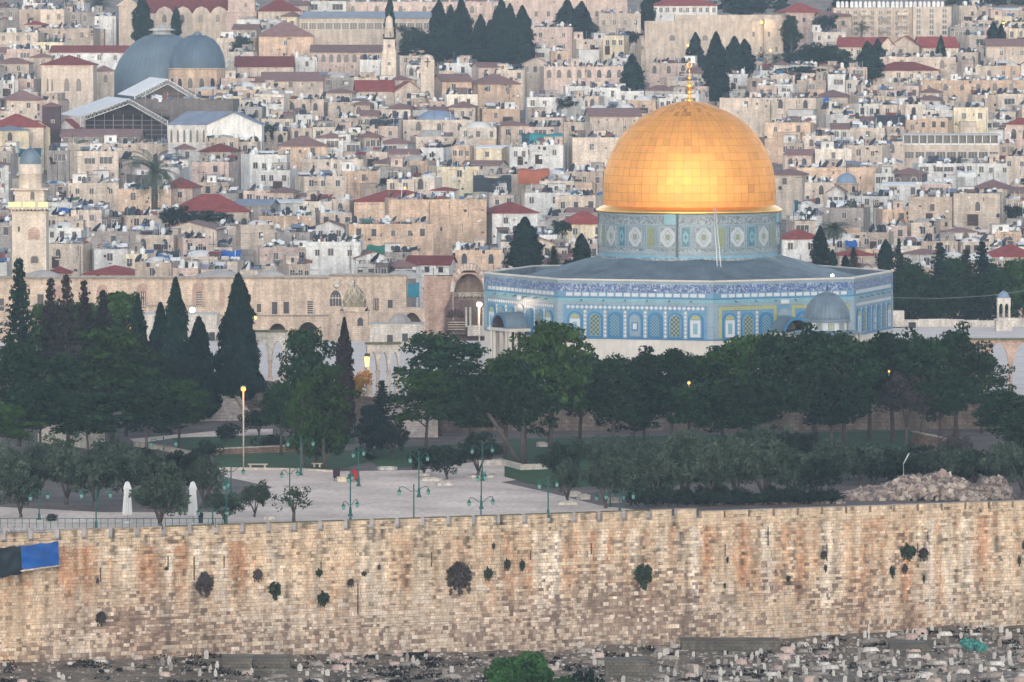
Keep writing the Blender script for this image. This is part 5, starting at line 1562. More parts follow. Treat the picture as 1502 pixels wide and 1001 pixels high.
# closed parasols
mb = MB(); mb.lathe([(.03, 0), (.22, .05), (.34, .35), (.42, .4), (.33, .55), (.38, 1.4), (.44, 2.4), (.40, 3.2), (.30, 3.35), (.12, 3.3)][::1], 14)
for fo_, z in ((1, 0),): pass
def parasol(px, row, top):
    p = G(px, row); H = (row - top) * p.y / F_PX
    t = thing('parasol', 'closed white parasol standing on the plaza', 'parasol', p, 0, 'closed parasols')
    m1 = MB()
    pts = [(.05, H), (.18, H - .1), (.27, H - .4), (.36, H - .75), (.3, H - .82), (.3, H - 1.4), (.38, H - 2.3), (.42, H * .24), (.34, H * .2), (.06, H * .2)]
    n = 14
    vs, fs = [], []
    for r, z in pts:
        for i in range(n * 2):
            a = math.pi * i / n; rr_ = r * (1 + .16 * (-1) ** i)
            vs.append((rr_ * math.cos(a), rr_ * math.sin(a), z))
    for j in range(len(pts) - 1):
        for i in range(2 * n):
            i2 = (i + 1) % (2 * n); fs.append((j * 2 * n + i, j * 2 * n + i2, (j + 1) * 2 * n + i2, (j + 1) * 2 * n + i))
    m1.add(vs, fs); m1.build('canopy', M_WHITE, t)
    m1 = MB(); m1.cyl((0, 0, 0), .04, H * .3, 8); m1.build('pole', M_METAL, t)
    m1 = MB(); m1.lathe([(.45, 0), (.45, .1), (.1, .2)], 10); m1.build('foot', M_WHITE, t)
parasol(187, 768, 706); parasol(283, 769, 706)
p = G(287, 768); t = thing('waste_bin', 'small black bin beside the right closed parasol', 'bin', p + Vector((.5, 0, 0))); mb = MB(); mb.lathe([(.2, 0), (.26, .9), (.29, .92), (.29, 1.0), (.1, 1.1)], 10); mb.build('bin_body', M_BLACKTANK, t)
# terrace fence, top left of the wall
p = G(60, 772)
t = thing('railing', 'thin green iron railing behind the wall top at left', 'railing', p)
mb = MB()  # shared dark brown: drain stains, doorway, screen and flat dark openings
for i in range(34):
    q = G(-20 + i * 10.5, 775 + i * .0); q = q - p; mb.bb(q.x - .03, q.x + .03, q.y - .03, q.y + .03, 0, 1.0)
q0, q1 = G(-20, 775) - p, G(326, 775) - p
mb.tube([q0 + Vector((0, 0, .95)), q1 + Vector((0, 0, .95))], .03, 5); mb.tube([q0 + Vector((0, 0, .5)), q1 + Vector((0, 0, .5))], .02, 5)
mb.build('rails', M_GRN, t)
t = thing('wire_coil', 'tangled pale wire and stakes on the wall top at far left', 'wire', P(20, 783, 534.5))
mb = MB(); rr = random.Random(8)
for i in range(60):
    a = Vector((rr.uniform(-1.6, 3.2), rr.uniform(-.3, .3), rr.uniform(-.2, .3))); b = a + Vector((rr.uniform(-.5, .5), rr.uniform(-.1, .1), rr.uniform(.1, 1.0)))
    mb.tube([a, (a + b) / 2 + Vector((rr.uniform(-.1, .1), 0, 0)), b], .02, 4)
mb.build('wires', M_METAL, t)
# tarpaulins hanging on the wall
def tarp(label, q, m, seed, nm='tarpaulin'):
    Yt = 532.5
    p = P(q[0][0], q[0][1], Yt); t = thing(nm, label, 'tarpaulin', p)
    mb = MB(); nx_, nz_ = 14, 8
    def co(u, v, off):
        a = Vector(P(*q[0], Yt + q[0][0] * .028)).lerp(P(*q[1], Yt + q[1][0] * .028), u); b = Vector(P(*q[3], Yt + q[3][0] * .028)).lerp(P(*q[2], Yt + q[2][0] * .028), u)
        c = a.lerp(b, v) - p
        c.y += off + .18 * noise.noise(Vector((u * 4 + seed, v * 3, 0)))
        c.z += .05 * math.sin(u * 14 + seed)
        return c
    vs = [co(i / nx_, j / nz_, o) for o in (-.35, -.3) for j in range(nz_ + 1) for i in range(nx_ + 1)]
    fs = []
    K0 = (nx_ + 1) * (nz_ + 1)
    for j in range(nz_):
        for i in range(nx_):
            k = j * (nx_ + 1) + i
            fs.append((k, k + nx_ + 1, k + nx_ + 2, k + 1)); fs.append((K0 + k, K0 + k + 1, K0 + k + nx_ + 2, K0 + k + nx_ + 1))
    mb.add(vs, fs, 0, True); mb.build('cloth', m, t)
    return t
tarp('bright blue tarpaulin hung on the wall at far left', [(31, 801), (86, 794), (87, 829), (33, 835)], mat('blue_tarp', rgb(20, 84, 160, A), rough=.5, var=.2), 1)
tarp('black tarpaulin hung on the wall at the left edge', [(-12, 805), (31, 800), (33, 841), (-12, 850)], mat('black_tarp', rgb(20, 34, 44, A), rough=.5, var=.3), 5)
t = thing('scaffold_board', 'pale wooden board under the blue tarpaulin', 'board', P(60, 835, 532.2)); mb = MB(); mb.tube([P(30, 838, 532.6) - t.location, P(88, 830, 533.6) - t.location], .08, 4); mb.build('board', TONE['c'], t)

# rubble heap behind the wall
def rubble(name, label, px0, px1, row_base, row_top, n, seed, m, back=6):
    n = int(n * 2.6)
    rr = random.Random(seed)
    mb = MB()
    for i in range(n):
        u = rr.random(); v = rr.random() ** .7
        px = px0 + (px1 - px0) * u
        cps = [(0, .08), (.15, .35), (.33, .5), (.48, .92), (.72, 1.0), (.85, .7), (1.0, .12)]
        prof_ = np.interp(u, [c[0] for c in cps], [c[1] for c in cps]) * (1 - .3 * noise.noise(Vector((u * 9, v * 3, seed))))
        p = G(px, row_base - 2)
        y = p.y + v * back
        hz = (row_base - row_top) * p.y / F_PX * prof_ * (1 - abs(2 * v - 1) ** 2) * 1.0
        s = rr.choice([.12, .15, .2, .26, .36]) * rr.uniform(.7, 1.2)
        z = hz * rr.uniform(.75, 1.0)
        vs = []
        for dx in (-1, 1):
            for dy in (-1, 1):
                for dz_ in (-1, 1): vs.append(Vector((dx * rr.uniform(.5, 1), dy * rr.uniform(.5, 1), dz_ * rr.uniform(.4, .9))) * s)
        R3 = Matrix.Rotation(rr.uniform(0, 3), 3, Vector((rr.random() - .5, rr.random() - .5, rr.random() - .5)).normalized())
        mb.add([R3 @ v_ + Vector((p.x, y, z)) for v_ in vs], [(0, 1, 3, 2), (4, 6, 7, 5), (0, 4, 5, 1), (2, 3, 7, 6), (0, 2, 6, 4), (1, 5, 7, 3)], rr.randrange(3))
    o = mb.build(name, [stone('rubble_pale', 190, 174, 160, brick=None, k=.66), stone('rubble_pink', 160, 140, 128, brick=None, k=.66), stone('rubble_grey', 120, 108, 102, brick=None, k=.7)])
    tag(o, label, 'rubble', kind='stuff')
rubble('rubble_heap', 'heap of broken cream stones behind the wall at right', 1236, 1446, 737, 702, 2200, 3, None)
rubble('rubble_heap', 'smaller grey rubble heap right of the main heap', 1412, 1488, 735, 704, 700, 4, None)
rubble('rubble_strip', 'scattered stones along the wall foot behind the olives', 960, 1240, 742, 737, 160, 6, None, back=3)
t = thing('marker_pole', 'short white pole leaning among the right olives', 'pole', G(1326, 716)); mb = MB(); mb.tube([P(1325, 681, 612) - t.location, P(1333.5, 665, 612) - t.location], .07, 6); mb.tube([(0, 0, 0), P(1325, 681, 612) - t.location], .04, 5); mb.build('pole', M_WHITE, t)
# ------------------------------------------------------------------ cemetery
M_GR = [stone('grave_white', 208, 200, 190, brick=None, var=.15, rnd=.12), stone('grave_grey', 150, 140, 130, brick=None, var=.2, rnd=.15), stone('grave_pink', 190, 168, 156, brick=None, var=.15)]
def hs(kind, m):
    mb = MB()
    if kind == 0: mb.prism(arch_poly(.24, 0, .75, .28, 8), -.07, .07)
    elif kind == 1: mb.bb(-.24, .24, -.07, .07, 0, .8)
    elif kind == 2: mb.prism([(-.2, 0), (.2, 0), (.24, .7), (.12, .8), (.12, 1.0), (0, 1.12), (-.12, 1.0), (-.12, .8), (-.24, .7)], -.07, .07)
    elif kind == 3: mb.prism([(-.28, 0), (.28, 0), (.28, .55), (0, .85), (-.28, .55)], -.07, .07)
    return mb.mesh('headstone', [m])
HSM = [hs(k, M_GR[j]) for k in range(4) for j in (0, 0, 1)]
def tomb(m, a=.5, b=.95, c=.35):
    mb = MB(); mb.bb(-b - .1, b + .1, -a - .1, a + .1, -.4, .1); mb.bb(-b, b, -a, a, .1, c); mb.bb(-b * .8, b * .8, -a * .6, a * .6, c, c + .14); return mb.mesh('slab', [m])
TBM = [tomb(M_GR[0]), tomb(M_GR[1]), tomb(M_GR[2], .45, .8, .55), tomb(M_GR[1], .6, 1.2, .25)]
rr = random.Random(44)
cnt = 0
HLAB = ['round topped', 'square', 'finial topped', 'pointed']
for px in range(0, 1502, 10):
    for row in range(903, 1006, 9):
        if cnt >= 290: break
        dens = .12 + .55 * min(1, max(0, (px - 350) / 900))
        if row < 968 - px * .045: dens = 0
        if 1010 < px < 1300 and 932 < row < 955: dens *= .25
        if 880 < px < 955 and 960 < row < 998: dens = .02
        if 700 < px < 860 and row > 950: dens = .05
        if rr.random() > dens * .8: continue
        X = px + rr.uniform(-4, 4); Rw = row + rr.uniform(-3, 3)
        # find the ground point under the pixel
        d = ray(X, Rw); s = 500.0
        for _ in range(40):
            q = Vector((0, 0, CAMZ)) + d * s
            g = cemz(q.x, q.y)
            s += (q.z - g) / (-d.z + 0.10) * .5
        q = Vector((0, 0, CAMZ)) + d * s
        if q.y > wallY(q.x) - 1.6: continue
        k = rr.random(); cnt += 1
        q.z = cemz(q.x, q.y)
        if k < .55:
            i = rr.randrange(len(HSM))
            t = thing('headstone', 'upright %s %s headstone in the cemetery below the wall' % (HLAB[i // 3], 'grey' if i % 3 == 2 else 'whitish'), 'headstone', q - Vector((0, 0, .05)), rr.uniform(-.5, .5), 'headstones below the wall', True)
            sc_ = rr.uniform(.5, .92)
            link('stone', HSM[i], t, scale=(sc_, 1, sc_), rot=(rr.uniform(-.12, .12), rr.uniform(-.12, .12), 0))
        else:
            i = rr.randrange(len(TBM))
            two = rr.random() < .5
            t = thing('grave', '%s box shaped grave %s in the cemetery below the wall' % (['whitish', 'grey', 'small pinkish', 'broad flat grey'][i], 'with a headstone' if two else 'without headstone'), 'grave', q, rr.uniform(-.25, .25), 'box graves below the wall', True)
            ts_ = rr.uniform(.5, .78); t.scale = (ts_, ts_, ts_); link('slab', TBM[i], t)
            if two: link('headstone', HSM[rr.randrange(len(HSM))], t, (rr.choice([-.8, .8]), 0, .3), rz=.3)
# bigger stone terraces
def terr(px0, px1, row0, row1, lab, m, hgt=1.0):
    d = ray((px0 + px1) / 2, row1); s = 500.0
    for _ in range(40):
        q = Vector((0, 0, CAMZ)) + d * s; s += (q.z - cemz(q.x, q.y)) / (-d.z + .1) * .5
    q = Vector((0, 0, CAMZ)) + d * s
    t = thing('tomb_platform', lab, 'tomb', q, rr.uniform(-.03, .03))
    w_ = (px1 - px0) * q.y / F_PX; h_ = (row1 - row0) * q.y / F_PX
    mb = MB(); mb.bb(-w_ / 2, w_ / 2, 0, 3.5, -.6, h_ - .12); mb.bb(-w_ / 2 - .1, w_ / 2 + .1, -.1, 3.6, h_ - .12, h_); mb.bb(-w_ / 2 - .3, w_ / 2 + .3, -.5, 0, -.6, .25); mb.build('masonry', m, t)
GM = stone('old_grey_masonry', 128, 120, 108, k=.7, brick=(.5, .3, .2), var=.3)
terr(1000, 1145, 941, 958, 'long grey masonry tomb terrace at wall foot right of centre', GM)
terr(1306, 1366, 945, 960, 'shorter grey masonry terrace near the teal net', GM)
terr(888, 952, 970, 996, 'square grey masonry platform right of the bright tree', GM)
terr(326, 370, 966, 984, 'box shaped greenish tomb at wall foot left', GM)
terr(372, 425, 966, 984, 'long low greenish tomb beside the box shaped tomb', GM)
rr2 = random.Random(9)
mb = MB()
for i in range(8000):
    px = rr2.uniform(-10, 1512); row = rr2.uniform(895, 1008)
    if rr2.random() > .35 + .65 * min(1, max(0, (px - 300) / 500)): continue
    x = (px - 751) / F_PX * 530; y = rr2.uniform(505, wallY(x) - 1.0); x = (px - 751) / F_PX * y; z = cemz(x, y); s = rr2.choice([.05, .07, .09, .12, .17])
    R3 = Matrix.Rotation(rr2.uniform(0, 3), 3, 'Z')
    vs = [R3 @ Vector((dx * rr2.uniform(.6, 1.4), dy * rr2.uniform(.5, 1), dz_ * rr2.uniform(.5, .9))) * s + Vector((x, y, z)) for dx in (-1, 1) for dy in (-1, 1) for dz_ in (-1, 1)]
    mb.add(vs, [(0, 1, 3, 2), (4, 6, 7, 5), (0, 4, 5, 1), (2, 3, 7, 6), (0, 2, 6, 4), (1, 5, 7, 3)], rr2.randrange(3))
tag(mb.build('scattered_stones', M_GR), 'loose pale stones strewn over the cemetery ground', 'stones', kind='stuff')
# low dark weeds between graves
rg = np.random.default_rng(5)
cl = []
for i in range(330):
    px = rg.uniform(-10, 1512); x = (px - 751) / F_PX * 530; y = rg.uniform(505, wallY(x) - 1.0); x = (px - 751) / F_PX * y
    big = i % 5 == 0
    cl.append((x, y, cemz(x, y) + .08, rg.uniform(1.2, 2.8) if big else rg.uniform(.3, 1.0), rg.uniform(.4, .9), rg.uniform(.15, .35), 2.5 if big else .7))
v, val = leaves(cl, 60, .16, rg)
tag(link('weeds', leaf_mesh('weeds', v, val * .45, LM['brown'])), 'low dark weeds between the graves', 'weeds', kind='stuff')
t = thing('safety_net', 'crumpled teal netting in the cemetery at right', 'netting', P(1428, 945, 541)); 
v, val = leaves([(0, 0, -.1, 1.0, .5, .55, 1), (.7, 0, -.3, .7, .4, .4, .8), (-.7, 0, .1, .6, .4, .5, .8)], 260, .22, rg)
link('net', leaf_mesh('net', v, val, mat('teal_net', rgb(88, 160, 150, A))), t)
t = thing('marker_pole', 'thin white pole standing by the graves at the wall foot', 'pole', P(1274.5, 938, 545)); mb = MB(); mb.cyl((0, 0, 0), .06, 1.5, 6); mb.build('pole', M_WHITE, t)
# ------------------------------------------------------------------ the old city on the hill
rc = random.Random(2024)
# shared fittings
def fit(fn, name, mats):
    mb = MB(); fn(mb); return mb.mesh(name, mats)
WIN = {}
def win_mesh(kind):
    if kind in WIN: return WIN[kind]
    mb = MB()
    if kind == 'r':
        mb.bb(-.5, .5, -.07, .05, 0, 1, 1); mb.bb(-.40, .40, -.1, -.06, .06, .94, 0); mb.bb(-.03, .03, -.12, -.1, .06, .94, 1)
    elif kind == 'p':      # plain dark opening with lintel
        mb.bb(-.45, .45, -.05, .05, 0, 1, 0); mb.bb(-.6, .6, -.12, .05, 1, 1.1, 2); mb.bb(-.55, .55, -.14, .05, -.08, 0, 2)
    elif kind == 'a':
        mb.prism(arch_poly(.55, -.05, .62, .48, 8, False), -.05, .05, 2); mb.prism(arch_poly(.42, 0, .6, .38, 8, False), -.09, -.04, 0); mb.bb(-.55, .55, -.13, .04, -.1, -.02, 2)
    elif kind == 'b':      # wide glazed
        mb.bb(-.5, .5, -.06, .05, 0, 1, 1)
        for i in range(3): mb.bb(-.46 + .31 * i, -.46 + .31 * i + .28, -.1, -.05, .08, .92, 0)
    elif kind == 'd':      # door
        mb.bb(-.5, .5, -.05, .05, 0, 1, 2); mb.bb(-.4, .4, -.09, -.04, 0, .94, 3)
    WIN[kind] = mb.mesh('window', [M_GLASS, M_FRAME, TONE['c'], M_METAL])
    return WIN[kind]
def f_tank(mb): mb.lathe([(.5, 0), (.5, 1.1), (.42, 1.3), (.15, 1.42), (.15, 1.5)], 12); mb.bb(-.5, .5, -.5, .5, -.3, 0)
ME_WT = fit(f_tank, 'water_tank', [M_WHITE]); ME_BT = fit(f_tank, 'water_tank', [M_BLACKTANK])
def f_dish(mb):
    mb.lathe([(.02, .0), (.35, .05), (.65, .17), (.85, .34)], 14, (0, 0, 0)); mb.lathe([(.83, .36), (.63, .19), (.33, .07), (.02, .02)], 14)
    mb.tube([(0, 0, .05), (0, 0, .75)], .03, 4)
ME_DISH = fit(f_dish, 'dish_bowl', [M_DISH])
ME_MAST = fit(lambda mb: mb.tube([(0, 0, -.9), (0, 0, 0)], .05, 5), 'mast', [M_METAL])
def f_solar(mb):
    mb.add([(-.9, -.6, 0), (.9, -.6, 1.0), (.9, .6, 1.0), (-.9, .6, 0), (-.9, -.6, -.08), (.9, -.6, .92), (.9, .6, .92), (-.9, .6, -.08)], [(0, 1, 2, 3), (7, 6, 5, 4), (0, 4, 5, 1), (1, 5, 6, 2), (2, 6, 7, 3), (3, 7, 4, 0)], 0)
    mb.tube([(.8, -.6, 0), (.8, -.6, 1)], .04, 4, 1); mb.tube([(.8, .6, 0), (.8, .6, 1)], .04, 4, 1)
ME_SOL = fit(f_solar, 'solar_panel', [M_SOLAR, M_METAL])
ME_BOIL = fit(lambda mb: mb.tube([(1.15, -.6, .9), (1.15, .6, .9)], .3, 10), 'boiler', [M_WHITE])
ME_ANT = fit(lambda mb: (mb.tube([(0, 0, 0), (0, 0, 3.2)], .03, 4), mb.tube([(-.5, 0, 2.9), (.5, 0, 2.9)], .02, 4), mb.tube([(-.35, 0, 2.6), (.35, 0, 2.6)], .02, 4)), 'antenna', [M_METAL])
ME_AC = fit(lambda mb: (mb.bb(-.45, .45, -.35, 0, 0, .65, 0), mb.lathe([(.24, 0), (.24, .02), (.05, .02)], 10, (0, -.36, .33), 1)), 'air_conditioner', [M_WHITE, M_GLASS])
ME_BLK = fit(lambda mb: mb.bb(-.5, .5, -.5, .5, 0, 1), 'block', [TONE['c']])
ME_BLKS = [fit(lambda mb: (mb.bb(-.5, .5, -.5, .5, 0, .94), mb.bb(-.54, .54, -.54, .54, .94, 1, 1), mb.bb(-.12, .12, -.52, -.49, .35, .75, 2)), 'roof_room', [TONE[k_], M_ROOFFLAT, M_GLASS]) for k_ in 'cwlgp']
ME_SHED = [fit(lambda mb: (mb.add([(-.6, -.6, .72), (.6, -.6, .72), (.6, .6, 1), (-.6, .6, 1), (-.6, -.6, .66), (.6, -.6, .66), (.6, .6, .94), (-.6, .6, .94)], [(0, 1, 2, 3), (7, 6, 5, 4), (0, 4, 5, 1), (1, 5, 6, 2), (3, 7, 4, 0)], 0), mb.bb(-.5, .5, -.1, .45, 0, .74, 1), mb.bb(-.5, -.46, -.5, -.46, 0, .7, 2), mb.bb(.46, .5, -.5, -.46, 0, .7, 2)), 'shed', [RT[k_], M_GLASS, M_METAL]) for k_ in 'msbr']
ME_RAIL = fit(lambda mb: ([mb.bb(-1 + i * .25 - .02, -1 + i * .25 + .02, -.02, .02, 0, .8) for i in range(9)], mb.bb(-1, 1, -.025, .025, .77, .83), mb.bb(-1, 1, -.02, .02, .38, .42)), 'roof_railing', [M_METAL])
ME_ANX = [fit(lambda mb: (mb.bb(-.5, .5, -.5, .5, 0, 1), mb.bb(-.54, .54, -.54, .52, 1.0, 1.02, 1)), 'annex', [TONE[k_], M_ROOFFLAT]) for k_ in 'cwlgpo']
ME_HOLE = fit(lambda mb: (mb.bb(-.5, .5, -.05, .03, 0, 1, 0), mb.bb(-.56, .56, -.12, .03, 1, 1.07, 1)), 'dark_bay', [M_DARKST, TONE['l']])  # flat dark box, coloured to stand for the dim inside of an opening
ME_PIPE = fit(lambda mb: mb.tube([(0, 0, 0), (0, 0, 1)], .05, 4), 'drain_pipe', [M_DISH])
TW = {'c': 'cream', 'w': 'white', 'p': 'pinkish', 'o': 'golden', 'g': 'grey', 'y': 'pale yellow', 'd': 'dark grey', 'l': 'sandy', 'k': 'concrete grey', 'n': 'bleached'}
RWD = {'r': 'red', 'b': 'brown', 's': 'blue grey', 'm': 'white sheet'}
HOUSES = []
ROOFS = []
def roof_hip(mb, w, d, z, h, ov=.35, m=0):
    x, y = w / 2 + ov, d / 2 + ov
    r = max(0.0, (w - d) / 2) if w > d else 0.0
    ry = max(0.0, (d - w) / 2) if d > w else 0.0
    vs = [(-x, -y, z), (x, -y, z), (x, y, z), (-x, y, z), (-r, -ry, z + h), (r, ry, z + h), (-x, -y, z - .15), (x, -y, z - .15), (x, y, z - .15), (-x, y, z - .15)]
    if ry > 0: vs[4] = (0, -ry, z + h); vs[5] = (0, ry, z + h); fs = [(0, 1, 4), (1, 2, 5, 4), (2, 3, 5), (3, 0, 4, 5)]
    else: fs = [(0, 1, 5, 4), (1, 2, 5), (2, 3, 4, 5), (3, 0, 4)]
    mb.add(vs, fs + [(0, 6, 7, 1), (1, 7, 8, 2), (2, 8, 9, 3), (3, 9, 6, 0), (6, 9, 8, 7)], m)
def house(px0, px1, yt, yb, roof='F', tone='c', win='r2', clut=None, label=None, dpt=None, Y=None, name='stone_house', cat='house', group='houses of the old city', rz=None, side=None):
    r = rc
    if Y is None: Y = Ymap(yb - 16)
    a, b = P(px0, yt, Y), P(px1, yt, Y)
    w_ = b.x - a.x
    d_ = dpt or min(11, max(5, w_ * r.uniform(.7, 1.1)))
    cx = (a.x + b.x) / 2
    zt = P((px0 + px1) / 2, yt, Y).z
    gz_ = min(zground(Y), zt - 5) - 1.0
    h = zt - gz_
    if rz is None: rz = r.choice([-1, 1]) * r.uniform(.02, .34) if (px1 - px0) < 70 else r.uniform(-.1, .1)
    t = thing(name, label or 'x', cat, (cx, Y + d_ / 2, gz_), rz, group)
    yv = P((px0 + px1) / 2, yb, Y).z - gz_        # lowest visible level of the wall
    M = TONE[tone]
    flat = roof[0] in 'FD'
    mb = MB()
    ph = .45 if flat else 0
    if flat:
        x, y = w_ / 2, d_ / 2; th = .3
        mb.bb(-x, x, -y, y, 0, h - ph)
        mb.bb(-x, x, -y, -y + th, h - ph, h); mb.bb(-x, x, y - th, y, h - ph, h); mb.bb(-x, -x + th, -y + th, y - th, h - ph, h); mb.bb(x - th, x, -y + th, y - th, h - ph, h)
        if r.random() < .5: mb.bb(-x - .08, x + .08, -y - .08, -y, h - .75, h - .6)
    elif roof[0] == 'V':
        rise = float(roof[2:]) * Y / F_PX
        mb.bb(-w_ / 2, w_ / 2, -d_ / 2, d_ / 2, 0, h)
        mb.prism([(-w_ / 2, h), (w_ / 2, h), (0, h + rise)], -d_ / 2, d_ / 2)
    elif roof[0] == 'G':
        rise = float(roof[2:]) * Y / F_PX
        mb.bb(-w_ / 2, w_ / 2, -d_ / 2, d_ / 2, 0, h)
        for s in (-1, 1):
            mb.add([(s * w_ / 2, -d_ / 2, h), (s * w_ / 2, d_ / 2, h), (s * w_ / 2, 0, h + rise * .98), (s * (w_ / 2 - .2), -d_ / 2, h), (s * (w_ / 2 - .2), d_ / 2, h), (s * (w_ / 2 - .2), 0, h + rise * .98)], [(0, 1, 2) if s > 0 else (2, 1, 0), (3, 5, 4) if s > 0 else (4, 5, 3)])
    else:
        mb.bb(-w_ / 2, w_ / 2, -d_ / 2, d_ / 2, 0, h)
    mb.build('wall', M, t)
    rw = 'flat'
    # roofs
    if flat:
        mb = MB(); mb.bb(-w_ / 2 + .3, w_ / 2 - .3, -d_ / 2 + .3, d_ / 2 - .3, h - ph, h - ph + .04)
        rf = mb.build('roof', M_ROOFFLAT, t)
        if roof[0] == 'D':
            dm = {'w': M_DOMEW, 'g': M_DOMEG, 'b': M_DOMEB}[roof[1]]
            rr_ = min(w_, d_) * .42 if w_ < 12 else d_ * .4
            fr = float(roof[2:]) / 100 if len(roof) > 2 else .55
            mb = MB(); mb.lathe([(rr_, 0), (rr_ * .98, rr_ * .12), (rr_ * .85, rr_ * fr * .5), (rr_ * .6, rr_ * fr * .82), (rr_ * .3, rr_ * fr * .97), (.02, rr_ * fr)], 20, (0, 0, h - ph)); mb.build('dome', dm, t)
            if w_ > 2.6 * rr_ * 1.6:
                for s in (-1, 1):
                    if w_ / 2 > rr_ * 1.9: mb = MB(); mb.lathe([(rr_ * .7, 0), (rr_ * .6, rr_ * .3), (.02, rr_ * .45)], 16, (s * (w_ / 2 - rr_ * .8), 0, h - ph)); mb.build('dome', dm, t)
            rw = {'w': 'white domed', 'g': 'grey domed', 'b': 'blue domed'}[roof[1]]
    else:
        rise = float(roof[2:]) * Y / F_PX
        mb = MB()
        x, y = w_ / 2 + .35, d_ / 2 + .35
        if roof[0] == 'H': roof_hip(mb, w_, d_, h, rise); rw = RWD[roof[1]] + ' hipped'
        elif roof[0] == 'G':
            mb.add([(-x, -y, h - .1), (x, -y, h - .1), (x, 0, h + rise), (-x, 0, h + rise), (x, y, h - .1), (-x, y, h - .1), (-x, -y, h - .25), (x, -y, h - .25), (x, 0, h + rise - .15), (-x, 0, h + rise - .15), (x, y, h - .25), (-x, y, h - .25)],
                   [(0, 1, 2, 3), (3, 2, 4, 5), (7, 6, 9, 8), (8, 9, 11, 10), (0, 6, 7, 1), (0, 3, 9, 6), (3, 5, 11, 9), (1, 7, 8, 2), (2, 8, 10, 4), (5, 4, 10, 11)]); rw = RWD[roof[1]] + ' pitched'
        elif roof[0] == 'V':
            for s in (-1, 1):
                mb.add([(s * x, -y, h - .1), (0, -y, h + rise + .12), (0, y, h + rise + .12), (s * x, y, h - .1), (s * x, -y, h - .25), (0, -y, h + rise - .02), (0, y, h + rise - .02), (s * x, y, h - .25)],
                       [(0, 1, 2, 3), (7, 6, 5, 4), (0, 4, 5, 1), (3, 2, 6, 7), (0, 3, 7, 4)] if s < 0 else [(3, 2, 1, 0), (4, 5, 6, 7), (1, 5, 4, 0), (7, 6, 2, 3), (4, 7, 3, 0)])
            rw = RWD[roof[1]] + ' gabled'
        elif roof[0] == 'S':
            mb.add([(-x, -y, h + .05), (x, -y, h + .05), (x, y, h + rise), (-x, y, h + rise), (-x, -y, h - .1), (x, -y, h - .1), (x, y, h + rise - .15), (-x, y, h + rise - .15)], [(0, 1, 2, 3), (7, 6, 5, 4), (0, 4, 5, 1), (1, 5, 6, 2), (2, 6, 7, 3), (3, 7, 4, 0)]); rw = RWD[roof[1]] + ' sloping'
        mb.build('roof', RT[roof[1]], t)
    # windows in the visible band
    wk, n = win[0], int(win[1:]) if len(win) > 1 else 0
    vis = h - yv - .5
    if n and vis > 1.0:
        rows = 1 if vis < 4.6 else (2 if vis < 8 else 3)
        if n > 40: rows = 4
        rows = min(rows, max(1, n // 2)) if n < 12 else rows
        per = max(1, n // rows)
        hw_ = {'r': (1.0, 1.25), 'p': (.9, 1.3), 'a': (1.15, 1.9), 'b': (2.6, 1.5), 'd': (1.2, 2)}[wk]
        for j in range(rows):
            if rows == 1: zc = h - max(.9 + ph, vis * .36) - hw_[1] / 2 if vis > 3.2 else h - vis * .55 - hw_[1] * .4
            else: zc = h - .7 - vis * (j + .42) / rows - hw_[1] / 2
            lim = w_ / per
            ww = min(hw_[0], lim * .8)
            for i in range(per):
                x = -w_ / 2 + w_ * (i + .5) / per + (r.uniform(-.16, .16) * lim if n < 6 else 0)
                x = max(-w_ / 2 + ww / 2 + .1, min(w_ / 2 - ww / 2 - .1, x))
                k2 = wk
                if wk == 'p' and r.random() < .25: k2 = 'r'
                s_ = r.uniform(.85, 1.15) if n < 8 else 1
                link('window', win_mesh(k2), t, (x, -d_ / 2 - .01, zc), scale=(ww * s_, 1, min(hw_[1], vis * .55) * s_))
    # clutter
    nd = nt_ = ns = 0
    cl = clut if clut is not None else ('auto' if flat else '')
    zr_ = h - ph + .04
    if cl == 'auto':
        items = []
        k = int(w_ / 1.45) + r.randint(1, 3)
        for i in range(min(k, 9)): items.append(r.choice('WWWBBBDDDDSSSSAKKRCC'))
        cl = ''.join(items)
    if roof[0] == 'D': cl = cl[:1]
    n = max(1, len(cl))
    for i, c in enumerate(cl):
        x = -w_ / 2 + .8 + (w_ - 1.6) * (i + r.uniform(.2, .8)) / n
        y = r.uniform(-d_ / 2 + .7, d_ / 2 - 1.0)
        if roof[0] == 'D': x = r.choice([-1, 1]) * (w_ / 2 - .6); y = -d_ / 2 + .8
        if c in 'WB':
            link('water_tank', ME_WT if c == 'W' else ME_BT, t, (x, y, zr_ + .3), scale=(.9, .9, r.uniform(.7, 1.05))); nt_ += 1
        elif c == 'D':
            m_ = link('satellite_dish', ME_MAST, t, (x, y, zr_ + .9))
            s_ = r.choice([.7, .8, 1.0, 1.25]); link('dish_bowl', ME_DISH, m_, rot=(r.uniform(-.3, .5), R_(-58) + r.uniform(-.25, .25), 0), scale=(s_, s_, s_)); nd += 1
        elif c == 'S':
            m_ = link('solar_heater', ME_SOL, t, (x, y, zr_), rz=r.uniform(-.9, .4)); link('boiler', ME_BOIL, m_); ns += 1
        elif c == 'R': link('roof_railing', ME_RAIL, t, (x, -d_ / 2 + .35, h - .02), scale=(min(2.0, w_ * .2), 1, r.uniform(.8, 1.2)))
        elif c == 'C': link('shed', ME_SHED[r.randrange(4)], t, (x, y + .5, zr_), scale=(r.uniform(1.2, 2.4), r.uniform(1.2, 2), r.uniform(1.0, 1.9)))
        elif c == 'A': link('antenna', ME_ANT, t, (x, y, zr_), rz=r.uniform(0, 1.5))
        elif c == 'K':
            rr_m = link('roof_room', ME_BLKS[r.randrange(5)], t, (x, y + .4, zr_), scale=(r.uniform(1.5, 3.2), 2.2, r.uniform(1.3, 2.3)), rz=0)
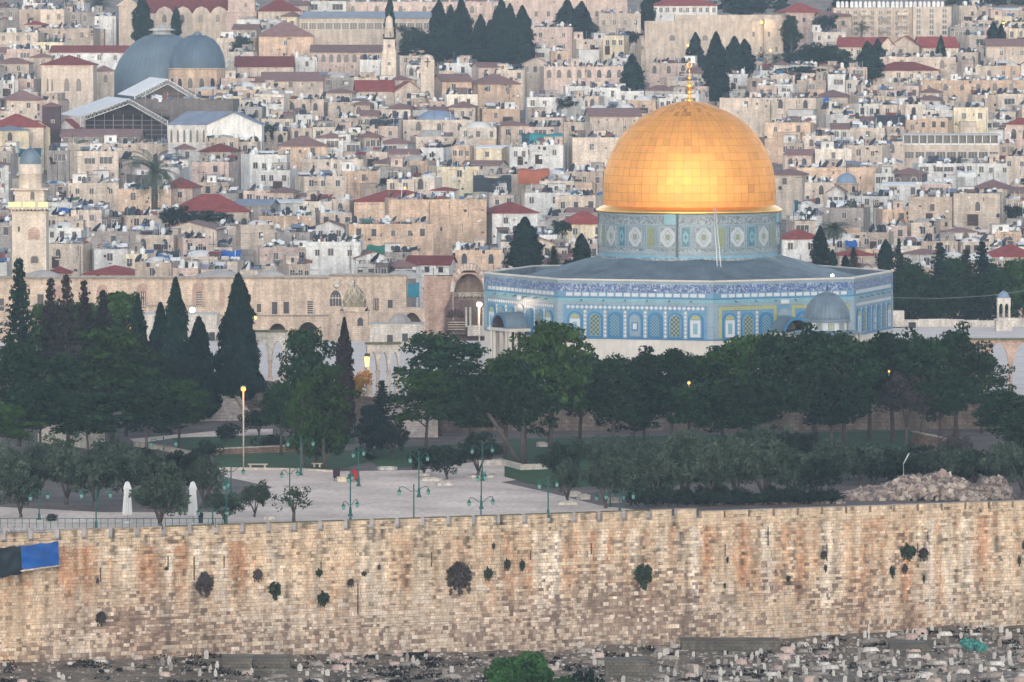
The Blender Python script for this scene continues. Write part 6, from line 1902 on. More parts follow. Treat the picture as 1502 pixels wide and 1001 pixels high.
    if flat and (px1 - px0) < 70:
        if r.random() < .45:      # lower annex standing out in front
            aw = w_ * r.uniform(.3, .6); ah = max(.8, yv + vis * r.uniform(.15, .55))
            link('annex', ME_ANX[r.randrange(6)], t, (r.uniform(-.5, .5) * (w_ - aw), -d_ / 2 - 1.0, 0), scale=(aw, 2.0, ah))
        if r.random() < .3: link('dark_bay', ME_HOLE, t, (r.uniform(-.35, .35) * w_, -d_ / 2 - .01, max(.1, h - vis * .95)), scale=(r.uniform(.9, 2.2), 1, min(2.1, vis * .45)))
    if r.random() < .5: link('drain_pipe', ME_PIPE, t, (r.uniform(-.48, .48) * w_, -d_ / 2 - .06, 0), scale=(1, 1, h - .5))
    if r.random() < .15: link('air_conditioner', ME_AC, t, (r.uniform(-.3, .3) * w_, -d_ / 2, h - vis * .7))
    pxc = (px0 + px1) / 2
    if label is None:
        wd = px1 - px0
        size = 'narrow' if wd < 32 else ('wide' if wd > 75 else '')
        wt = ''
        if n_ := (int(win[1:]) if len(win) > 1 else 0):
            wt = {'a': 'arched windows', 'b': 'broad glazing', 'r': 'framed windows', 'p': 'small dark windows', 'd': 'door'}[wk]
        ext = wt
        if nd > 1: ext = 'roof dishes'
        elif ns > 1: ext = 'roof solar heaters'
        elif nt_ > 1: ext = 'roof tanks'
        lab = ' '.join(x for x in (size, TW[tone], rw + ' house', ('with ' + ext) if ext else '', where(pxc, (yt + yb) / 2)) if x)
        t['label'] = lab
        REG[-1] = (t, lab, False)
    HOUSES.append((px0, px1, yt, yb)); ROOFS.append((cx, Y + d_ / 2, rz, w_, d_, zt - ph if flat else None, yv + gz_, zt))
    return t
H = house
SPEC = '''
33 76 5 20 F w r2
90 104 3 20 F d p1
104 128 4 18 F w r1
-5 32 12 40 F g p2
38 66 36 52 Hr5 c p2
60 95 14 48 F c p2
92 150 18 44 F g a3
140 172 24 48 Dw w p0
-5 58 48 72 F c p3
58 140 42 64 F l p3
75 186 76 96 Gr9 w r4
45 76 84 112 Hb6 c a1
-5 44 93 118 Hb8 c p2
0 22 118 146 F w r1
137 166 104 138 Hb8 c a1
3 58 147 172 Hb14 c r1
-20 62 186 216 Hr18 c p2
-10 36 191 220 Hs6 y a1
38 70 188 212 Vr10 y p0
86 113 188 204 Vr12 w p0
90 206 199 214 Gb9 g p8
174 206 199 212 F w r2
96 302 211 224 F c p0
112 172 222 264 F c b2
68 100 221 246 F g b1
172 200 234 262 F g r1
345 428 97 120 Gr14 c p0
377 457 53 84 Hb20 o r1
384 474 118 134 Gb12 c p3
298 346 222 242 Hr11 c r2
286 342 238 268 F p p1
358 402 227 276 F w r3
456 558 76 106 Gb10 p a9
527 560 88 116 F w p0
583 618 82 98 F c r2
595 617 96 124 F w a2
521 576 133 150 Gr15 c a1
575 618 134 150 Vr14 c a1
470 520 114 132 Dg g p2
640 662 104 124 F c p1
655 702 93 116 F w p1
640 686 119 146 Gb10 o r1
693 756 123 148 Hb15 o r2
722 768 103 128 F c r2
480 522 150 172 F c a1
420 480 146 170 F l a3
588 692 176 202 Db c a3
705 760 160 186 F o p1
605 660 201 214 Dg c p1
408 478 214 236 Hb14 o p2
380 422 228 252 F w r2
380 432 250 286 F w r3
437 502 259 290 F c r3
445 535 234 256 F c p1
500 553 251 274 F o p1
620 656 217 240 F w r1
702 740 217 246 Sm3 y r1
634 696 245 278 F y r1
523 640 295 330 Hr15 o p0
566 710 293 352 F o p0
508 632 329 368 F o p5
714 782 312 348 Hr15 w r2
637 666 279 298 Hr4 w r1
378 456 317 346 F o r2
396 458 341 364 F g p1
378 452 363 392 F p r2
450 530 355 402 F w r3
600 664 387 406 Gr11 w p3
660 732 367 402 F o a2
383 410 391 406 Db c a1
775 840 40 76 F p r5
838 897 58 78 F c p0
938 1012 58 88 F c a4
795 913 98 130 F p a8
738 770 103 128 F c p2
895 926 86 102 F w r1
772 824 143 168 F w r3
862 937 170 190 Gb11 c p0
856 900 161 176 Dw w p0
898 934 158 174 Dw w p0
764 829 213 246 F w r2
836 908 202 244 F c r1
770 855 283 318 F w r3
826 886 328 364 Hr17 y r2
1058 1142 144 166 F c p1
1140 1206 144 172 F c a2
958 1020 93 122 F p a3
1062 1098 109 138 F w r1
1145 1202 18 52 Hr13 p r3
1232 1290 68 96 Gr13 c r3
1308 1352 68 98 Vr15 c a1
1283 1310 70 98 Vr15 c a1
1346 1402 69 98 Gr15 c r3
1290 1402 84 118 F c a5
1280 1377 103 122 Hr12 c r4
1400 1438 77 98 F c a3
1448 1520 67 102 Gb10 c r5
1350 1520 118 140 F o a7
1198 1248 142 160 Hb10 c a1
1128 1196 180 202 F o p2
1288 1324 208 240 F c a1
1400 1450 158 196 F y r2
1448 1486 176 194 F w b3
1480 1520 182 228 Hr9 p a2
1345 1418 240 258 F w b4
1418 1484 240 262 F w r4
1164 1282 246 274 F o p0
1138 1182 256 280 Hb8 c p1
1180 1222 268 300 F c a1
1432 1484 276 300 Hb12 c r2
1340 1405 289 336 F l p1
1402 1470 284 338 F c a1
1208 1274 305 338 F g r1
1290 1346 307 334 F o p1
1330 1386 327 354 Dg c r2
1143 1202 350 386 Hr13 w r2
1228 1280 374 396 Hr7 c p0
1450 1520 376 400 Hr17 c r1
1408 1468 384 420 Dw70 c a1
98 172 269 304 F c r3
172 250 278 312 F o p2
240 288 275 308 Hr14 p r1
250 362 310 334 Hr24 c p2
348 402 300 332 Gs7 g p0
240 322 336 364 Vb10 c a1
318 345 332 352 F c p1
68 128 358 400 F c a1
68 122 335 356 Dw w p3
134 186 366 400 F w r1
186 218 373 402 F y r2
266 322 377 398 Dw c p1
322 352 384 402 F c p1
352 402 330 376 Do c p1
130 205 340 366 F g p1
205 262 345 376 F c a2
262 300 350 378 F p r2
125 205 402 414 Hr11 c p0
70 102 400 414 Hr8 c p0
0 20 222 262 F g r1
20 45 262 300 F g p1
'''
for ln in SPEC.strip().splitlines():
    f = ln.split()
    rf = f[4]
    if rf == 'Do': rf = 'Dw'
    H(float(f[0]), float(f[1]), float(f[2]), float(f[3]), rf, f[5], f[6])
N_HAND = len(HOUSES)
# --- dense fill of smaller houses between them, nearest first
BLOCK = [(150, 340, 30, 135), (88, 300, 110, 215), (440, 650, 0, 80), (590, 780, 20, 98), (740, 940, 0, 60), (940, 1150, 20, 95), (1225, 1395, 0, 66), (1310, 1470, 195, 240), (0, 75, 215, 420), (1150, 1300, 60, 106), (865, 1155, 160, 400), (60, 138, 80, 152)]
fills = []
row = 402.0
k = 0
rowsteps = []
while row > 14:
    px = -12 - rc.uniform(0, 30)
    while px < 1512:
        wd = rc.uniform(24, 58) * (1.0 if row > 200 else .85)
        yt = row - rc.uniform(0, 13) - 5; yb = row + 10
        c = px + wd / 2
        hit = False
        for (a, b, t0, t1) in HOUSES[:N_HAND]:
            ox = min(b, px + wd) - max(a, px); oy = min(t1, yb) - max(t0, yt)
            if ox > wd * .33 and oy > (yb - yt) * .30: hit = True; break
        if not hit:
            for (a, b, t0, t1) in BLOCK:
                if a < c < b and t0 < (yt + yb) / 2 < t1: hit = True; break
        if not hit: fills.append((px, px + wd, yt, yb + 6))
        px += wd * rc.uniform(.86, 1.05)
    row -= 15.5 if row > 200 else 14.5
print('hand', N_HAND, 'fill', len(fills))
NI = 295 - N_HAND - 6
fills.sort(key=lambda f: -(f[1] - f[0]) * (1 + f[2] / 500.0))
MERGE = []
for fi, (a, b, t0, t1) in enumerate(fills):
    u = rc.random()
    rf = 'F' if u < .62 else rc.choice(['Dw', 'Dg', 'Dg40', 'Dw35', 'Dg45', 'Dw', 'Hb8', 'Hb6', 'Hb7', 'Gb6', 'Sm3', 'Vb8', 'Gb7'])
    tn = rc.choice('cccnnllppogkkwwwd' if t0 > 200 else 'cccnnllppokwwy')
    wn = rc.choice(['p2', 'p2', 'p3', 'r2', 'r2', 'a2', 'a1', 'p1', 'b1', 'r3'])
    h_ = H(a, b, t0, t1, rf, tn, wn)
    if fi >= NI: MERGE.append(h_)
# the smallest and farthest houses beyond the first three hundred: one object
bpy.context.view_layer.update()
def merge_stuff(roots, name, label):
    vs, fs, mi, smo, mats = [], [], [], [], []
    midx = {}
    kill = []
    for r_ in roots:
        stack = [(c, r_.matrix_basis @ c.matrix_basis) for c in r_.children]
        kill.append(r_)
        while stack:
            o, M_ = stack.pop()
            kill.append(o)
            me = o.data
            co = np.empty(len(me.vertices) * 3, dtype=np.float32); me.vertices.foreach_get('co', co); co = co.reshape(-1, 3)
            Mx = np.array(M_); co = co @ Mx[:3, :3].T + Mx[:3, 3]
            b0 = len(vs); vs.extend(map(tuple, co.tolist()))
            for p_ in me.polygons:
                fs.append([b0 + i for i in p_.vertices])
                m_ = me.materials[p_.material_index]
                if m_.name not in midx: midx[m_.name] = len(mats); mats.append(m_)
                mi.append(midx[m_.name]); smo.append(p_.use_smooth)
            for c in o.children: stack.append((c, M_ @ c.matrix_basis))
    ks = set(kill)
    REG[:] = [q for q in REG if q[0] not in ks]
    me = bpy.data.meshes.new(name); me.from_pydata(vs, [], fs)
    for m_ in mats: me.materials.append(m_)
    me.polygons.foreach_set('material_index', mi); me.polygons.foreach_set('use_smooth', smo); me.update()
    for o in kill: bpy.data.objects.remove(o)
    tag(link(name, me), label, 'houses', kind='stuff')
merge_stuff(MERGE, 'rooftops', 'small farther houses filling the gaps of the hillside city')
print('houses', len(HOUSES))

# ------------------------------------------------------------------ landmarks of the city
def lm(name, label, cat, px, Y, z=None):
    p = P(px, 200, Y); gz_ = zground(Y) - 1 if z is None else z
    t = thing(name, label, cat, (p.x, Y, gz_))
    def x(a): return P(a, 200, Y).x - p.x
    def zf(r): return P(px, r, Y).z - gz_
    return t, x, zf, Y / F_PX
# twin grey domes
Yc = Ymap(118)
t, x, z, s = lm('church_dome', 'huge grey ribbed church dome with small lantern on top', 'church', 238, Yc + 14)
mb = MB(); r0 = 74 * s
pf = [(r0 * .98, z(150)), (r0, z(132)), (r0 * .985, z(118)), (r0 * .93, z(103)), (r0 * .84, z(88)), (r0 * .70, z(73)), (r0 * .52, z(61)), (r0 * .36, z(54)), (r0 * .24, z(51))]
mb.lathe(pf, 56); dm = mb.build('dome', mat('church_lead', rgb(106, 124, 138, .7), var=.18, vscale=.3, rough=.6), t)
mb = MB()
for i in range(56):
    a = 2 * math.pi * i / 56; mb.tube([(r * math.cos(a), r * math.sin(a), zz_) for r, zz_ in pf], .06, 4)
mb.build('ribs', M_LEAD, dm)
mb = MB(); mb.lathe([(18 * s, z(52)), (17 * s, z(50)), (13 * s, z(50)), (13 * s, z(45)), (20 * s, z(45)), (19 * s, z(43.5)), (8 * s, z(40)), (2 * s, z(36)), (.1, z(35))], 20); mb.build('lantern', stone('grey_lantern', 170, 170, 168, brick=None), t)
mb = MB(); mb.lathe([(r0 * 1.0, 0), (r0 * 1.0, z(148))], 40); mb.build('wall', TONE['c'], t)
t, x, z, s = lm('church_dome', 'smaller blue grey church dome on a windowed stone drum', 'church', 290, Yc)
mb = MB(); r1 = 40.5 * s
mb.lathe([(43 * s, 0), (43 * s, z(102)), (44.5 * s, z(101.5)), (44.5 * s, z(100))], 16, smooth=False); mb.build('wall', TONE['o'], t)
mb = MB(); pf = [(r1, z(101)), (r1 * .99, z(92)), (r1 * .93, z(80)), (r1 * .80, z(68)), (r1 * .58, z(58)), (r1 * .30, z(52.5)), (.3, z(51))]; mb.lathe(pf, 40)
for i in range(40):
    a = 2 * math.pi * i / 40; mb.tube([(r * math.cos(a), r * math.sin(a), zz_) for r, zz_ in pf[:-1]], .05, 4)
mb.build('dome', mat('church_lead_dark', rgb(92, 112, 130, .7), var=.18, vscale=.3, rough=.6), t)
mb = MB(); mb.lathe([(7 * s, z(54)), (7 * s, z(50)), (4.5 * s, z(48)), (.1, z(46))], 14); mb.build('lantern', M_LEAD, t)
mb = MB(); mb.tube([(0, 0, z(46)), (0, 0, z(36))], .12, 5); mb.tube([(-.7, 0, z(40)), (.7, 0, z(40))], .12, 5); mb.build('cross', mat('gilded_cross', rgb(220, 180, 110, A), var=0), t)
for i in range(16):
    a = 2 * math.pi * (i + .5) / 16
    link('window', win_mesh('a'), t, (42.5 * s * math.sin(a), -42.5 * s * math.cos(a), z(129)), rz=a, scale=(1.3, 1, 2.3))
# bell tower
t, x, z, s = lm('bell_tower', 'square stone bell tower with twin arched openings and red roof', 'tower', 99, Ymap(136))
wd = 38 * s
mb = MB(); mb.bb(-wd, wd, 0, 2 * wd, 0, z(95)); mb.bb(-wd * 1.03, wd * 1.03, -.15, 2 * wd + .15, z(98), z(96)); mb.bb(-wd * 1.02, wd * 1.02, -.1, 2 * wd, z(137), z(135)); mb.build('wall', TONE['c'], t)
mb = MB(); roof_hip(mb, wd * 2, wd * 2, z(95), z(81) - z(95), .4); mb.build('roof', RT['r'], t, (0, wd, 0))
for a in (-.02, .44): link('window', win_mesh('a'), t, (wd * a, -.02, z(134)), scale=(1.35, 1, 2.9))
for a in (-.76, -.58): link('blind_arch', win_mesh('a'), t, (wd * a, -.02, z(134)), scale=(.5, 1, 2.9))
for a in (.1, .5): link('window', win_mesh('p'), t, (wd * a, -.02, z(97.5)), scale=(1.2, 1, .4))
# white shelter roofs on trusses
def shelter(lab, pxl, pxr, pxt, rl, rt, rbk, pxbk, Y, dep):
    t, x, z, s = lm('shelter_roof', lab, 'shelter', pxl, Y)
    A0, A1, A2 = (x(pxl), z(rl)), (x(pxt), z(rt)), (x(pxr), z(rl + 6))
    dx = x(pxbk) - x(pxl); 
    mb = MB()
    def q(p, k): return (p[0] - dx * 0 + (-(x(pxt) - x(pxbk)) if False else 0) , k * dep, p[1])
    sh = x(pxbk)
    L0 = [(A0[0], 0, A0[1]), (A1[0], 0, A1[1]), (A1[0] + sh, dep, z(rbk)), (A0[0] + sh, dep, z(rbk) - (A1[1] - A0[1]))]
    mb.add(L0 + [(a, b, c - .12) for a, b, c in L0], [(0, 1, 2, 3), (7, 6, 5, 4), (0, 4, 5, 1), (3, 7, 4, 0)], 0)
    R0 = [(A1[0], 0, A1[1]), (A2[0], 0, A2[1]), (A2[0] + sh, dep, A2[1]), (A1[0] + sh, dep, z(rbk))]
    mb.add(R0 + [(a, b, c - .12) for a, b, c in R0], [(0, 1, 2, 3), (7, 6, 5, 4), (0, 4, 5, 1), (1, 5, 6, 2)], 0)
    mb.build('roof_sheets', RT['m'], t)
    mb = MB()
    for (pa, pb) in ((A0, A1), (A1, A2)):
        pa3, pb3 = Vector((pa[0], -.2, pa[1] - .1)), Vector((pb[0], -.2, pb[1] - .1)); dn = Vector((0, 0, -1.0))
        mb.tube([pa3, pb3], .09, 4); mb.tube([pa3 + dn, pb3 + dn], .09, 4)
        n = 12
        for i in range(n): mb.tube([pa3.lerp(pb3, i / n), pa3.lerp(pb3, (i + .5) / n) + dn], .05, 4); mb.tube([pa3.lerp(pb3, (i + .5) / n) + dn, pa3.lerp(pb3, (i + 1) / n)], .05, 4)
    for p_ in (A0, A2): mb.tube([(p_[0], -.2, 0), (p_[0], -.2, p_[1])], .12, 4)
    mb.build('truss', M_WHITE, t)
    return t, x, z
t, x, z = shelter('larger white sheet shelter on lattice trusses, lower of the pair', 118, 246, 190, 171, 145, 143, 80, Ymap(185), 14)
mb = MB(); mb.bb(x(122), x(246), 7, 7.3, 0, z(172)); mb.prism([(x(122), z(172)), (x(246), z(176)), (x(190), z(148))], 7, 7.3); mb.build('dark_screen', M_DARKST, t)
mb = MB()
for i in range(9): mb.tube([(x(124 + i * 14), .6 + (i % 3), 0), (x(124 + i * 14), .6 + (i % 3), z(168))], .08, 4)
for i in range(5): mb.tube([(x(122), 1.5, z(205 - i * 7)), (x(246), 1.5, z(205 - i * 7))], .06, 4)
mb.build('scaffold', M_METAL, t)
t, x, z = shelter('upper white sheet shelter on trusses below the grey domes', 198, 298, 246, 141, 116, 114, 168, Ymap(160), 10)
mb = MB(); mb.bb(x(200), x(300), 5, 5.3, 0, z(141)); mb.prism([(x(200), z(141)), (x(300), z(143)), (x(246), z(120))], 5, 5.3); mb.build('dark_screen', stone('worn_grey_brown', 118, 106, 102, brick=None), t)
H(196, 345, 146, 190, 'F', 'd', 'p0', clut='', label='dark weathered grey masonry mass under the upper shelter roof', name='ruined_building', cat='ruin', Y=Ymap(176))
H(296, 380, 132, 160, 'F', 'o', 'p2', clut='A')
# brown timber tower
t, x, z, s = lm('timber_tower', 'dark brown timber lift tower with small peaked roof', 'tower', 75, Ymap(192))
mb = MB(); mb.bb(x(62), x(88), 0, 3.5, 0, z(156)); mb.build('wall', M_DARKWOOD, t); mb = MB(); roof_hip(mb, x(88) - x(62), 3.5, z(156), z(150.5) - z(156), .3); mb.build('roof', RT['b'], t, (0, 1.75, 0))
link('window', win_mesh('r'), t, (x(77.5), -.01, z(181)), scale=(.8, 1, .8))
# white church with grey roof
t, x, z, s = lm('gabled_church', 'white gabled church with grey roof and narrow side windows', 'church', 315, Ymap(214))
mb = MB(); mb.bb(x(246), x(303), 1.0, 9, 0, z(183)); mb.build('side_wall', TONE['w'], t)
mb = MB(); mb.bb(x(303), x(384), 0, 12, 0, z(183)); mb.prism([(x(303), z(183)), (x(384), z(183)), (x(343), z(166))], 0, 12); mb.build('gable_wall', TONE['w'], t)
mb = MB()
mb.add([(x(244), .8, z(183.5)), (x(303), .8, z(183.5)), (x(340), 6, z(164)), (x(272), 6, z(164))], [(0, 1, 2, 3)]); mb.add([(x(244), .8, z(183.5)), (x(272), 6, z(164)), (x(250), 11, z(183))], [(0, 1, 2)])
mb.add([(x(301), -.3, z(183.5)), (x(343), -.3, z(164.5)), (x(343), 12, z(164.5)), (x(301), 12, z(183.5)), (x(301), -.3, z(184.8)), (x(343), -.3, z(165.8))], [(0, 1, 2, 3), (4, 5, 1, 0)]); mb.add([(x(386), -.3, z(183.5)), (x(343), -.3, z(164.5)), (x(343), 12, z(164.5)), (x(386), 12, z(183.5)), (x(386), -.3, z(184.8)), (x(343), -.3, z(165.8))], [(3, 2, 1, 0), (0, 1, 5, 4)])
mb.build('roof', RT['s'], t)
for i in range(6): link('window', win_mesh('a'), t, (x(251 + i * 9.5), .98, z(209)), scale=(.5, 1, 2.6))
for px in (331, 343.5, 356): link('window', win_mesh('a'), t, (x(px), -.02, z(217 if px != 343.5 else 218)), scale=(1.2 if px != 343.5 else 1.7, 1, 1.6 if px != 343.5 else 2.4))
# big church with red roof at the top
t, x, z, s = lm('abbey_church', 'long church with scalloped gables under a dark red roof at top', 'church', 270, Ymap(34))
mb = MB(); mb.bb(x(196), x(338), 0, 10, 0, z(20))
for i, px in enumerate((242, 269, 296, 322)): mb.prism([(x(px - 13), z(20)), (x(px + 13), z(20)), (x(px + 8), z(13)), (x(px), z(9.5)), (x(px - 8), z(13))], -.2, .6)
mb.build('wall', TONE['c'], t)
mb = MB(); mb.add([(x(222), .3, z(20)), (x(338), .3, z(20)), (x(338), 9, z(-8)), (x(200), 9, z(-8))], [(0, 1, 2, 3)]); mb.build('roof', RT['r'], t)
for px in (242, 268, 295, 320): link('window', win_mesh('a'), t, (x(px), -.25, z(33)), scale=(1.25, 1, 2.0))
t, x, z, s = lm('clock_tower', 'pale square church tower cut off by the top edge', 'tower', 354, Ymap(36))
mb = MB(); mb.bb(x(332), x(377), 0, 6, 0, z(18)); mb.bb(x(335), x(374), .3, 6, z(18), z(-20)); mb.bb(x(330), x(379), -.3, 6, z(18), z(16)); mb.build('wall', TONE['p'], t)
link('window', win_mesh('a'), t, (x(361), .28, z(11)), scale=(.9, 1, 1.2)); link('window', win_mesh('a'), t, (x(361), -.02, z(33)), scale=(.7, 1, .9))
H(377, 440, 16, 52, 'Hr18', 'c', 'a1', clut='', label='cream church wing with round headed window and dark red roof', Y=Ymap(38), name='church_wing', cat='church')
t, x, z, s = lm('chapel', 'small square chapel with stone pediment at top left', 'chapel', 188, Ymap(40))
mb = MB(); mb.bb(x(175), x(201), 0, 5, 0, z(9)); mb.prism([(x(170), z(9)), (x(206), z(9)), (x(188), z(-3))], -.3, 5); mb.build('wall', TONE['l'], t)
# glazed hall and institutions at the top
t, x, z, s = lm('institution', 'long low hall with continuous glazed band at top', 'building', 540, Ymap(64))
mb = MB(); mb.bb(x(440), x(645), 0, 10, 0, z(27)); mb.build('wall', TONE['c'], t)
mb = MB(); mb.add([(x(438), -.4, z(27)), (x(647), -.4, z(27)), (x(647), 10, z(17)), (x(445), 10, z(17))], [(0, 1, 2, 3)]); mb.build('roof', mat('hazy_grey_roof', rgb(150, 156, 166, A), var=.15), t)
for i in range(17): link('window', win_mesh('b'), t, (x(447 + i * 12), -.02, z(44)), scale=(11 * s, 1, 11 * s))
H(438, 500, 2, 30, 'F', 'w', 'b2', clut='', label='white block above the left end of the glazed hall', Y=Ymap(20), name='institution', cat='building')
H(500, 745, 3, 40, 'F', 'p', 'a14', clut='WWAWW', label='long pinkish building with small arched windows at top centre', Y=Ymap(14), name='institution', cat='building', dpt=12, rz=0)
H(742, 920, -20, 60, 'F', 'p', 'p30', clut='WA', label='tall pinkish institution with regular narrow windows at top', Y=Ymap(30), name='institution', cat='building', dpt=12, rz=0)
H(878, 940, 20, 66, 'F', 'c', 'r9', clut='', label='crenellated cream corner building beside the pink institution', Y=Ymap(44), name='institution', cat='building', rz=0)
t, x, z, s = lm('institution', 'very long plain beige block right of top centre', 'building', 1046, Ymap(74))
mb = MB(); mb.bb(x(946), x(1120), 0, 10, 0, z(31)); mb.bb(x(1120.2), x(1148), -2, 8, 0, z(29)); mb.bb(x(990), x(1148), 3, 9, z(31), z(22)); mb.build('wall', TONE['c'], t)
for i in range(5): link('window', win_mesh('p'), t, (x(1094 + i * 11), -.02 if i < 3 else -2.02, z(54 if i % 2 else 76)), scale=(.6, 1, 1.2))
for i in range(2): link('window', win_mesh('a'), t, (x(986 + 48 * i), -.02, z(60)), scale=(1.6, 1, 1.4))
H(955, 1052, 8, 30, 'Hr9', 'w', 'r10', clut='', label='white building with long dark red roof above the beige block', Y=Ymap(26), name='institution', cat='building', dpt=8, rz=0)
# apartment block
t, x, z, s = lm('apartment_block', 'long grey apartment block with balconies and rooftop tanks', 'apartments', 1310, Ymap(38))
mb = MB(); mb.bb(x(1222), x(1338), 0, 10, 0, z(12)); mb.build('wall', TONE['l'], t)
mb = MB(); mb.bb(x(1338.2), x(1394), -1.5, 9, 0, z(10)); mb.build('end_wall', TONE['c'], t)
for j in range(5):
    for i in range(9):
        link('window', win_mesh('r' if (i + j) % 3 else 'b'), t, (x(1230 + i * 12.2), -.02, z(21 + j * 8)), scale=(1.2, 1, .95))
    for i in range(4):
        if (i + j) % 2: 
            mb = MB(); mb.bb(-1.3, 1.3, -1.2, 0, 0, .8); mb.build('balcony', TONE['c' if i % 2 else 'g'], t, (x(1242 + i * 27), -.02, z(23 + j * 8)))
    for i in range(3): link('window', win_mesh('r'), t, (x(1346 + i * 19), -1.52, z(19 + j * 8)), scale=(1.3, 1, 1.0))
for i in range(24): link('water_tank', ME_WT, t, (x(1230 + i * 6.7), 4 + (i % 3), z(11) + .2), scale=(.9, .9, .9))
H(1394, 1442, 40, 72, 'F', 'g', 'r16', clut='', label='grey concrete framed building right of the apartment block', Y=Ymap(62), name='institution', cat='building', rz=0)
# glazed guesthouse
t, x, z, s = lm('guesthouse', 'wide guesthouse with glazed upper terrace and window bands', 'guesthouse', 1390, Ymap(222))
mb = MB(); mb.bb(x(1324), x(1466), 0, 9, 0, z(213)); mb.bb(x(1296), x(1324), .8, 9, 0, z(210)); mb.build('wall', TONE['c'], t)
mb = MB(); mb.bb(x(1322), x(1468), -.3, 9, z(199), z(197)); mb.build('terrace_roof', M_METAL, t)
mb = MB()
for i in range(13): mb.bb(x(1325 + i * 11.6) - .08, x(1325 + i * 11.6) + .08, -.1, .1, z(213), z(199))
mb.bb(x(1324), x(1466), -.1, .05, z(213), z(210.5)); mb.build('terrace_posts', M_WHITE, t)
mb = MB(); mb.bb(x(1325), x(1465), 2.0, 2.1, z(213), z(199)); mb.build('terrace_glazing', M_GLASS, t)
for i in range(9): link('window', win_mesh('b'), t, (x(1334 + i * 15.5), -.02, z(233)), scale=(14 * s, 1, 11 * s))
link('window', win_mesh('a'), t, (x(1306), .78, z(232)), scale=(1.1, 1, 1.5))
# small blue dome with cross
t, x, z, s = lm('domed_chapel', 'small chapel with smooth blue dome and thin cross', 'chapel', 1242, Ymap(272))
mb = MB(); mb.lathe([(17.5 * s, 0), (17.5 * s, z(271)), (18.5 * s, z(270)), (18.5 * s, z(269))], 12, smooth=False); mb.build('drum', TONE['o'], t)
mb = MB(); mb.lathe([(15 * s, z(270)), (14.6 * s, z(264)), (12 * s, z(259)), (7 * s, z(255.6)), (1.5 * s, z(254)), (.1, z(252))], 20); mb.build('dome', M_DOMEB, t)
mb = MB(); mb.tube([(0, 0, z(253)), (0, 0, z(241))], .08, 5); mb.tube([(-.45, 0, z(245.5)), (.45, 0, z(245.5))], .07, 5); mb.build('cross', M_BLACKTANK, t)
for a in (-.75, .55): link('window', win_mesh('a'), t, (17.3 * s * math.sin(a), -17.3 * s * math.cos(a), z(282)), rz=a, scale=(.8, 1, 1.3))
mb = MB(); mb.bb(x(1221), x(1268), -2.5, 6, 0, z(287)); mb.build('base_wall', TONE['w'], t)
# slender minaret in the middle of the city
t, x, z, s = lm('minaret', 'slender pale minaret with balcony and small cupola', 'minaret', 571, Ymap(108))
mb = MB(); w1 = 10.5 * s; mb.bb(-w1, w1, -w1, w1, 0, z(75)); mb.bb(-w1 * .8, w1 * .8, -w1 * .8, w1 * .8, z(75), z(58)); mb.build('shaft', TONE['c'], t)
mb = MB(); mb.lathe([(8 * s, z(58)), (9.5 * s, z(56.5)), (9.5 * s, z(55)), (7 * s, z(55))], 12, smooth=False); mb.build('balcony', M_DISH, t)
mb = MB(); mb.lathe([(7 * s, z(56)), (7 * s, z(42)), (7.8 * s, z(41)), (5.5 * s, z(40)), (5.3 * s, z(31)), (4.6 * s, z(27)), (2.4 * s, z(24.5)), (.5 * s, z(23.5)), (.4 * s, z(21))], 12); mb.build('cupola', TONE['c'], t)
link('window', win_mesh('r'), t, (0, -w1 - .01, z(96)), scale=(.8, 1, .8)); link('window', win_mesh('a'), t, (0, -w1 * .8 - .01, z(70)), scale=(.8, 1, .8)); link('window', win_mesh('a'), t, (.3, -7 * s, z(54)), scale=(.5, 1, 1.3))
# cross tower
t, x, z, s = lm('bell_tower', 'narrow cream tower with rounded top and dark cross', 'tower', 627, Ymap(136))
w1 = 10 * s; mb = MB(); mb.bb(-w1, w1, 0, 2 * w1, 0, z(88)); mb.lathe([(w1 * .95, z(88)), (w1 * .9, z(84)), (w1 * .5, z(81)), (.1, z(80))], 12, (0, w1, 0)); mb.build('wall', TONE['c'], t)
mb = MB(); mb.bb(-.1, .1, -.12, 0, z(99), z(85)); mb.bb(-.7, .7, -.12, 0, z(91.5), z(90)); mb.build('cross', M_DARKWOOD, t); link('window', win_mesh('a'), t, (0, -.02, z(146)), scale=(1.6, 1, 2.0))
# left minaret
HSM_ = stone('minaret_stone', 218, 202, 184, stain=.18, var=.12, rnd=0, brick=(.7, .35, .07)); Ymn = 912
t, x, z, s = lm('minaret', 'tall square minaret with lit balcony and grey dome at far left', 'minaret', 42, Ymn, 0)
def oct_(mb, r, z0, z1, m=0): mb.lathe([(r, z0), (r, z1)], 8, m=m, smooth=False)
mb = MB(); mb.bb(x(17), x(67), 0, 5.4, -1, z(310)); mb.bb(x(16), x(68), -.15, 5.5, z(376), z(375)); mb.bb(x(16), x(68), -.15, 5.5, z(313), z(310)); mb.build('shaft', HSM_, t)
mb = MB()
for k in range(10): mb.bb(x(15 + k * 5.4), x(18 + k * 5.4), -.55, 0, z(309), z(306.5))
mb.bb(x(12.5), x(71), -.7, 6, z(306.5), z(304)); mb.bb(x(12.5), x(71), -.72, -.6, z(304), z(296.5)); mb.build('balcony', HSM_, t)
mb = MB()
for k in range(16):
    px = 13.5 + k * 3.6
    if k in (5, 11): continue
    mb.bb(x(px), x(px + 1.6), -.80, -.73, z(303), z(296.8))
mb.build('lit_tubes', mat('greenish_light', (.70, .95, .22, 1), emit=.55), t)
mb = MB(); mb.bb(x(21), x(64), .3, 5.1, z(306), z(279)); mb.bb(x(15), x(70), -.4, 5.8, z(279), z(277)); mb.build('gallery', HSM_, t)
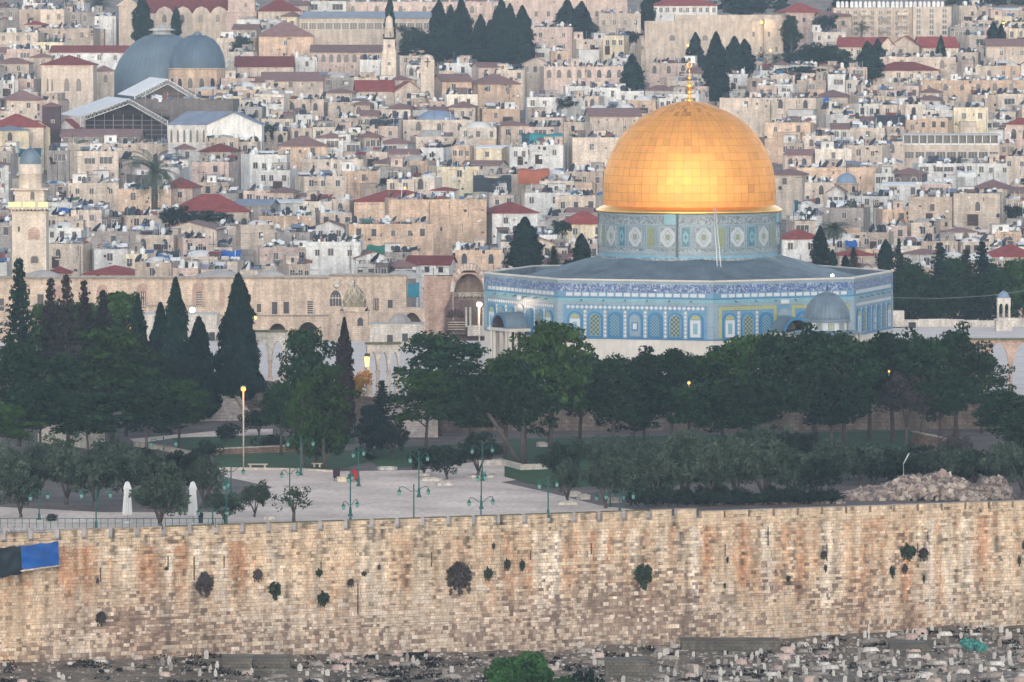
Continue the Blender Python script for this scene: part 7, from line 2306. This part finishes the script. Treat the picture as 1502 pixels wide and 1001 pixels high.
mb = MB(); mb.lathe([(17 * s, z(277)), (17 * s, z(256)), (18 * s, z(255)), (16.5 * s, z(254)), (16.5 * s, z(242)), (15.5 * s, z(241))], 20, (0, 2.7, 0)); mb.build('lantern_drum', HSM_, t)
mb = MB(); mb.lathe([(16 * s, z(241.5)), (15.6 * s, z(236)), (14 * s, z(230)), (10.5 * s, z(224)), (5 * s, z(219.5)), (1 * s, z(217.5)), (.1, z(215))], 24, (0, 2.7, 0)); mb.build('dome', M_LEAD, t)
for px, rw, k_, sc1 in ((49, 351, 'p', (.5, 1, 1.2)), (47, 293, 'a', (.7, 1, 1.3)), (50, 386, 'a', (1.3, 1, 1.2)), (27, 340, 'p', (.4, 1, .8))): link('window', win_mesh(k_), t, (x(px), -.02 if rw != 293 else .28, z(rw)), scale=sc1)
mb = MB(); mb.prism([(x(40), z(352)), (x(58), z(352)), (x(58), z(338)), (x(49), z(333)), (x(40), z(338))], -.08, .02); mb.build('blind_niche', HS2, t)
# awnings, tarps, pergolas: loose things on roofs
def cover(name, label, px0, px1, r0, r1, m, cat='awning', posts=True, Y=None, dep=4):
    t, x, z, s = lm(name, label, cat, (px0 + px1) / 2, Y or (Ymap(r1 - 4)), z=P(px0, r1 + 2, Y or Ymap(r1 - 4)).z)
    mb = MB(); n = 10
    vs = []
    for i in range(n + 1):
        u = i / n; px = px0 + (px1 - px0) * u
        sag = .15 * math.sin(u * 9)
        vs += [(x(px), 0, z(r0) + sag), (x(px), 0, z(r1) + .1 * math.sin(u * 7)), (x(px), dep, z(r0) + .3 + sag)]
    fs = []
    for i in range(n): k = i * 3; fs += [(k, k + 1, k + 4, k + 3), (k, k + 3, k + 5, k + 2)]
    vs2 = [(a, b + .04, c - .04) for a, b, c in vs]; N0 = len(vs)
    mb.add(vs + vs2, fs + [tuple(N0 + i for i in f[::-1]) for f in fs]); mb.build('cloth', m, t)
    for px in (px0, px1):
        for yy, ex in ((.1, 0), (dep, .2)):
            mb = MB(); mb.tube([(x(px), yy, -2.0), (x(px), yy, z(r0) + ex)], .06, 4); mb.build('post', M_METAL, t)
TQ = mat('turquoise_net', rgb(40, 136, 140, A), var=.2); BL = mat('blue_sheet', rgb(34, 98, 178, A), var=.2); DK = mat('dark_net', rgb(50, 56, 64, A), var=.3); RDc = mat('red_cloth', rgb(170, 40, 52, A), var=.2); TC = mat('terracotta_timber', rgb(170, 100, 74, A), var=.2); DT = mat('dark_teal_sheet', rgb(30, 84, 96, A), var=.2)
cover('awning', 'turquoise net awning on the white roof left of the gold dome', 776, 826, 199, 213, TQ); cover('awning', 'dark blue net awning beside the turquoise one', 764, 778, 198, 212, DT)
cover('awning', 'bright blue sheet over the roof terrace below the big red roof', 321, 352, 372, 384, BL); cover('awning', 'blue sheet awning right of the left minaret', 84, 118, 309, 317, BL)
cover('awning', 'dark mesh covered terrace in mid city', 542, 584, 178, 198, DK); cover('awning', 'dark netted terrace right of the pale yellow house', 694, 750, 261, 282, DK); cover('awning', 'long dark canopy above the glazed guesthouse', 1238, 1300, 175, 184, DT)
cover('awning', 'brown terrace canopy left of the pale yellow villa', 1284, 1328, 172, 190, DK); cover('awning', 'blue and red terrace curtain at right', 1204, 1216, 145, 157, BL); cover('awning', 'small red terrace curtain beside the blue one', 1210, 1222, 151, 158, RDc)
cover('pergola', 'terracotta timber pergola on a roof left of the gold dome', 760, 806, 251, 271, TC, 'pergola'); cover('awning', 'teal sheets hanging in the gap left of the great gate', 598, 614, 420, 436, mat('teal_sheet', rgb(50, 130, 150, A), var=.2), Y=915); cover('awning', 'green netting roof right of the cyan capped chapel', 537, 570, 364, 372, mat('green_net', rgb(40, 120, 100, A)))
cover('awning', 'dark teal glazed terrace beside the left minaret dome', 12, 60, 221, 231, DT); cover('awning', 'dark sheet terrace below the blue cross dome', 1166, 1186, 298, 312, DT); cover('awning', 'long grey mesh screen in front of the pale houses left', 228, 262, 372, 384, DK)
cover('awning', 'blue roof tent at far right', 1241, 1258, 357, 362, BL); cover('laundry_line', 'row of coloured laundry on the terrace below the blue sheet', 290, 330, 393, 401, mat('laundry', rgb(150, 140, 170, A), var=.5, vscale=2.5), 'laundry'); cover('laundry_line', 'white laundry on a terrace at far right', 1405, 1432, 254, 260, M_WHITE, 'laundry')
t = thing('tank_row', 'row of eight dark blue water tanks on a roof left of the gold dome', 'water tanks', P(848, 289, Ymap(284)))
for i in range(8): link('water_tank', ME_BT, t, ((i - 3.5) * .72, 0, 0), scale=(.72, .72, .95))
H(820, 880, 288, 330, 'F', 'c', 'p3', clut='')
# the small stuff nobody could count: crates, rods, pipes, sheets, planks lying on every roof
rj = random.Random(77)
JM = [M_WHITE, M_BLACKTANK, M_METAL, TONE['c'], TONE['d'], RT['m'], mat('junk_blue', rgb(70, 110, 150, A), rnd=0), mat('junk_rust', rgb(140, 90, 74, A), rnd=0), mat('junk_green', rgb(70, 100, 84, A)), M_SOLAR]
mb = MB()
for (cx, cy, rz, w_, d_, zr_, zlow, zt) in ROOFS:
    cs, sn = math.cos(rz), math.sin(rz)
    def wp(x, y): return cx + x * cs - y * sn, cy + x * sn + y * cs
    if zr_ is not None:
        for i in range(int(w_ * 2.6)):
            x, y = wp(rj.uniform(-w_ / 2 + .4, w_ / 2 - .4), rj.uniform(-d_ / 2 + .2, d_ / 2 - .5))
            m = rj.choice([0, 0, 1, 1, 2, 2, 3, 3, 4, 5, 6, 7, 8, 9]); u = rj.random()
            if u < .35: mb.box((x, y, zr_ + .3), (rj.uniform(.25, 1.1), rj.uniform(.2, .8), rj.uniform(.5, 1.3)), m, rj.uniform(0, 3))
            elif u < .6: mb.tube([(x, y, zr_), (x + rj.uniform(-.2, .2), y, zr_ + rj.uniform(.8, 2.6))], rj.uniform(.025, .06), 4, rj.choice([0, 1, 2]))
            elif u < .8:
                L_ = rj.uniform(.6, 1.8); h1, h2 = rj.uniform(.3, 1.0), rj.uniform(.3, 1.0)
                mb.add([(x, y, zr_ + h1), (x + L_, y, zr_ + h2), (x + L_, y + .9, zr_ + h2 + .5), (x, y + .9, zr_ + h1 + .5), (x, y, zr_ + h1 - .05), (x + L_, y, zr_ + h2 - .05), (x + L_, y + .9, zr_ + h2 + .45), (x, y + .9, zr_ + h1 + .45)], [(0, 1, 2, 3), (7, 6, 5, 4), (0, 4, 5, 1), (1, 5, 6, 2), (3, 7, 4, 0)], m)
            else: mb.tube([(x, y, zr_ + rj.uniform(.3, 1)), (x + rj.uniform(-2, 2), y + rj.uniform(-.5, .5), zr_ + rj.uniform(.2, 1.4))], .04, 4, rj.choice([0, 1, 2, 7]))
    for i in range(int(w_ * .9)):       # boxes, brackets and cables on the walls
        x, y = wp(rj.uniform(-w_ / 2 + .2, w_ / 2 - .2), -d_ / 2 - .08)
        z = rj.uniform(zlow, zt - .3); u = rj.random()
        if u < .5: mb.box((x, y, z), (rj.uniform(.15, .6), .2, rj.uniform(.2, .7)), rj.choice([0, 1, 1, 2, 4, 4]), rz)
        else: mb.box((x, y, z), (rj.uniform(.05, .08) if u < .8 else rj.uniform(1, 2.6), .06, rj.uniform(.8, 2.2) if u < .8 else .06), rj.choice([1, 4, 2]), rz)
tag(mb.build('roof_clutter', JM), 'countless small pipes, crates and sheets lying about the roofs', 'clutter', kind='stuff')
# gardens' lamps -------------------------------------------------------------
ORG = mat('bulb_orange', (1.0, .36, .05, 1), emit=1.6); WHT = mat('bulb_warm_white', (1.0, .80, .58, 1), emit=7)
def lamp(label, px, row, Y, m, r=.22, post=None, power=0, col=(1, .7, .4), base=None, cat='lamp'):
    p = P(px, row, Y)
    hgt = post if post else 0.5
    t = thing('street_lamp', label, cat, p - Vector((0, 0, hgt)))
    mb = MB(); mb.tube([(0, 0, 0), (0, 0, hgt - r)], .10 if hgt > 2 else .05, 6); mb.build('post', TONE['c'] if hgt > 5 else M_METAL, t)
    mb = MB(); mb.lathe([(.01, -r), (r * .8, -r * .6), (r, 0), (r * .8, r * .6), (.01, r)], 10, (0, 0, hgt)); mb.build('bulb', m, t)
    mb = MB(); mb.lathe([(r * 1.2, r * .8), (r * .6, r * 1.3), (.02, r * 1.4)], 10, (0, 0, hgt)); mb.build('cap', M_METAL, t)
    if power:
        l = bpy.data.lights.new('lamp_light', 'POINT'); l.energy = power; l.color = col; l.shadow_soft_size = r * 1.5
        o = bpy.data.objects.new('lamp_light', l); COL.objects.link(o); o.location = (0, -r * 1.8, hgt); o.parent = t
pl_ = G(357, 686)
lamp('tall pale lamp post with glowing orange head on the lawn', 357, 571, pl_.y, ORG, .28, post=(686 - 571) * pl_.y / F_PX, power=50, col=(1, .45, .1))
lamp('brightest white floodlight before the golden facade', 282, 455, 853, WHT, .42, post=3, power=700, col=(1, .85, .65))
lamp('bright warm floodlight on a post between the great gate and the shrine', 703, 447, 742, WHT, .36, post=8, power=220, col=(1, .75, .5))
lamp('small orange lamp right of the tallest broad cypress', 375, 466, 858, ORG, .2, power=120)
lamp('small orange lamp on the dome of the low white building', 579.5, 457, 889, ORG, .2, power=500)
lamp('orange lamp glowing beside the slim cypress at left', 192.5, 482, 715, ORG, .16); lamp('tiny orange lamp among the dark left pines', 90, 578, 660, ORG, .1)
lamp('orange lamp shining between the pines below the shrine', 1010.5, 562, 640, ORG, .16); lamp('tiny orange lamp in the right pines', 1304, 545, 640, ORG, .11); lamp('tiny orange lamp beside the leaning pine trunk', 702.5, 564, 640, ORG, .08)
lamp('orange wall lamp on the long beige block', 1117, 33, Ymap(76), ORG, .38, power=300); lamp('orange wall lamp below the beige block by the palms', 1130, 74, Ymap(92), ORG, .3, power=150); lamp('lamp post lit orange left of the lone palms', 902, 57, Ymap(66), ORG, .28, post=6, power=150); lamp('small lit lamp above the gold dome tip', 1009, 67, Ymap(80), ORG, .22, power=80)
lamp('orange lit lamp among the trees right of the beige block', 1239, 82, Ymap(94), ORG, .3, power=150); lamp('white lit lamp on a roof below the twin gables', 1342, 124, Ymap(128), WHT, .26, power=80); lamp('small orange lamp at top right', 1472, 34, Ymap(50), ORG, .24, power=80); lamp('small orange lamp in a street above the long red roof', 594, 276, Ymap(282), ORG, .22, power=60)
lamp('small orange lamp inside the arcade right of the broad cypress', 398.5, 525, 726, ORG, .12, power=60)
# hanging lantern at the arcade
t = thing('lantern', 'glowing yellow lantern box hanging at the arcade corner', 'lantern', P(538.5, 538, 691))
mb = MB(); mb.prism([(-.2, 0), (.2, 0), (.28, 1.2), (-.28, 1.2)], -.2, .2); mb.build('glass', mat('lantern_glow', (1, .50, .12, 1), emit=1.1), t)
mb = MB(); mb.bb(-.32, .32, -.25, .25, 1.2, 1.6); mb.tube([(0, 0, 1.6), (-.15, 0, 2.6)], .03, 4); mb.build('hood', M_BLACKTANK, t)
l = bpy.data.lights.new('lamp_light', 'POINT'); l.energy = 120; l.color = (1, .6, .2); l.shadow_soft_size = .3
o = bpy.data.objects.new('lamp_light', l); COL.objects.link(o); o.location = (-.6, -.6, .5); o.parent = t
# telephone wire over the right trees
t = thing('overhead_wire', 'thin wire spanning above the plaza right of the shrine', 'wire', P(1310, 437, 845)); mb = MB(); mb.tube([(0, 0, 0)] + [P(a, b, 845) - t.location for a, b in ((1380, 438), (1450, 434), (1520, 424))], .03, 4); mb.build('wire', M_METAL, t)
# ------------------------------------------------------------------ air
hz = bpy.data.materials.new('haze'); hz.use_nodes = True
N = hz.node_tree.nodes; N.remove(N['Principled BSDF'])
pv = N.new('ShaderNodeVolumePrincipled'); pv.inputs['Density'].default_value = HAZE = 0.00012
pv.inputs['Color'].default_value = (0.62, 0.80, 1.0, 1)
pv.inputs['Anisotropy'].default_value = 0.0
hz.node_tree.links.new(pv.outputs[0], N['Material Output'].inputs['Volume'])
mb = MB(); mb.bb(-1000, 1000, -100, 2600, -60, 95)
hb = mb.build('haze', hz); hb['kind'] = 'stuff'; hb['label'] = 'thin bluish evening haze over the whole city'; hb['category'] = 'haze'
finish_labels()
print('objects', len(bpy.data.objects))
